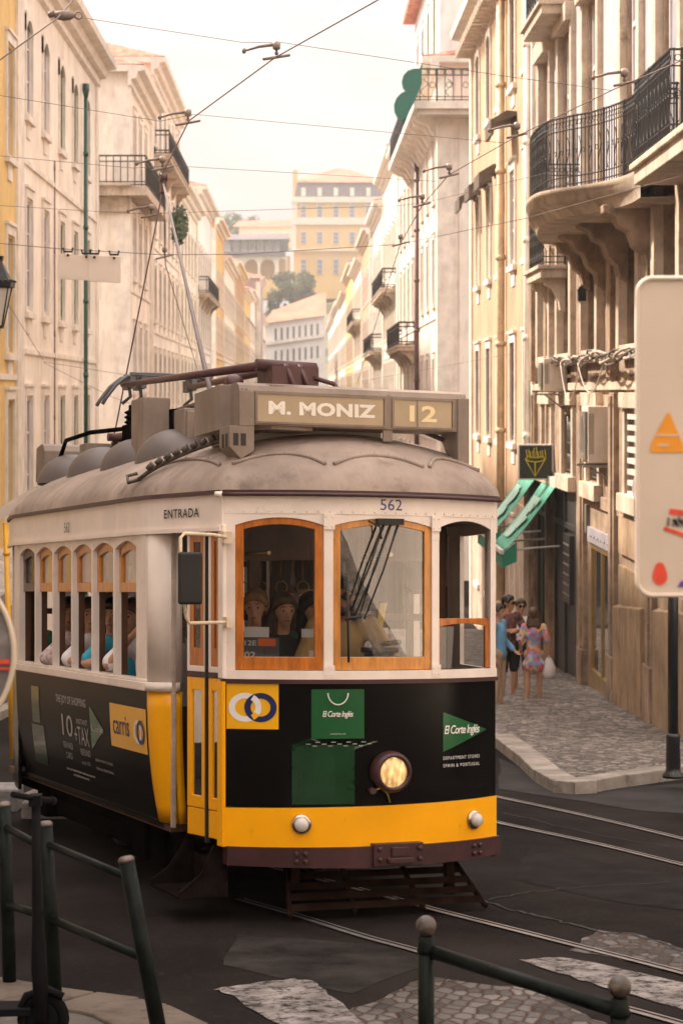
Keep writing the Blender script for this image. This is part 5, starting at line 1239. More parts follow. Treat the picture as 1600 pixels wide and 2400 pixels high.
q = M(); script(q, fdec(.0055), -.385, -.185, 1.335, 1.385, 0); v, f = scribble(-.335, -.235, 1.232, 1.242, 3, 12); put(q, fdec(.0055), v, f, 0); tb(q, 'bag_lettering', [W_], fp)
q = M(); tv = [(.475 + .395 * k / 16, zz) for k in range(17) for zz in (1.10 + .135 * k / 16, 1.365 - .13 * k / 16)]; put(q, fdec(.003), tv, [(2 * k, 2 * k + 1, 2 * k + 3, 2 * k + 2) for k in range(16)], 0); tri = tb(q, 'green_triangle_emblem', [Gn], fp)
q = M(); script(q, fdec(.0055), .485, .80, 1.20, 1.275, 0); tb(q, 'emblem_lettering', [W_], tri)
for t_x, r_ in (('DEPARTMENT STORES', (.476, .80, 1.048, 1.070)), ('SPAIN & PORTUGAL', (.476, .80, .998, 1.020))):
    v, f = text_mesh(t_x, spacing=1.25); q = M(); put(q, fdec(.004), fit(v, *r_), f, 0); tb(q, 'front_lettering', [W_], fp)
q = M(); v, f = text_mesh('562'); put(q, fdec(.0085), fit(v, .0, .155, 2.69, 2.762), f, 0); tb(q, 'fleet_number', mat('number_blue', (.06, .06, .22), .5), lb)
sp_ = side_pt(-1)
def sdec(o): return lambda a, b: Vector((side_x(b) - o, -a, b))
def ldec(o): # on the letterboard of the left side: a = -y
    def g_(a, b):
        y = -a; P = HALF
        for i in range(len(P) - 1):
            if P[i][1] <= y <= P[i + 1][1]: t = (y - P[i][1]) / (P[i + 1][1] - P[i][1]); return Vector((P[i][0] + (P[i + 1][0] - P[i][0]) * t - o, y, b))
        return Vector((-1.2, y, b))
    return g_
q = M(); v, f = text_mesh('ENTRADA', bold=.012, spacing=1.12); put(q, ldec(.022), fit(v, -1.07, -.585, 2.645, 2.705), f, 0)
v, f = text_mesh('562'); put(q, ldec(.022), fit(v, -3.65, -3.47, 2.61, 2.69), f, 1); tb(q, 'side_lettering', [mat('lettering_black', (.015, .013, .012), .5), mat('lettering_grey', (.16, .14, .15), .5)], sl)
pn2 = [o for o in tram.children if o.name.startswith('side_panel')][0]
q = M(); v, f = rect2(-2.33, -1.36, 1.02, 1.335, 3, 10); put(q, sdec(.004), v, f, 0); v, f = text_mesh('carris', bold=.004, sx=1); put(q, sdec(.007), fit(v, -2.24, -1.80, 1.115, 1.255), f, 1)
v, f = ring2(-1.58, 1.165, .055, .085, sx=1.2); put(q, sdec(.007), v, f, 2); v, f = ring2(-1.50, 1.165, .055, .085, sx=1.2); put(q, sdec(.009), v, f, 1); tb(q, 'company_plate', [Yp, Bl, W_], pn2)
Wsoft = mat('print_soft_white', (.40, .39, .38), .4); q = M()
for tx, r_, b in (('THE JOY OF SHOPPING', (-4.02, -3.05, 1.24, 1.32), .01), ('10', (-3.85, -3.50, 1.0, 1.17), 0), ('+TAX', (-3.45, -3.0, .96, 1.10), 0), ('INSTANT', (-3.36, -3.02, 1.12, 1.16), 0), ('REWARD', (-3.85, -3.55, .90, .95), 0), ('CARD', (-3.80, -3.6, .82, .87), 0), ('REFUND', (-3.3, -3.0, .88, .93), 0), ('up to 15%', (-3.3, -3.04, .80, .84), 0), ('', (-3.85, -2.95, .725, .745), 0), ('', (-3.65, -3.15, .69, .71), 0), ('DEPARTMENT STORES', (-2.86, -2.36, .865, .885), 0), ('SPAIN & PORTUGAL', (-2.86, -2.36, .80, .82), 0)):
    v, f = (text_mesh(tx, bold=b) if tx else scribble(0, 1, 0, .1, 5, 34)); q3 = M(); put(q3, sdec(.004), fit(v, *r_), f, 0); tb(q3, 'advert_lettering', Wsoft, pn2)
tri_v = [(-2.93 + .40 * (1 - abs(2 * k / 12 - 1)) * e, .95 + .33 * k / 12) for k in range(13) for e in (0, 1)]; q3 = M(); put(q3, sdec(.004), tri_v, [(2 * k, 2 * k + 1, 2 * k + 3, 2 * k + 2) for k in range(12)], 0); tb(q3, 'side_triangle_emblem', Gn, pn2); script(q, sdec(.006), -2.90, -2.55, 1.075, 1.14, 0)
q3 = M(); put(q3, sdec(.004), *rect2(-4.9, -4.62, 1.05, 1.35, 1, 8), 0); tb(q3, 'side_bag_print', Gd, pn2); q3 = M(); put(q3, sdec(.004), *rect2(-4.95, -4.5, .70, 1.03, 1, 8), 0); tb(q3, 'side_box_print', Gd, pn2)
tb(q, 'advert_lettering', Wsoft, pn2)
# --- rear-view mirror on its bracket
q = M(); pts = [(-.96, .22, 2.50), (-1.08, .16, 2.515), (-1.30, .08, 2.52), (-1.33, .07, 2.49), (-1.325, .075, 2.2), (-1.285, .09, 1.985), (-1.26, .10, 1.95), (-.96, .22, 1.955)]
q.tube(pts, .0125, 8); q.box(-1.0, -.945, .20, .275, 2.46, 2.54); q.box(-.985, -.95, .19, .275, 1.92, 1.99); br = tb(q, 'mirror_bracket', mat('rusty_cream', (.66, .53, .38), .6, var=.15, vs=9, col2=(.25, .12, .05), c2amt=.38, c2s=24), bevel=.004)
q = M(); q.obox((-1.365, .0, 2.07), (.15, -.03, 0), (.012, .055, 0), (0, 0, .33)); q.obox((-1.33, .055, 2.17), (.05, -.005, 0), (.004, .03, 0), (0, 0, .12)); tb(q, 'wing_mirror', rubber, br, bevel=.02)
# --- step, life guard, underframe
q = M(); 
for y in (.36, 1.02):
    pr = [(-.92, .50), (-1.0, .50), (-1.05, .40), (-1.13, .29), (-1.25, .21), (-1.24, .175), (-1.12, .16), (-.92, .16)]
    q.prism(pr, (0, y, 0), (1, 0, 0), (0, 0, 1), (0, .02, 0))
q.box(-1.25, -.92, .36, 1.04, .158, .178); q.box(-.95, -.92, .38, 1.02, .18, .5); q.tube([(-1.02, .36, .5), (-1.10, .36, .32), (-1.25, .36, .2)], .01, 6)
tb(q, 'entrance_step', mat('step_iron', (.012, .008, .007), .85, spec=0, var=.4, vs=5, bump=.3, bs=25), bevel=.004)
q = M(); n = 5
def lgp(t, s): return Vector((.15 + s * (.60 + .10 * t), .55 - .38 * t, .34 - .29 * t))
for k in range(n):
    t = (k + .15) / n; a, b = lgp(t, -1), lgp(t, 1); q.obox(a, b - a, (0, .012, .012), (0, -.036, -.028))
for s in (-1, -.35, .35, 1): 
    a = Vector((.15 + s * .60, .55, .36)); b = Vector((.15 + s * .70, .17, .04)); q.tube([a + Vector((0, .03, 0)), b + Vector((0, .03, 0))], .018, 6)
q.box(.66, .72, .42, .48, .1, .45); q.box(-.46, -.40, .42, .48, .2, .45); tb(q, 'life_guard', undb)
q = M(); q.box(-.95, .95, .5, 6.5, .38, .50); q.box(-1.06, 1.06, 1.35, 5.45, .50, .56); q.box(-.9, -.6, 1.35, 5.4, .22, .40); q.box(.6, .9, 1.35, 5.4, .22, .40)
for y in (1.6, 2.1, 5.2): q.box(-1.0, -.7, y, y + .3, .2, .5)
q.box(-.86, .86, 1.6, 5.4, .33, .5); tb(q, 'underframe', underm, bevel=.01)
for y in (2.55, 4.55):
    for s in (-1, 1):
        q = M(); q.lathe([(.05, -.07), (.31, -.07), (.33, -.04), (.33, .04), (.36, .06), (.36, .07), (.08, .07), (.08, .12)], (s * .47, y, .335), (s * -1, 0, 0), 28); tb(q, 'wheel', mat('wheel_steel', (.06, .05, .045), .5, metal=.5))
        q = M(); q.box(*sorted((s * .62, s * .82)), y - .16, y + .16, .22, .46); tb(q, 'axle_box', underm, bevel=.02)
# --- roof equipment
ROOFZ = lambda u: 2.805 + .465 * (1 - min(1, abs(u) / 1.2) ** 2.3) ** .62
for y in (2.62, 3.66, 4.78, 5.9):
    for s in (-1, 1):
        q = M(); c = Vector((s * .60, y, ROOFZ(.6) - .10)); v = []; nu, nv = 18, 9
        q.grid(lambda a, b: c + Vector((.30 * cos(b * pi / 2) * cos(a * 2 * pi), .42 * cos(b * pi / 2) * sin(a * 2 * pi), .27 * sin(b * pi / 2))), nu, nv)
        tb(q, 'roof_ventilator', mat('vent_grey', (.115, .095, .088), .5, var=.1, vs=3), roof_o)
# destination box
q = M(); SBY = .40; bx0, bx1 = -.83, .80
pr = [(SBY, 3.25), (SBY, 3.475), (SBY + .02, 3.51), (SBY + .06, 3.53), (SBY + .26, 3.53), (SBY + .30, 3.50), (SBY + .30, 3.25)]
q.prism([(y, z) for y, z in pr], (bx0, 0, 0), (0, 1, 0), (0, 0, 1), (bx1 - bx0, 0, 0))
sb = tb(q, 'destination_box', greyb, bevel=.004)
q = M(); q.prism([(bx0 - .07, 3.24), (bx0 + .10, 3.24), (bx0 + .10, 3.08), (bx0 + .01, 3.02), (bx0 - .07, 3.10)], (0, SBY - .01, 0), (1, 0, 0), (0, 0, 1), (0, .22, 0)); q.prism([(bx1 - .07, 3.48), (bx1 + .015, 3.48), (bx1 + .015, 2.98), (bx1 - .04, 3.0), (bx1 - .07, 3.05)], (0, SBY - .012, 0), (1, 0, 0), (0, 0, 1), (0, .3, 0)); q.box(.19, .26, SBY + .01, SBY + .03, 3.17, 3.249)
q.box(bx0 - .003, bx0 + .10, SBY - .012, SBY + .2, 3.24, 3.47)
q.xf(sh_); q.build_each('box_bracket', greyb, sb, bevel=.004, local=True)
q = M()
for dx in (0, .055): q.box(bx0 - .0725, bx0 - .065, SBY + .03 + dx * 1.4, SBY + .075 + dx * 1.4, 3.10, 3.19)
for dx in (0, .052): q.box(bx0 - .045 + dx, bx0 - .01 + dx, SBY - .0125, SBY - .008, 3.11, 3.19)
tb(q, 'bracket_slot', rubber, sb)
dimc = mat('sign_blind_tan', (.42, .32, .20), .4, var=.10, vs=2.2, col2=(.42, .36, .28), c2amt=.4, c2s=1.6)
q = M(); q.box(bx0 + .125, .185, SBY - .004, SBY + .01, 3.275, 3.455); q.box(.265, .685, SBY - .004, SBY + .01, 3.275, 3.455); tb(q, 'destination_blind', dimc, sb)
q = M()
for x0, x1 in ((bx0 + .12, .19), (.26, .69)):
    q.box(x0 - .012, x1 + .012, SBY - .012, SBY - .003, 3.455, 3.468); q.box(x0 - .012, x1 + .012, SBY - .012, SBY - .003, 3.262, 3.275); q.box(x0 - .012, x0, SBY - .012, SBY - .003, 3.275, 3.455); q.box(x1, x1 + .012, SBY - .012, SBY - .003, 3.275, 3.455)
q.box(.43, .437, SBY - .010, SBY - .003, 3.275, 3.455)
for x in (bx0 + .02, bx0 + .05, .225, .77): q.lathe([(.006, 0), (.004, .006)], (x, SBY - .001, 3.485), (0, -1, 0), 6)
tb(q, 'blind_frame', greyb, sb)
q = M(); v, f = text_mesh('M. MONIZ', bold=.045, spacing=1.05); put(q, lambda a, b: Vector((a, SBY - .0065, b)), fit(v, -.63, .13, 3.322, 3.412), f, 0); tb(q, 'destination_lettering', mat('blind_white', (.80, .74, .64), .5, var=.05), sb); q = M()
v, f = text_mesh('12', bold=.03, spacing=1.1); put(q, lambda a, b: Vector((a, SBY - .0065, b)), fit(v, .375, .575, 3.31, 3.42), f, 1)
tb(q, 'route_number', [mat('blind_white', (.80, .74, .64), .5, var=.05), mat('blind_yellow', (.86, .68, .38), .5, var=.08)], sb)
q = M(); q.prism([(-.90, .62), (-.60, .42), (-.55, .42), (-.30, .45), (-.30, 1.30), (-.86, 1.30)], (0, 0, 3.225), (1, 0, 0), (0, 1, 0), (0, 0, .30)); q.box(-.75, .3, .72, 1.25, 3.15, 3.45)
q.box(-.74, -.66, .95, 1.05, 3.525, 3.535); tb(q, 'resistor_box', greyb, bevel=.006)
# folded pantograph
q = M(); q.box(-.06, .30, 1.95, 2.30, 3.66, 3.82); q.tube([(-.13, 2.12, 3.84), (.34, 2.12, 3.83)], .045, 12)
for x in (.05, .16): q.tube([(x, 1.98, 3.84), (x + .06, 1.9, 3.62)], .02, 6)
q.tube([(.27, 1.95, 3.74), (.40, 1.9, 3.70), (.48, 1.9, 3.6)], .018, 8); q.box(.18, .28, 1.9, 1.98, 3.58, 3.68)
for s in (-1, 1): q.tube([(s * .10 + .0, 2.1, 3.83), (s * .30, 5.25, 3.96)], [.036, .024], 10); q.tube([(s * .12, 2.15, 3.68), (s * .42, 4.3, 3.55)], [.028, .028], 8)
for s in (-1, 1): q.tube([(s * .45, 3.6, 3.45), (s * .45, 5.0, 3.48)], .03, 8)
q.tube([(-.5, 3.6, 3.45), (.5, 3.6, 3.45)], .035, 8); q.tube([(-.5, 5.0, 3.48), (.5, 5.0, 3.48)], .035, 8); q.box(-.5, .5, 4.1, 4.4, 3.46, 3.62)
q.lathe([(.05, 0), (.07, .03), (.07, .1), (.04, .13)], (-.2, 2.25, 3.70), (-1, 0, 0), 12); pg = tb(q, 'pantograph', maroon2, bevel=0)
q = M()
for y in (5.18, 5.38):
    q.tube([(-.50, y, 3.78), (-.47, y, 3.83), (-.38, y, 3.95), (-.28, y, 4.03), (-.15, y, 4.055), (0, y, 4.06), (.35, y, 4.055), (.5, y, 4.02), (.62, y, 3.92), (.68, y, 3.80)], .016, 8)
    q.box(-.25, .5, y - .03, y + .03, 4.04, 4.065)
for x in (-.26, -.16, .3): q.box(x, x + .045, 5.14, 5.42, 3.93, 4.03); q.tube([(x, 5.2, 3.98), (x + .03, 5.25, 3.86), (x - .03, 5.3, 3.8)], .016, 6)
tb(q, 'collector_head', mat('collector_grey', (.12, .12, .13), .45, metal=.3), pg)
q = M()
for x, y in ((-.42, 3.6), (.42, 3.6), (-.42, 5.0), (.42, 5.0)):
    q.lathe([(.06, 0), (.09, .02), (.06, .04), (.09, .06), (.06, .08), (.09, .10), (.05, .12), (.05, .16)], (x, y, 3.28), n=14)
tb(q, 'insulator', mat('insulator_brown', (.05, .022, .016), .3), pg)
# switch boxes on the roof
q = M(); q.box(-.62, -.40, 2.35, 2.62, 3.18, 3.52); q.box(-.60, -.42, 2.33, 2.36, 3.22, 3.5); q.obox((-.50, 2.2, 3.18), (.20, 0, 0), (0, .10, 0), (0, 0, .14)); tb(q, 'switch_box', greyb, bevel=.008)
q = M(); q.box(-.72, -.50, 3.10, 3.45, 3.15, 3.66); tb(q, 'arrester_box', greyb, bevel=.008)
q = M(); q.box(-.66, -.52, 3.75, 3.95, 3.15, 3.50); q.lathe([(.05, 0), (.08, .02), (.05, .04), (.08, .06), (.05, .08), (.08, .1), (.04, .12), (.04, .16)], (-.59, 3.85, 3.50), n=14); tb(q, 'fuse_box', underm, bevel=.006)
rr = _r.Random(5); q = M()
for i in range(9):
    x = rr.uniform(-.7, -.2); y = rr.uniform(2.6, 4.6); h_ = rr.uniform(.12, .34); q.box(x, x + rr.uniform(.05, .14), y, y + rr.uniform(.05, .2), 3.16, 3.22 + h_)
for i in range(0):
    x = rr.uniform(-.75, -.1); y = rr.uniform(2.6, 4.8); q.tube([(x, y, 3.2), (x + rr.uniform(-.2, .2), y + .1, 3.42 + rr.uniform(0, .2)), (x + rr.uniform(-.3, .3), y + rr.uniform(.2, .6), 3.5 + rr.uniform(-.1, .2))], .013, 5)
for x in (-.3, -.24, -.15): q.tube([(x, 2.0, 3.3), (x + .02, 2.3, 3.7)], .018, 6)
tb(q, 'roof_gear', underm, bevel=.004)
rr = _r.Random(11); q = M()
for i in range(7):
    x = -.40 + rr.uniform(-.08, .18); y = 2.4 + rr.uniform(-.3, .4); q.tube([(x, y, 3.20), (x + rr.uniform(-.1, .1), y + rr.uniform(-.1, .1), 3.36), (x + rr.uniform(-.12, .12), y + rr.uniform(-.12, .12), 3.55)], .014, 6)
tb(q, 'roof_cabling', rubber)
q = M(); q.prism([(6.1, 3.15), (6.1, 3.42), (6.14, 3.47), (6.2, 3.49), (6.42, 3.46), (6.45, 3.15)], (-.80, 0, 0), (0, 1, 0), (0, 0, 1), (1.6, 0, 0)); q.box(-.6, -.2, 5.35, 5.6, 3.27, 3.45); tb(q, 'rear_destination_box', greyb, bevel=.006)
q = M()
for s in (-.2, .25): q.tube([(s - .5, 5.9, 3.35), (s - .46, 5.85, 3.5), (s - .3, 5.6, 3.56), (s, 4.8, 3.57), (s, 4.2, 3.5)], .02, 6)
q.box(-.5, .1, 5.2, 5.8, 3.32, 3.36); tb(q, 'pole_retainer', underm)
# armoured cable with sleeves lying over the roof shoulder
pts = []
for k in range(15):
    t = k / 14; u = -1.17 + t * .55; y = 1.62 - t * 1.12; s = 1 - abs(u) / 1.22
    yy = y; zz = 2.81 + .465 * (1 - (1 - max(.02, s)) ** 2.3) ** .62 * (1 if y > 1.1 else 1) - max(0, (.9 - y)) * .0 + .02; pts.append(Vector((u, yy, zz)))
q = M(); q.tube(pts, .016, 8)
for k in range(1, 13):
    a, b = pts[k], pts[k + 1]; q.tube([a.lerp(b, .1) + Vector((-.012, -.03, .02)), a.lerp(b, .9) + Vector((-.012, .01, .03))], [.020, .024], 7)
q.tube([pts[0] + Vector((0, .02, 0)), pts[0] + Vector((-.06, .05, -.02)), pts[0] + Vector((-.05, .12, .03)), pts[0] + Vector((.02, .1, .05))], .014, 6); q.tube([pts[-1], pts[-1] + Vector((.3, .05, .08)), pts[-1] + Vector((.75, .08, .10)), pts[-1] + Vector((1.2, .12, .03)), pts[-1] + Vector((1.45, .16, -.05))], .018, 8)
tb(q, 'armoured_cable', mat('cable_grey', (.085, .065, .052), .6, var=.3, vs=20), roof_o)
# trolley pole reaching up and back to the overhead wire
WP = U(383, 405, 21.6)
lp = Matrix.Rotation(-TA, 3, 'Z') @ (WP - Vector((TX, TY, G(TY))))     # already world-shaped, so undo the shear
lp.z += .0855 * lp.y + .04 * lp.x
q = M(); q.tube([(0, 3.55, 3.62), lp - Vector((0, 0, .1))], [.022, .011], 10); q.lathe([(.10, 0), (.10, .10), (.06, .2), (.05, .3)], (0, 3.45, 3.26), n=16)
tp = tb(q, 'trolley_pole', mat('pole_grey', (.22, .18, .17), .5, var=.2))
q = M(); q.box(lp.x - .025, lp.x + .025, lp.y - .03, lp.y + .06, lp.z - .20, lp.z - .05); q.lathe([(.02, -.03), (.055, -.03), (.04, 0), (.055, .03), (.02, .03)], lp - Vector((0, 0, .05)), (1, 0, 0), 12); q.tube([lp - Vector((.01, 0, .2)), lp + Vector((-.35, .9, -3.0))], .008, 5); tb(q, 'trolley_head', maroon2, tp)
# ---------------------------------------------------------------- buildings added out of view to shade the tram and show in its windows
plainw = mat('crossing_stucco', (.74, .62, .50), .85, var=.15, vs=.5, streak=.5)
def side_block(name, label, x0, x1, y0, y1, zt, wall, wins):
    rt = thing(name, (x0, y0, G(y0)), label, 'building', 'unseen buildings added round the crossing for shade and reflections'); q = M(); q.box(x0, x1, y0, y1, -5, zt); q.build('wall', wall, rt)
    q = M(); q.box(x0 - .5, x1 + .5, y0 - .5, y1 + .5, zt + .003, zt + .4); q.build('cornice', trim, rt)
    for (ax, fixed, lo, hi) in wins:
        n = int((hi - lo) / 3.3)
        for i in range(n):
            for z in (-.9, 3.0, 6.9):
                c = lo + (i + .5) * (hi - lo) / n; q = M()
                if ax == 'x': q.box(fixed - .06, fixed + .06, c - .8, c + .8, z - .25, z + 2.7, 0); q.box(fixed - .09, fixed + .09, c - .55, c + .55, z, z + 2.4, 1)
                else: q.box(c - .8, c + .8, fixed - .06, fixed + .06, z - .25, z + 2.7, 0); q.box(c - .55, c + .55, fixed - .09, fixed + .09, z, z + 2.4, 1)
                q.build('window', [trim, pane_m], rt)
side_block('added_block', 'unseen cream building added left of the crossing to keep sun off the tram', -21, -9.2, -12, 26.8, 9.5, plainw, [('x', -9.2, -11, 26)])
side_block('added_block', 'unseen pale building added right of the crossing for the windscreen to reflect', 8.2, 22, -60, 13, 10, cream_w, [('x', 8.2, -40, 12)])
q = M(); ys_ = [-60, -30, -10, 0, 6, 13]; strip(ys_, [6.4, 8.3], lambda x, y: Vector((x, y, G(y) + .12)), q); strip(ys_, [6.39, 6.4], lambda x, y: Vector((x, y, G(y) + (.12 if x > 6.395 else -.2))), q); tag(q.build('added_right_pavement', calcada), 'unseen pale pavement added for the windscreen to reflect', kind='structure')  # light paving added out of view, to be mirrored in the windscreen
side_block('added_block', 'unseen brown building added behind the camera for the tram front to reflect', -21, 5, -36, -24, 5.5, mat('brown_stucco', (.40, .31, .23), .85, var=.2, vs=.5), [('y', -24, -18, 4)])

# ---------------------------------------------------------------- overhead wires
wire_m = mat('copper_wire', (.20, .13, .12), .45, metal=.3, var=.2, vs=6); span_m = mat('span_wire', (.16, .12, .11), .5, metal=.3, var=.2, vs=6)
hang_m = mat('hanger_iron', (.17, .13, .11), .6, var=.35, vs=12, bump=.3, bs=40); insu = mat('insulator_porcelain', (.40, .32, .26), .4, var=.2, vs=12)
def wy(py): return 20700 / (1345 - py)
def wire(name, pts, r, m, label, cat='wire', group='overhead wires above the street', sag=0):
    P = [U(*p) for p in pts]; Q = []
    for i in range(len(P) - 1):
        L_ = (P[i + 1] - P[i]).length
        for k in range(8): t = k / 8; q = P[i].lerp(P[i + 1], t); q.z -= sag * L_ * 4 * t * (1 - t); Q.append(q)
    Q.append(P[-1]); q = M(); q.tube(Q, r, 6); return tag(q.build(name, m, org=P[0]), label, cat, group)
lw = [(383, 403), (443, 283), (643, 136), (885, 0), (1160, -150)]
wire('contact_wire', [(470, 890, 45.5), (388, 620, 28.5)] + [(x, y, wy(y)) for x, y in lw], .0065, wire_m, 'thick pinkish contact wire rising from the trolley pole to the top centre of the photo')
rw_ = [(837, 898), (938, 571), (988, 482), (1051, 410), (1209, 320), (1440, 208), (1600, 140), (1760, 70)]
wire('contact_wire', [(x, y, wy(y)) for x, y in rw_], .0055, wire_m, 'contact wire curving up across the right facades to the right edge')
SP = [([(177, 39, 17.5), (566, 99, 17.2), (663, 100, 17.2), (1180, 178, 17.6), (1432, 212, 18.2)], 'topmost span wire with a turnbuckle at its left end'),
      ([(-60, 214, 19.6), (376, 284, 19.5), (455, 268, 19.5), (1180, 335, 20.1)], 'second span wire from the top, ending at an insulator by the curved balcony'),
      ([(-60, 360, 21.8), (313, 394, 21.6), (398, 388, 21.6), (1022, 425, 22.1)], 'third span wire from the top, over the trolley pole head'),
      ([(-60, 478, 24.2), (300, 500, 24), (365, 500, 24), (935, 482, 23.9), (1000, 474, 24), (1300, 400, 23.5)], 'fourth span wire, over the roof of the far yellow palace'),
      ([(-60, 565, 27.5), (140, 583, 27), (380, 597, 27), (560, 596, 27), (930, 573, 26.7), (1230, 512, 26), (1640, 400, 25)], 'fifth span wire, carrying the white banner'),
      ([(12, 700, 30), (103, 845, 42)], 'slack cable from the wall lantern to a bracket on the cream wall'), ([(103, 848, 42), (335, 885, 44)], 'cable from the cream wall towards the collector of the tram'),
      ([(103, 850, 42), (262, 930, 43), (345, 960, 44)], 'thin drooping cable below the cream wall bracket'), ([(845, 894, 60), (1218, 826, 51)], 'low cable stretched over the destination box to the ochre building')]
for p, l in SP: wire('span_wire', p, .0026 if p[0][2] < 26 else .0045, span_m, l)
wire('span_wire', [(-40, 170, 16.8), (136, 42, 17.3), (215, -50, 18)], .006, span_m, 'taut dark cable crossing the top left corner')
# twisted guard on two of the spans
def hanger(px, py, Y, left, label, arm=True):
    p = U(px, py, Y); q = M(); s = Y / F
    q.lathe([(.01, .0), (.022, .012), (.01, .04), (.015, .05), (.036, .06), (.04, .08), (.03, .09)], p + Vector((0, 0, .02)), n=12)
    q.lathe([(.035, 0), (.042, .02), (.038, .05), (.02, .06)], p + Vector((0, 0, .10)), n=12, mi=1)
    q.v = [p + (x - p) * .8 for x in q.v]
    q.tube([p + Vector((-.10, -.12, -.035)), p + Vector((.10, .12, .035))], .012, 6)
    if arm: d = -1 if left else 1; q.tube([p + Vector((d * .02, 0, .10)), p + Vector((d * .14, 0, .085)), p + Vector((d * .26, 0, .05))], [.014, .012, .009], 6); q.lathe([(.012, 0), (.018, .02), (.012, .04)], p + Vector((d * .26, 0, .03)), n=8)
    tag(q.build('wire_hanger', [hang_m, insu], org=p), label, 'wire hanger', 'insulated hangers holding the contact wires')
hanger(648, 134, 17.1, True, 'insulated hanger on the thick wire in the top middle against the sky'); hanger(441, 288, 19.6, True, 'insulated hanger on the thick wire left of the sky'); hanger(381, 395, 21.7, True, 'insulated hanger right above the trolley pole head')
hanger(1462, 196, 18.0, True, 'white-topped hanger in front of the right balconies'); hanger(1211, 318, 20.1, True, 'hanger on the right wire beside the far end of the curved balcony'); hanger(1052, 412, 22.1, True, 'hanger on the right wire above the orange roof edge')
hanger(989, 480, 24, True, 'hanger on the right wire in front of the brown drainpipe'); hanger(938, 572, 26.7, True, 'small hanger lowest on the right wire', False); hanger(355, 505, 24, True, 'pale hanger on the fourth span left of the trolley pole'); hanger(386, 602, 28, True, 'brass hanger on the lower left wire by the fifth span', False)
q = M(); p = U(150, 36, 17.4); q.lathe([(.01, -.09), (.035, -.06), (.045, 0), (.035, .06), (.01, .09)], p, (1, 0, -.05), 12); q.tube([p + Vector((.12 + .03 * cos(t), 0, .03 * sin(t))) for t in [k * pi / 5 for k in range(10)]], .008, 5, closed=True, cap=False); q.lathe([(.02, -.03), (.03, 0), (.02, .03)], p - Vector((.10, 0, -.01)), (1, 0, .5), 8)
tag(q.build('turnbuckle', hang_m, org=p), 'brown egg insulator and ring joining cables in the top left corner', 'insulator')
q = M(); Y = 27.0
for x0, x1, y0, y1 in ((138, 207, 595, 654), (208, 283, 598, 660)):
    a, b, c, d = U(x0, y0, Y), U(x1, y0 + 4, Y), U(x1, y1 + 3, Y), U(x0, y1, Y); q.add([a, b, c, d] + [p + Vector((0, .03, 0)) for p in (a, b, c, d)], [(0, 1, 2, 3), (4, 7, 6, 5), (0, 4, 5, 1), (1, 5, 6, 2), (2, 6, 7, 3), (3, 7, 4, 0)])
banner_m = mat('banner_white', (.88, .82, .76), .8, var=.05, vs=2); _n = banner_m.node_tree; _t = _n.nodes.new('ShaderNodeBsdfTranslucent'); _t.inputs[0].default_value = (.9, .78, .66, 1); _mx = _n.nodes.new('ShaderNodeMixShader'); _mx.inputs[0].default_value = .5
_n.links.new(_n.nodes['Principled BSDF'].outputs[0], _mx.inputs[1]); _n.links.new(_t.outputs[0], _mx.inputs[2]); _n.links.new(_mx.outputs[0], _n.nodes['Material Output'].inputs['Surface'])
bn = thing('hanging_banner', U(138, 654, Y), 'blank off-white two-panel banner hanging from a wire before the cream house', 'banner'); q.build('panel', banner_m, bn, bevel=.004)
for x, y in ((160, 586), (203, 590), (222, 591), (268, 593)):
    q = M(); p = U(x, y, Y - .03); q.tube([p + Vector((-.06, 0, .03)), p + Vector((-.05, 0, -.02)), p + Vector((.05, 0, -.02)), p + Vector((.06, 0, .03))], .014, 6); q.lathe([(.016, 0), (.016, .03)], p + Vector((0, 0, -.08)), n=8); q.build('clamp', iron, bn)

# ---------------------------------------------------------------- lantern at the left edge
Y = 25.0; s = Y / F; lt = thing('street_lantern', U(-2, 770, Y), 'old black street lantern with glass panes cut by the left edge', 'lamp')
def frus(mm, cx, yt, yb, wt, wb, mi=0):
    v = []
    for yy, ww in ((yt, wt), (yb, wb)):
        c = U(cx, yy, Y)
        for a, b in ((-1, -1), (1, -1), (1, 1), (-1, 1)): v.append(c + Vector((a * ww * s, b * ww * s, 0)))
    mm.add(v, [(0, 1, 2, 3), (4, 7, 6, 5), (0, 4, 5, 1), (1, 5, 6, 2), (2, 6, 7, 3), (3, 7, 4, 0)], mi)
lcx = -3
q = M(); frus(q, lcx, 612, 662, 8, 30); frus(q, lcx, 662, 674, 35, 33); frus(q, lcx, 600, 612, 12, 9)
for k in range(7): q.lathe([(3.4 * s, 0), (4 * s, 3 * s), (0, 6 * s)], U(lcx - 33 + k * 11, 661, Y) - Vector((0, 34 * s, 0)), n=8); q.lathe([(3.4 * s, 0), (4 * s, 3 * s), (0, 6 * s)], U(lcx + 34, 661, Y) + Vector((0, (-33 + k * 11) * s, 0)), n=8)
q.build('lantern_roof', iron, lt, bevel=.004)
q = M()
for a, b in ((-1, -1), (1, -1), (1, 1), (-1, 1)):
    q.tube([U(lcx, 674, Y) + Vector((a * 27 * s, b * 27 * s, 0)), U(lcx, 765, Y) + Vector((a * 10 * s, b * 10 * s, 0))], 1.8 * s, 6)
frus(q, lcx, 763, 770, 12, 11); q.lathe([(3 * s, 0), (5 * s, 4 * s), (2 * s, 8 * s), (4 * s, 13 * s), (1 * s, 20 * s)], U(lcx, 770, Y), (0, 0, -1), 10); q.build('lantern_frame', iron, lt)
q = M(); frus(q, lcx, 676, 762, 25.5, 9.5); q.build('lantern_glass', mat('milky_glass', (.62, .55, .46), .3, var=.08), lt)
q = M(); q.tube([U(lcx, 600, Y), U(-40, 560, Y), U(-120, 600, Y), U(-400, 640, Y)], .03, 8); q.build('bracket', iron, lt)

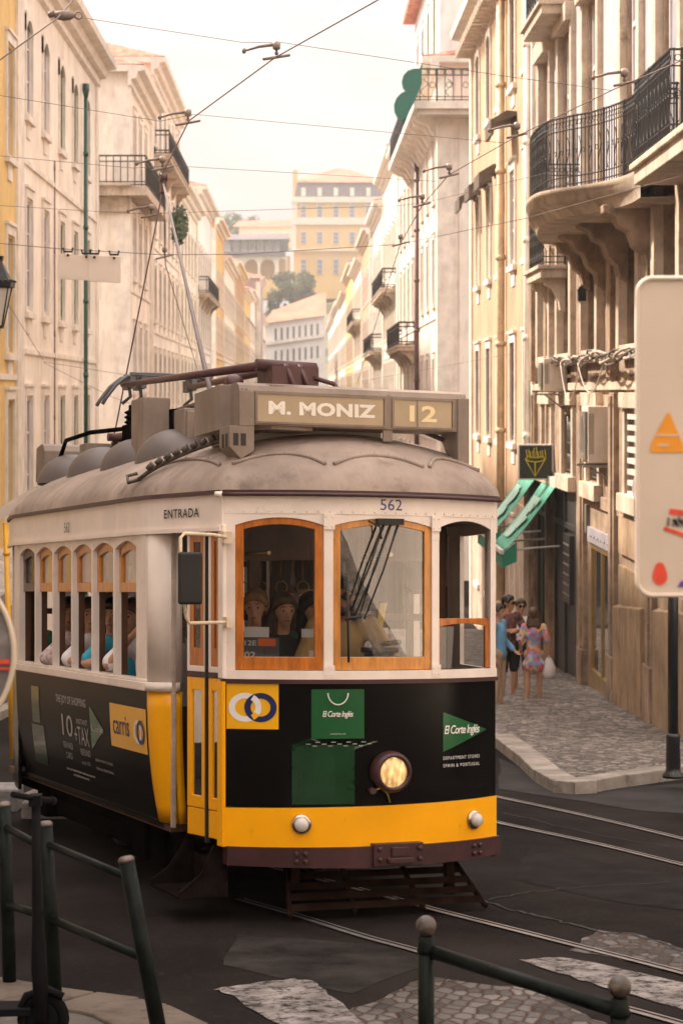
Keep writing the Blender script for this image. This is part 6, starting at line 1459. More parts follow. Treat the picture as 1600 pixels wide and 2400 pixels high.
# ---------------------------------------------------------------- things on the left pavement
Y = 25.0; bs = thing('bus_stop', GP(30, 1775, .12), 'yellow tubular bus stop pole with a pale canopy at the left edge', 'bus stop')
q = M(); q.tube([U(14, 1225, Y), U(30, 1778, Y)], .033, 12); 
for y in (1300, 1440): q.lathe([(.045, 0), (.045, .03)], U(16, y, Y), n=12)
q.build('pole', mat('pole_yellow', (.72, .36, .01), .4, var=.1, vs=3, coat=.2), bs)
q = M(); a = U(-60, 1235, Y); b = U(84, 1172, Y); q.obox(a, (b.x - a.x, 0, b.z - a.z + .1), (0, .9, 0), (0, 0, .06)); q.obox(a + Vector((0, -.05, -.1)), (b.x - a.x, 0, b.z - a.z + .1), (0, .04, 0), (0, 0, .1)); q.build('canopy', mat('canopy_pale', (.55, .46, .38), .6, var=.15), bs)
# grey cabinet and dark doorway behind
q = M(); q.box(-6.0, -5.55, 34, 35.4, G(34.5) + .1, G(34.5) + 1.9); tag(q.build('utility_cabinet', mat('cabinet_grey', (.30, .27, .25), .6, var=.2, vs=2, col2=(.12, .1, .1), c2amt=.3), bevel=.02, org=(-5.8, 34, G(34) + .1)), 'grey utility cabinet on the left pavement behind the tram', 'cabinet')
def blk_(px0, px1, py0, py1, Y, dep, label, m):
    a = U(px0, py1, Y); b = U(px1, py0, Y); q = M(); a.z = min(a.z, G(Y) - .02); q.box(a.x, b.x, Y, Y + dep, a.z, b.z); tag(q.build('stone_block', m, bevel=.025, org=(a.x, Y, a.z)), label, 'stone block', 'loose granite blocks beside the track')
gran = mat('grey_granite', (.24, .225, .22), .7, var=.25, vs=14, bump=.3, bs=60)
blk_(50, 158, 1882, 1920, 19.8, .34, 'grey granite block lying below the rear of the tram', gran); blk_(-40, 42, 1850, 1905, 20.4, .4, 'grey granite block cut by the left edge behind the railing', gran)
q = M(); q.prism([(0, 0), (.9, 0), (1.35, .34), (.7, .34)], U(20, 1872, 21.6), (1, 0, 0), (0, .6, .8), (0, .05, -.3)); tag(q.build('stone_slab', kerb_m, bevel=.02, org=U(20, 1872, 21.6)), 'long pale stone slab tilted beside the rear wheels', 'stone slab')

# near railings: left, dull green tubes, bent
rg = mat('railing_dark_green', (.005, .008, .007), .45, var=.5, vs=9, spec=.12, col2=(.03, .03, .026), c2amt=.2, c2s=18)
rb = mat('worn_steel_cap', (.12, .095, .085), .4, metal=.5, var=.3, vs=14)
lr = thing('street_railing', U(200, 2400, 10.4), 'dark green tubular railing with a leaning end post at the lower left', 'railing')
def post(p0, p1, r, nm='post', cap=True):
    q = M(); q.tube([p0, p1], r, 16); o = q.build(nm, rg, lr)
    d = (p1 - p0).normalized(); q = M(); q.lathe([(r * 1.03, -.012), (r * 1.03, .0), (r * .8, .010), (0, .012)], p1, d, 16); q.build('post_cap', rb, o)
A0, A1 = U(385, 2480, 10), U(296, 2013, 10); B0, B1 = U(131, 2360, 10.7), U(107, 1930, 10.7); C0, C1 = U(24, 2330, 11.2), U(10, 1884, 11.2)
post(A0, A1, .038); post(B0, B1, .036); post(C0, C1, .036)
q = M(); q.tube([B1.lerp(B0, .11), A1.lerp(A0, .095)], .019, 10); q.tube([B1.lerp(B0, .52), A1.lerp(A0, .50)], .021, 10); q.tube([C1.lerp(C0, .12), U(100, 1985, 10.7)], .019, 10); q.tube([C1.lerp(C0, .53), U(100, 2145, 10.7)], .021, 10); q.tube([C1.lerp(C0, .12), U(-90, 1850, 12)], .019, 10); q.tube([C1.lerp(C0, .53), U(-90, 2050, 12)], .021, 10); q.build('rail', rg, lr)
rr_ = thing('ball_railing', GP(998, 2500, .12), 'dark green railing with round ball finials at the bottom right', 'railing')
def bpost(px, py, Y, r, br):
    q = M(); t = U(px, py, Y); g0 = G(Y) + .1
    q.tube([Vector((t.x, Y, g0)), Vector((t.x, Y, t.z - br * 2.6))], r, 18); q.lathe([(r, 0), (r * 1.12, .006), (r * 1.12, .02), (r * 1.02, .03), (r * 1.02, br * 1.7 - .0)], Vector((t.x, Y, t.z - br * 2.6)), n=18); o = q.build('post', rg, rr_)
    q = M(); q.lathe([(br * sin(pi * k / 14), -br * cos(pi * k / 14)) for k in range(15)], t, n=22); q.build('ball_finial', mat('ball_worn', (.055, .045, .035), .45, var=.5, vs=18, col2=(.16, .11, .08), c2amt=.3, c2s=10, coat=.15), o)
    return t
t1 = bpost(998, 2170, 8.8, .0335, .0435); t2 = bpost(1451, 2313, 8.0, .0355, .0435)
q = M(); q.tube([t1 + Vector((.02, 0, -.105)), t2 + Vector((-.02, 0, -.085))], .0275, 14); q.tube([Vector((t1.x, 8.8, t1.z - .55)), Vector((t2.x, 8, t2.z - .55))], .0275, 14); q.build('rail', rg, rr_)
# kick scooter leaning at the lower left
Y = 9.6; ks = thing('kick_scooter', U(100, 2440, Y), 'dark electric kick scooter leaning against the left railing', 'scooter')
tyre = mat('scooter_tyre', (.006, .006, .006), .8, var=.2, spec=.02); sdk = mat('scooter_body', (.008, .008, .009), .6, var=.2, spec=.04)
q = M(); wc_ = U(102, 2388, Y); q.tube([wc_ + Vector((.092 * cos(t), .02 * sin(t), .092 * sin(t))) for t in [2 * pi * k / 20 for k in range(20)]], .026, 8, closed=True, cap=False); wh = q.build('wheel', tyre, ks)
q = M(); q.lathe([(.07, -.018), (.07, .018)], wc_, (0, 1, 0), 18); q.lathe([(.02, -.05), (.02, .05)], wc_, (0, 1, 0), 10); q.build('hub', sdk, wh)
q = M(); q.tube([wc_ + Vector((0, -.04, 0)), U(92, 2270, Y), U(88, 2150, Y), U(85, 1880, Y)], [.03, .036, .024, .02], 10); q.tube([wc_ + Vector((-.115, 0, .02)), wc_ + Vector((-.075, 0, .105)), wc_ + Vector((.02, 0, .135)), wc_ + Vector((.09, 0, .10))], .018, 8); st = q.build('steering_stem', sdk, ks)
q = M(); q.tube([U(30, 1862, Y - .12), U(85, 1872, Y), U(118, 1876, Y + .25)], .014, 8); q.tube([U(118, 1876, Y + .25), U(126, 1877, Y + .37)], .019, 8); q.box(U(70, 0, Y).x, U(98, 0, Y).x, Y - .03, Y + .03, U(0, 1888, Y).z, U(0, 1862, Y).z); q.build('handlebar', sdk, st)
q = M(); a = U(88, 2330, Y + .03); q.obox(a + Vector((-.62, -.07, -.10)), (.60, 0, .02), (0, .14, 0), (0, 0, .035)); q.tube([a + Vector((-.05, 0, -.08)), a], .03, 8); q.tube([wc_ + Vector((-.68 + .09 * cos(t), .0, .01 + .09 * sin(t))) for t in [2 * pi * k / 20 for k in range(20)]], .025, 8, closed=True, cap=False); q.build('deck', sdk, ks, bevel=.006)

# ---------------------------------------------------------------- signs
Y = 6.0; bpl = mat('sign_back_beige', (.66, .55, .44), .5, var=.05, vs=2, streak=.1); kx = Y / F
def rrect(x0, x1, y0, y1, r, n=8):
    o = []
    for cx, cy, a0 in ((x1 - r, y1 - r, 0), (x0 + r, y1 - r, pi / 2), (x0 + r, y0 + r, pi), (x1 - r, y0 + r, 3 * pi / 2)):
        for k in range(n + 1): t = a0 + pi / 2 * k / n; o.append((cx + r * cos(t), cy + r * sin(t)))
    return o
ns = thing('traffic_sign_back', U(1760, 1395, Y), 'large beige back of a traffic sign with stickers cut by the right edge', 'sign'); o = U(0, 0, Y)
ou = rrect(1492, 2090, -1395, -652, 36); q = M(); q.prism([(x * kx, y * kx) for x, y in ou], o, (1, 0, 0), (0, 0, 1), (0, .003, 0)); sp0 = q.build('plate', bpl, ns)
q = M(); q.tube([o + Vector((x * kx, -.004, y * kx)) for x, y in ou], .0065, 6, closed=True, cap=False); q.build('folded_edge', mat('edge_pale', (.72, .62, .52), .4, var=.05), sp0)
OFS = Vector((0, -.003, 0)); so_ = mat('sticker_orange', (.82, .32, .02), .6, var=.08, vs=9); sr_ = mat('sticker_red', (.72, .07, .03), .6, var=.15, vs=9); sw_ = mat('sticker_white', (.66, .52, .42), .6)
q = M(); q.prism([(x * kx, -y * kx) for x, y in ((1522, 1060), (1524, 1040), (1560, 970), (1567, 966), (1598, 1040), (1600, 1060))], o + OFS, (1, 0, 0), (0, 0, 1), (0, .002, 0), 0)
q.prism([(x * kx, -y * kx) for x, y in ((1540, 1046), (1565, 1046), (1565, 1041), (1540, 1041))], o + OFS * 1.5, (1, 0, 0), (0, 0, 1), (0, .001, 0), 1); q.prism([(x * kx, -y * kx) for x, y in ((1535, 1022), (1588, 1022), (1588, 1018), (1537, 1018))], o + OFS * 1.5, (1, 0, 0), (0, 0, 1), (0, .001, 0), 1); q.build('triangle_sticker', [so_, sw_], sp0)
q = M(); q.prism([(x * kx, -y * kx) for x, y in ((1566, 1205), (1640, 1212), (1640, 1200), (1568, 1192))], o + OFS, (1, 0, 0), (0, 0, 1), (0, .002, 0)); q.prism([(x * kx, -y * kx) for x, y in ((1553, 1242), (1640, 1272), (1640, 1262), (1556, 1234))], o + OFS, (1, 0, 0), (0, 0, 1), (0, .002, 0)); q.build('red_strip_sticker', sr_, sp0)
q = M(); v, f = scribble(0, 1, 0, 1, 4, 4, .14); q.add([o + Vector((x * kx, -.003, -y * kx)) for x, y in fit(v, 1560, 1612, 1234, 1210)], f); q.build('sticker_scrawl', mat('scrawl_grey', (.2, .17, .16), .6), sp0)
q = M(); q.prism([((1545 + 17 * cos(t) * (1 + .12 * sin(3 * t))) * kx, -(1345 + 27 * sin(t)) * kx) for t in [2 * pi * k / 20 for k in range(20)]], o + OFS, (1, 0, 0), (0, 0, 1), (0, .002, 0)); q.build('round_sticker', sr_, sp0)
q = M(); q.prism([(x * kx, -y * kx) for x, y in ((1586, 1376), (1640, 1376), (1640, 1352), (1594, 1362))], o + OFS, (1, 0, 0), (0, 0, 1), (0, .002, 0)); q.build('violet_sticker', mat('sticker_violet', (.12, .06, .35), .6), sp0)
q = M(); q.tube([U(1790, 600, Y + .05), Vector((U(1790, 0, Y + .05).x, Y + .05, G(6) + .1))], .03, 12); q.build('post', rb, ns)
# pole with round red sign on the far pavement corner
pp = GP(1576, 1822, .12); Yp_ = pp.y; po = thing('sign_pole', pp, 'black post on the pavement corner with a half hidden red round sign', 'sign')
bpm = mat('post_black', (.012, .012, .013), .4, var=.3, vs=8, coat=.2)
q = M(); q.tube([pp, Vector((pp.x, Yp_, U(0, 1060, Yp_).z))], .056, 16); q.lathe([(.115, 0), (.115, .03), (.085, .06), (.075, .10), (.08, .12), (.072, .42), (.078, .44), (.06, .47)], pp, n=20); q.build('post', bpm, po)
q = M(); c = U(1537, 1143, Yp_) - Vector((0, .08, 0)); q.lathe([(.27, -.008), (.27, .008)], c, (0, 1, 0), 32, 0); q.lathe([(.235, -.012), (.235, -.008)], c, (0, 1, 0), 32, 1); q.box(c.x - .16, c.x + .16, c.y - .016, c.y - .012, c.z - .035, c.z + .035, 0); q.build('round_sign', [mat('sign_white', (.75, .68, .62), .5), mat('sign_red', (.55, .02, .02), .45)], po)
# round sign seen from behind at the left edge
Y = 6.5; c = U(-194, 1531, Y); kx = Y / F; rd = thing('round_sign_back', c, 'round sign plate with a pale rim cut by the left edge, close to the camera', 'sign')
q = M(); q.lathe([(222 * kx, .0), (222 * kx, .003)], c, (0, 1, 0), 64); q.build('plate', mat('round_plate_grey', (.14, .125, .115), .55, var=.3, vs=7, col2=(.28, .25, .23), c2amt=.3, c2s=6), rd)
q = M(); q.tube([c + Vector((228 * kx * cos(t), -.005, 228 * kx * sin(t))) for t in [2 * pi * k / 72 for k in range(72)]], .0085, 8, closed=True, cap=False); q.build('rim', mat('rim_cream', (.62, .52, .40), .4, var=.1), rd)
q = M()
for y0, y1 in ((1546, 1556), (1565, 1570)): a = U(-20, y1, Y - .006); b = U(23, y0, Y - .006); q.box(a.x, b.x, Y - .007, Y - .004, a.z, b.z)
q.build('red_sticker', sr_, rd)
q = M(); q.tube([U(-194, 1300, Y + .05), Vector((c.x, Y + .05, G(6.5)))], .03, 12); q.build('post', rb, rd)

# projecting shop sign with a cone of fries, right wall
Y = 43.0; a, b = U(1213, 1125, Y), U(1296, 1041, Y); fs = thing('fries_sign', U(1296, 1083, Y), 'square black projecting sign with a yellow outline drawing of fries', 'sign')
q = M(); q.box(a.x, b.x, Y, Y + .16, a.z, b.z); q.build('frame', mat('sign_frame_white', (.70, .66, .62), .5), fs, bevel=.01)
q = M(); q.box(a.x + .03, b.x - .03, Y - .006, Y - .001, a.z + .03, b.z - .03); fc = q.build('face', mat('sign_face_black', (.012, .018, .016), .35), fs)
k = Y / F
def L2(pts): return [U(1213 + x, 1041 + y, Y - .012) for x, y in pts]
q = M(); ln = [[(17, 35), (40, 76), (64, 35)], [(40, 76), (40, 42)], [(17, 35), (26, 40), (40, 42), (55, 40), (64, 35)], [(17, 35), (24, 28), (40, 32), (58, 28), (64, 35)]]
for x0, x1, y0 in ((19, 26, 14), (28, 35, 18), (37, 44, 9), (46, 53, 18), (56, 64, 15)): ln.append([(x0 + 3, 34), (x0, y0), (x1 - 1, y0 - 2), (x1 + 1, 34)])
for l in ln: q.tube(L2(l), .010, 5)
q.build('fries_drawing', mat('neon_yellow', (.62, .50, .02), .5), fc)
q = M()
for z in (a.z + .12, b.z - .12): q.tube([Vector((b.x, Y + .08, z)), Vector((b.x + .55, Y + .08, z))], .018, 6)
q.build_each('bracket', mat('bracket_pale', (.5, .45, .4), .5), fs)
# green roll-out awnings
gaw = mat('awning_green', (.12, .44, .31), .8, var=.2, vs=2.5, streak=.3); gaw2 = mat('awning_green_dark', (.03, .24, .15), .75, var=.1)
for i, (a0, a1, z0, z1, lb_) in enumerate(((41.6, 43.9, -1.80, -3.10, 'green roll-out awning nearer to the camera, with white lettering'), (44.9, 47.4, -1.72, -3.02, 'green roll-out awning behind its twin, closest to the tram roof'))):
    W2 = Wf(1, 5.1); rt = thing('shop_awning', W2(a0, 0, G(a0)), lb_, 'awning', 'green awnings over the shops'); q = M(); pr = 1.15
    q.grid(lambda a, b: W2(a0 + (a1 - a0) * a, .12 + (pr - .12) * b, z0 + (z1 - z0) * b - .09 * sin(pi * b) * (.6 + .4 * sin(a * 9)) - .03 * sin(pi * a)), 12, 10); cl = q.build('fabric', gaw, rt, solid=.01)
    q = M(); q.obox(W2(a0 - .03, pr, z1 - .05), W2(a1 + .03, 0, 0) - W2(a0 - .03, 0, 0), W2(0, .07, 0) - W2(0, 0, 0), (0, 0, .08)); q.build('front_bar', mat('bar_white', (.72, .68, .62), .5), rt)
    q = M(); q.add([W2(a0, pr + .03, z1 - .05), W2(a1, pr + .03, z1 - .05), W2(a1, pr + .03, z1 - .32), W2(a0, pr + .03, z1 - .32)], [(0, 1, 2, 3)]); q.add([W2(a0, pr + .03, z1 - .05), W2(a0, pr - .25, z1 + .2), W2(a0, pr - .25, z1 - .2), W2(a0, pr + .03, z1 - .32)], [(0, 1, 2, 3)]); q.build('valance', gaw2, rt, solid=.008)
    q = M(); v, f = scribble(0, 1, 0, 1, 7 + i, 11, .16); sl_ = Vector((W2(0, pr, z1) - W2(0, .12, z0))); 
    q.add([W2(a1, .12, z0) + sl_ * (.2 + .62 * x) + Vector((0, -(y), 0)) * 1.0 + Vector((-.012, 0, .02 - .08 * sin(pi * (.2 + .62 * x)))) for x, y in fit(v, 0, 1, .3 + .1, 1.5 + .3)], f); q.build('awning_lettering', mat('awning_print', (.45, .70, .60), .7), cl)
    q = M(); q.box(*sorted((W2(a0, .0, 0).x - .16, W2(a0, 0, 0).x)), a0 - .05, a1 + .05, z0 - .06, z0 + .12); q.build('cassette', mat('bar_white', (.72, .68, .62), .5), rt)
    q = M()
    for a_ in (a0 + .1, a1 - .1): q.tube([W2(a_, .05, z1 + .1), W2(a_, .6, z1 + .06), W2(a_, pr, z1)], .02, 6)
    q.build('arm', mat('bar_white', (.72, .68, .62), .5), rt)
# air-conditioning units
acm = mat('ac_casing', (.66, .56, .46), .5, var=.06, vs=2, streak=.3); acg = mat('ac_grille', (.22, .19, .16), .6)
def ac(px0, px1, py0, py1, Y, dep, label):
    a, b = U(px0, py1, Y), U(px1, py0, Y); rt = thing('air_conditioner', (a.x, Y, a.z), label, 'air conditioner', 'air-conditioning units on the right wall'); q = M(); q.box(a.x + .04, b.x, Y, Y + dep, a.z, b.z); cs_ = q.build('casing', acm, rt, bevel=.02)
    q = M(); n = int((b.z - a.z) / .03)
    for k in range(2, n - 2): q.box(a.x + .0, a.x + .035, Y + .05, Y + dep - .1, a.z + k * .03, a.z + k * .03 + .015); 
    for k in range(2, n - 5): q.box(a.x + .05, a.x + .14, Y - .006, Y - .001, a.z + .1 + k * .028, a.z + .1 + k * .028 + .012)
    q.lathe([(min(.3, (b.z - a.z) * .36), .0), (min(.3, (b.z - a.z) * .36), .03)], ((a.x + .03), Y + dep / 2, (a.z + b.z) / 2), (-1, 0, 0), 24); q.build('grille', acg, cs_)
    w_ = b.x - a.x; q = M(); q.box(a.x + w_ * .55, b.x - .03, Y - .012, Y - .001, a.z + .05, b.z - .08); q.box(a.x + w_ * .6, b.x - .08, Y - .02, Y - .0125, b.z - .25, b.z - .2); q.build('side_cover', acm, cs_, bevel=.006)
    q = M(); q.box(a.x - .05, b.x + .1, Y - .05, Y + .02, a.z - .07, a.z - .03); q.box(a.x - .05, b.x + .1, Y + dep - .1, Y + dep - .03, a.z - .07, a.z - .03); q.tube([Vector((a.x + .05, Y, a.z - .05)), Vector((b.x + .1, Y, a.z - .45))], .016, 6); q.build_each('bracket', acg, rt)
    return a, b, rt
ac(1268, 1328, 840, 918, 40.5, .85, 'smaller beige air conditioner high on the wall under the cable bundle')
a_, b_2, rt = ac(1371, 1447, 952, 1086, 35.2, .95, 'larger beige air conditioner lower on the wall with grey hoses')
q = M()
for k in range(3): q.tube([Vector((b_2.x - .05, 35.3, a_.z + .42 - k * .07)), Vector((b_2.x + .15, 35.25, a_.z + .44 - k * .08)), Vector((b_2.x + .3, 35.4, a_.z + .3 - k * .06)), Vector((b_2.x + .42, 35.5, a_.z + .2 - k * .04))], .022, 8)
q.build('hose', mat('hose_grey', (.35, .32, .30), .6), rt)
# bundle of cables clipped along the ledge
rr = _r.Random(9)
for j in range(5):
    q = M(); pts = []
    for k in range(34): a = 29.5 + k * .36; pts.append(Ws(a, .30 + .07 * sin(k * .9 + j * 1.3), .60 + .07 * cos(k * .8 + j * 2) + .03 * sin(k * .5) - .02 * j))
    q.tube(pts, .02 + .007 * (j % 2), 6); tag(q.build('cable', mat('wall_cable_pale', (.42, .34, .27), .6, var=.3, vs=5) if j % 2 else mat('wall_cable_dark', (.10, .08, .07), .6), org=pts[0]), 'tangled bundle of wall cables sagging along the stone ledge below the balcony', 'cable', 'cables clipped along the stone ledge')
for a0, a1, dp in ((33.5, 36.8, .55), (36.5, 39.2, .7)):
    q = M(); pts = [Ws(a0 + (a1 - a0) * t, .34, .55 - dp * 4 * t * (1 - t)) for t in [k / 14 for k in range(15)]]; q.tube(pts, .011, 5); tag(q.build('cable', mat('thin_cable', (.55, .48, .42), .6), org=pts[0]), 'thin pale loose cable hanging in a loop from the ledge', 'cable', 'loose loops of cable on the right wall')
# small wall lamp and dark box sign
p = U(1362, 690, 38); q = M(); wl_ = thing('wall_lamp', p, 'small black wall lantern between the tall windows under the balcony', 'lamp')
q.box(p.x - .07, p.x + .07, 37.93, 38.07, p.z - .12, p.z + .06); q.prism([(-.09, 0), (.09, 0), (.03, .09), (-.03, .09)], p + Vector((0, -.09, .06)), (1, 0, 0), (0, 0, 1), (0, .18, 0)); q.lathe([(.05, 0), (.03, -.07), (.0, -.1)][::-1], p - Vector((0, 0, .12)), n=8); q.tube([p + Vector((0, 0, .1)), p + Vector((.25, 0, .16))], .015, 6); q.build('lamp_body', iron, wl_, bevel=.006)
a = U(1372, 1250, 37.7); b = U(1397, 1183, 37.7); q = M(); q.box(a.x, b.x + .3, 37.7, 37.95, a.z, b.z); bs_ = q.build('light_box', mat('box_grey_brown', (.16, .13, .10), .5, var=.2), bevel=.01, org=(a.x, 37.7, a.z)); tag(bs_, 'small brownish light box projecting above the brass shop door', 'sign')
# ---------------------------------------------------------------- people
skin = mat('skin', (.50, .27, .17), .5, var=.08, vs=6); skin2 = mat('skin_tan', (.36, .18, .11), .5, var=.08, vs=6)
def cap(mm, p, q, r0, r1, n=10, mi=0):
    p, q = Vector(p), Vector(q); d = q - p; L_ = d.length
    if L_ < 1e-5: d = Vector((0, 0, 1)); L_ = 1e-5
    prof = [(r0 * sin(t), -r0 * cos(t)) for t in [pi / 2 * k / 4 for k in range(5)]] + [(r1 * cos(t), L_ + r1 * sin(t)) for t in [pi / 2 * k / 4 for k in range(5)]]
    prof[0] = (.0005, -r0); prof[-1] = (.0005, L_ + r1); mm.lathe(prof, p, d, n, mi)
def fuse(o, vox=.012, sm=2):
    q = o.modifiers.new('fuse', 'REMESH'); q.mode = 'VOXEL'; q.voxel_size = vox; q.use_smooth_shade = True
    q = o.modifiers.new('soft', 'SMOOTH'); q.factor = .5; q.iterations = sm; return o
HAIRS = {'brown': mat('hair_brown', (.07, .035, .018), .5, var=.3, vs=20), 'dark': mat('hair_dark', (.015, .011, .009), .45, var=.3, vs=20), 'blond': mat('hair_fair', (.22, .12, .05), .5, var=.3, vs=20)}
def person(label, loc, rz, h=1.72, J=None, hair='brown', long=False, top=None, bottom=None, skirt=False, sleeves=.5, shorts=True, group=None, sk=None, glasses=None, beard=False, turn=0, vox=.011, shoes=None, seated=False, female=False):
    """figure facing -Y at rz = 0; J overrides joints (right/left hands, elbows, knees, feet)"""
    k = h / 1.75; rt = thing('person', loc, label, 'person', group, rz); ORG[rt.name] = Vector(); sk = sk or skin
    sw = .165 if female else .19
    D = dict(hipL=(.09, 0, .93), hipR=(-.09, 0, .93), kneeL=(.10, -.02, .50), kneeR=(-.10, -.02, .50), footL=(.11, .02, .08), footR=(-.11, .02, .08), pel=(0, 0, .96), waist=(0, 0, 1.10), chest=(0, .01, 1.32), shL=(sw, .01, 1.43), shR=(-sw, .01, 1.43),
             elL=(sw + .06, .03, 1.15), elR=(-sw - .06, .03, 1.15), haL=(sw + .08, -.06, .90), haR=(-sw - .08, -.06, .90), neck=(0, .01, 1.48), head=(0, -.01, 1.635))
    if seated:
        for a in D: D[a] = (D[a][0], D[a][1], D[a][2] - .46)
        D.update(kneeL=(.12, -.42, .50), kneeR=(-.12, -.42, .50), footL=(.12, -.44, .08), footR=(-.12, -.44, .08))
    if J: D.update(J)
    D = {a: Vector(b) * k for a, b in D.items()}
    b = M(); c = lambda p, q, r0, r1, mm=b: cap(mm, D[p] if isinstance(p, str) else p, D[q] if isinstance(q, str) else q, r0 * k, r1 * k)
    th = .078 if female else .082
    for s in 'LR':
        c('hip' + s, 'knee' + s, th, .052); c('knee' + s, 'foot' + s, .052, .036); c('foot' + s, D['foot' + s] + Vector((0, -.15, -.045)) * k, .038, .03)
        c('sh' + s, 'el' + s, .047, .037); c('el' + s, 'ha' + s, .037, .025)
        c('chest', 'sh' + s, .085, .05)
        # hand: palm and five bent fingers
        hd, fo = D['ha' + s], (D['ha' + s] - D['el' + s]).normalized(); sd = 1 if s == 'L' else -1
        side = fo.cross(Vector((0, 0, 1)) if abs(fo.z) < .9 else Vector((1, 0, 0))).normalized(); nrm = side.cross(fo).normalized()
        if abs(fo.z) >= .9: side, nrm = Vector((0, -1, 0)), Vector((-sd, 0, 0))
        c(hd + fo * .02, hd + fo * .075 * k + side * .02, .024, .020); c(hd + fo * .02, hd + fo * .075 * k - side * .02, .024, .020)
        for i, (o_, l_) in enumerate(((-.031, .062), (-.011, .075), (.010, .072), (.030, .058))):
            a0 = hd + (fo * .085 + side * o_) * k; a1 = a0 + (fo * l_ * .55 + nrm * .008) * k; a2 = a1 + (fo * l_ * .42 + nrm * .024) * k; c(a0, a1, .0095, .0088); c(a1, a2, .0088, .0075)
        a0 = hd + (fo * .03 - side * .032) * k; a1 = a0 + (fo * .03 - side * .028 + nrm * .01) * k; c(a0, a1, .012, .010); c(a1, a1 + (fo * .03 - side * .006 + nrm * .01) * k, .010, .008)
    c('pel', 'waist', .125, .11); c('waist', 'chest', .11, .13); c(D['hipL'], D['hipR'], .10, .10); c('chest', 'neck', .10, .05); c('neck', 'head', .054, .05)
    Hm = Matrix.Rotation(turn, 3, 'Z'); H = D['head']
    hp_ = lambda x, y, z: H + Hm @ Vector((x, y, z)) * k
    c(hp_(0, .015, .03), hp_(0, -.005, .02), .092, .086); c(hp_(0, -.02, -.02), hp_(0, -.045, -.085), .070, .038); c(hp_(0, -.085, .005), hp_(0, -.108, -.035), .009, .014); c(hp_(-.018, -.088, -.065), hp_(.018, -.088, -.065), .009, .009)
    c(hp_(-.04, -.083, .03), hp_(.04, -.083, .03), .011, .011)
    for s in (-1, 1): c(hp_(s * .085, .01, .015), hp_(s * .087, .015, -.02), .014, .009)
    fuse(b.build('body', sk, rt, local=True), vox)
    e = M()
    for s in (-1, 1): cap(e, hp_(s * .032, -.086, .008), hp_(s * .032, -.0865, .008), .007 * k, .007 * k, 8)
    e.build('eye', mat('eye_dark', (.02, .015, .012), .2), rt, local=True)
    e = M(); e.tube([hp_(-.022, -.089, -.066), hp_(0, -.098, -.064), hp_(.022, -.089, -.066)], [.004 * k, .0065 * k, .004 * k], 6); e.build('mouth', mat('lips', (.30, .09, .07), .4), rt, local=True)
    e = M()
    for s in (-1, 1): e.tube([hp_(s * .018, -.094, .036), hp_(s * .036, -.092, .041), hp_(s * .054, -.082, .034)], .0042 * k, 5)
    e.build('eyebrow', HAIRS[hair], rt, local=True)
    hr = M(); R_ = .098
    c2 = lambda p, q, r0, r1: cap(hr, p, q, r0 * k, r1 * k)
    c2(hp_(0, .03, .055), hp_(0, .012, .066), R_, R_ * .92); c2(hp_(0, .05, .0), hp_(0, .045, -.04), R_ * .8, R_ * .62)
    for s in (-1, 1): c2(hp_(s * .03, -.045, .085), hp_(s * .085, -.02, .03), .045, .028)
    if long:
        for s in (-1, 0, 1): c2(hp_(s * .06, .04, -.02), hp_(s * .075, .065, -.17), .06, .065); c2(hp_(s * .07, .065, -.17), hp_(s * .07, .075, -.32), .062, .03)
    fuse(hr.build('hair', HAIRS[hair], rt, local=True), .013, 3)
    if beard:
        q = M(); cap(q, hp_(0, -.03, -.075), hp_(0, -.055, -.095), .062 * k, .04 * k); cap(q, hp_(-.05, -.02, -.06), hp_(.05, -.02, -.06), .035 * k, .035 * k); fuse(q.build('beard', HAIRS['dark'], rt, local=True), .012)
    if glasses:
        q = M()
        for s in (-1, 1):
            q.lathe([(.027 * k, 0), (.027 * k, .006 * k)], hp_(s * .034, -.104, .008), Hm @ Vector((0, 1, 0)), 14); q.tube([hp_(s * .06, -.1, .012), hp_(s * .09, .01, .015)], .004 * k, 5)
        q.tube([hp_(-.02, -.105, .012), hp_(.02, -.105, .012)], .004 * k, 5); q.build(glasses, mat('lens_black', (.01, .01, .01), .15), rt, local=True)
    if top:
        t = M(); g = .018; c3 = lambda p, q, r0, r1: cap(t, D[p] if isinstance(p, str) else p, D[q] if isinstance(q, str) else q, (r0 + g) * k, (r1 + g) * k)
        low = D['pel'] - (D['chest'] - D['pel']).normalized() * .02
        c3(low, 'waist', .12, .115); c3('waist', 'chest', .115, .132); c3('chest', D['chest'] + (D['neck'] - D['chest']) * .55, .105, .06)
        if skirt: c3(D['pel'] - Vector((0, 0, .22)) * k, 'pel', .155, .13); c3(D['pel'] - Vector((.06, 0, .22)) * k, D['pel'] - Vector((-.06, 0, .22)) * k, .13, .13)
        for s in 'LR':
            c3('chest', 'sh' + s, .085, .052); e1 = D['sh' + s].lerp(D['el' + s], min(1, sleeves * 2)); c3('sh' + s, e1, .052, .05 if sleeves <= .5 else .045)
            if sleeves > .5: c3('el' + s, D['el' + s].lerp(D['ha' + s], sleeves * 2 - 1), .043, .035)
        fuse(t.build('shirt' if not skirt else 'dress', top, rt, local=True), .014, 3)
    if bottom:
        t = M()
        for s in 'LR':
            e1 = D['knee' + s] if shorts else D['foot' + s]
            cap(t, D['hip' + s], D['knee' + s] + (D['hip' + s] - D['knee' + s]) * (.12 if shorts else 0), (th + .018) * k, (.072 if shorts else .06) * k)
            if not shorts: cap(t, D['knee' + s], D['foot' + s] + Vector((0, 0, .03)), .062 * k, .052 * k)
        cap(t, D['hipL'], D['hipR'], .115 * k, .115 * k); cap(t, D['pel'], D['waist'] - Vector((0, 0, .06)) * k, .133 * k, .12 * k)
        fuse(t.build('shorts' if shorts else 'trousers', bottom, rt, local=True), .014, 3)
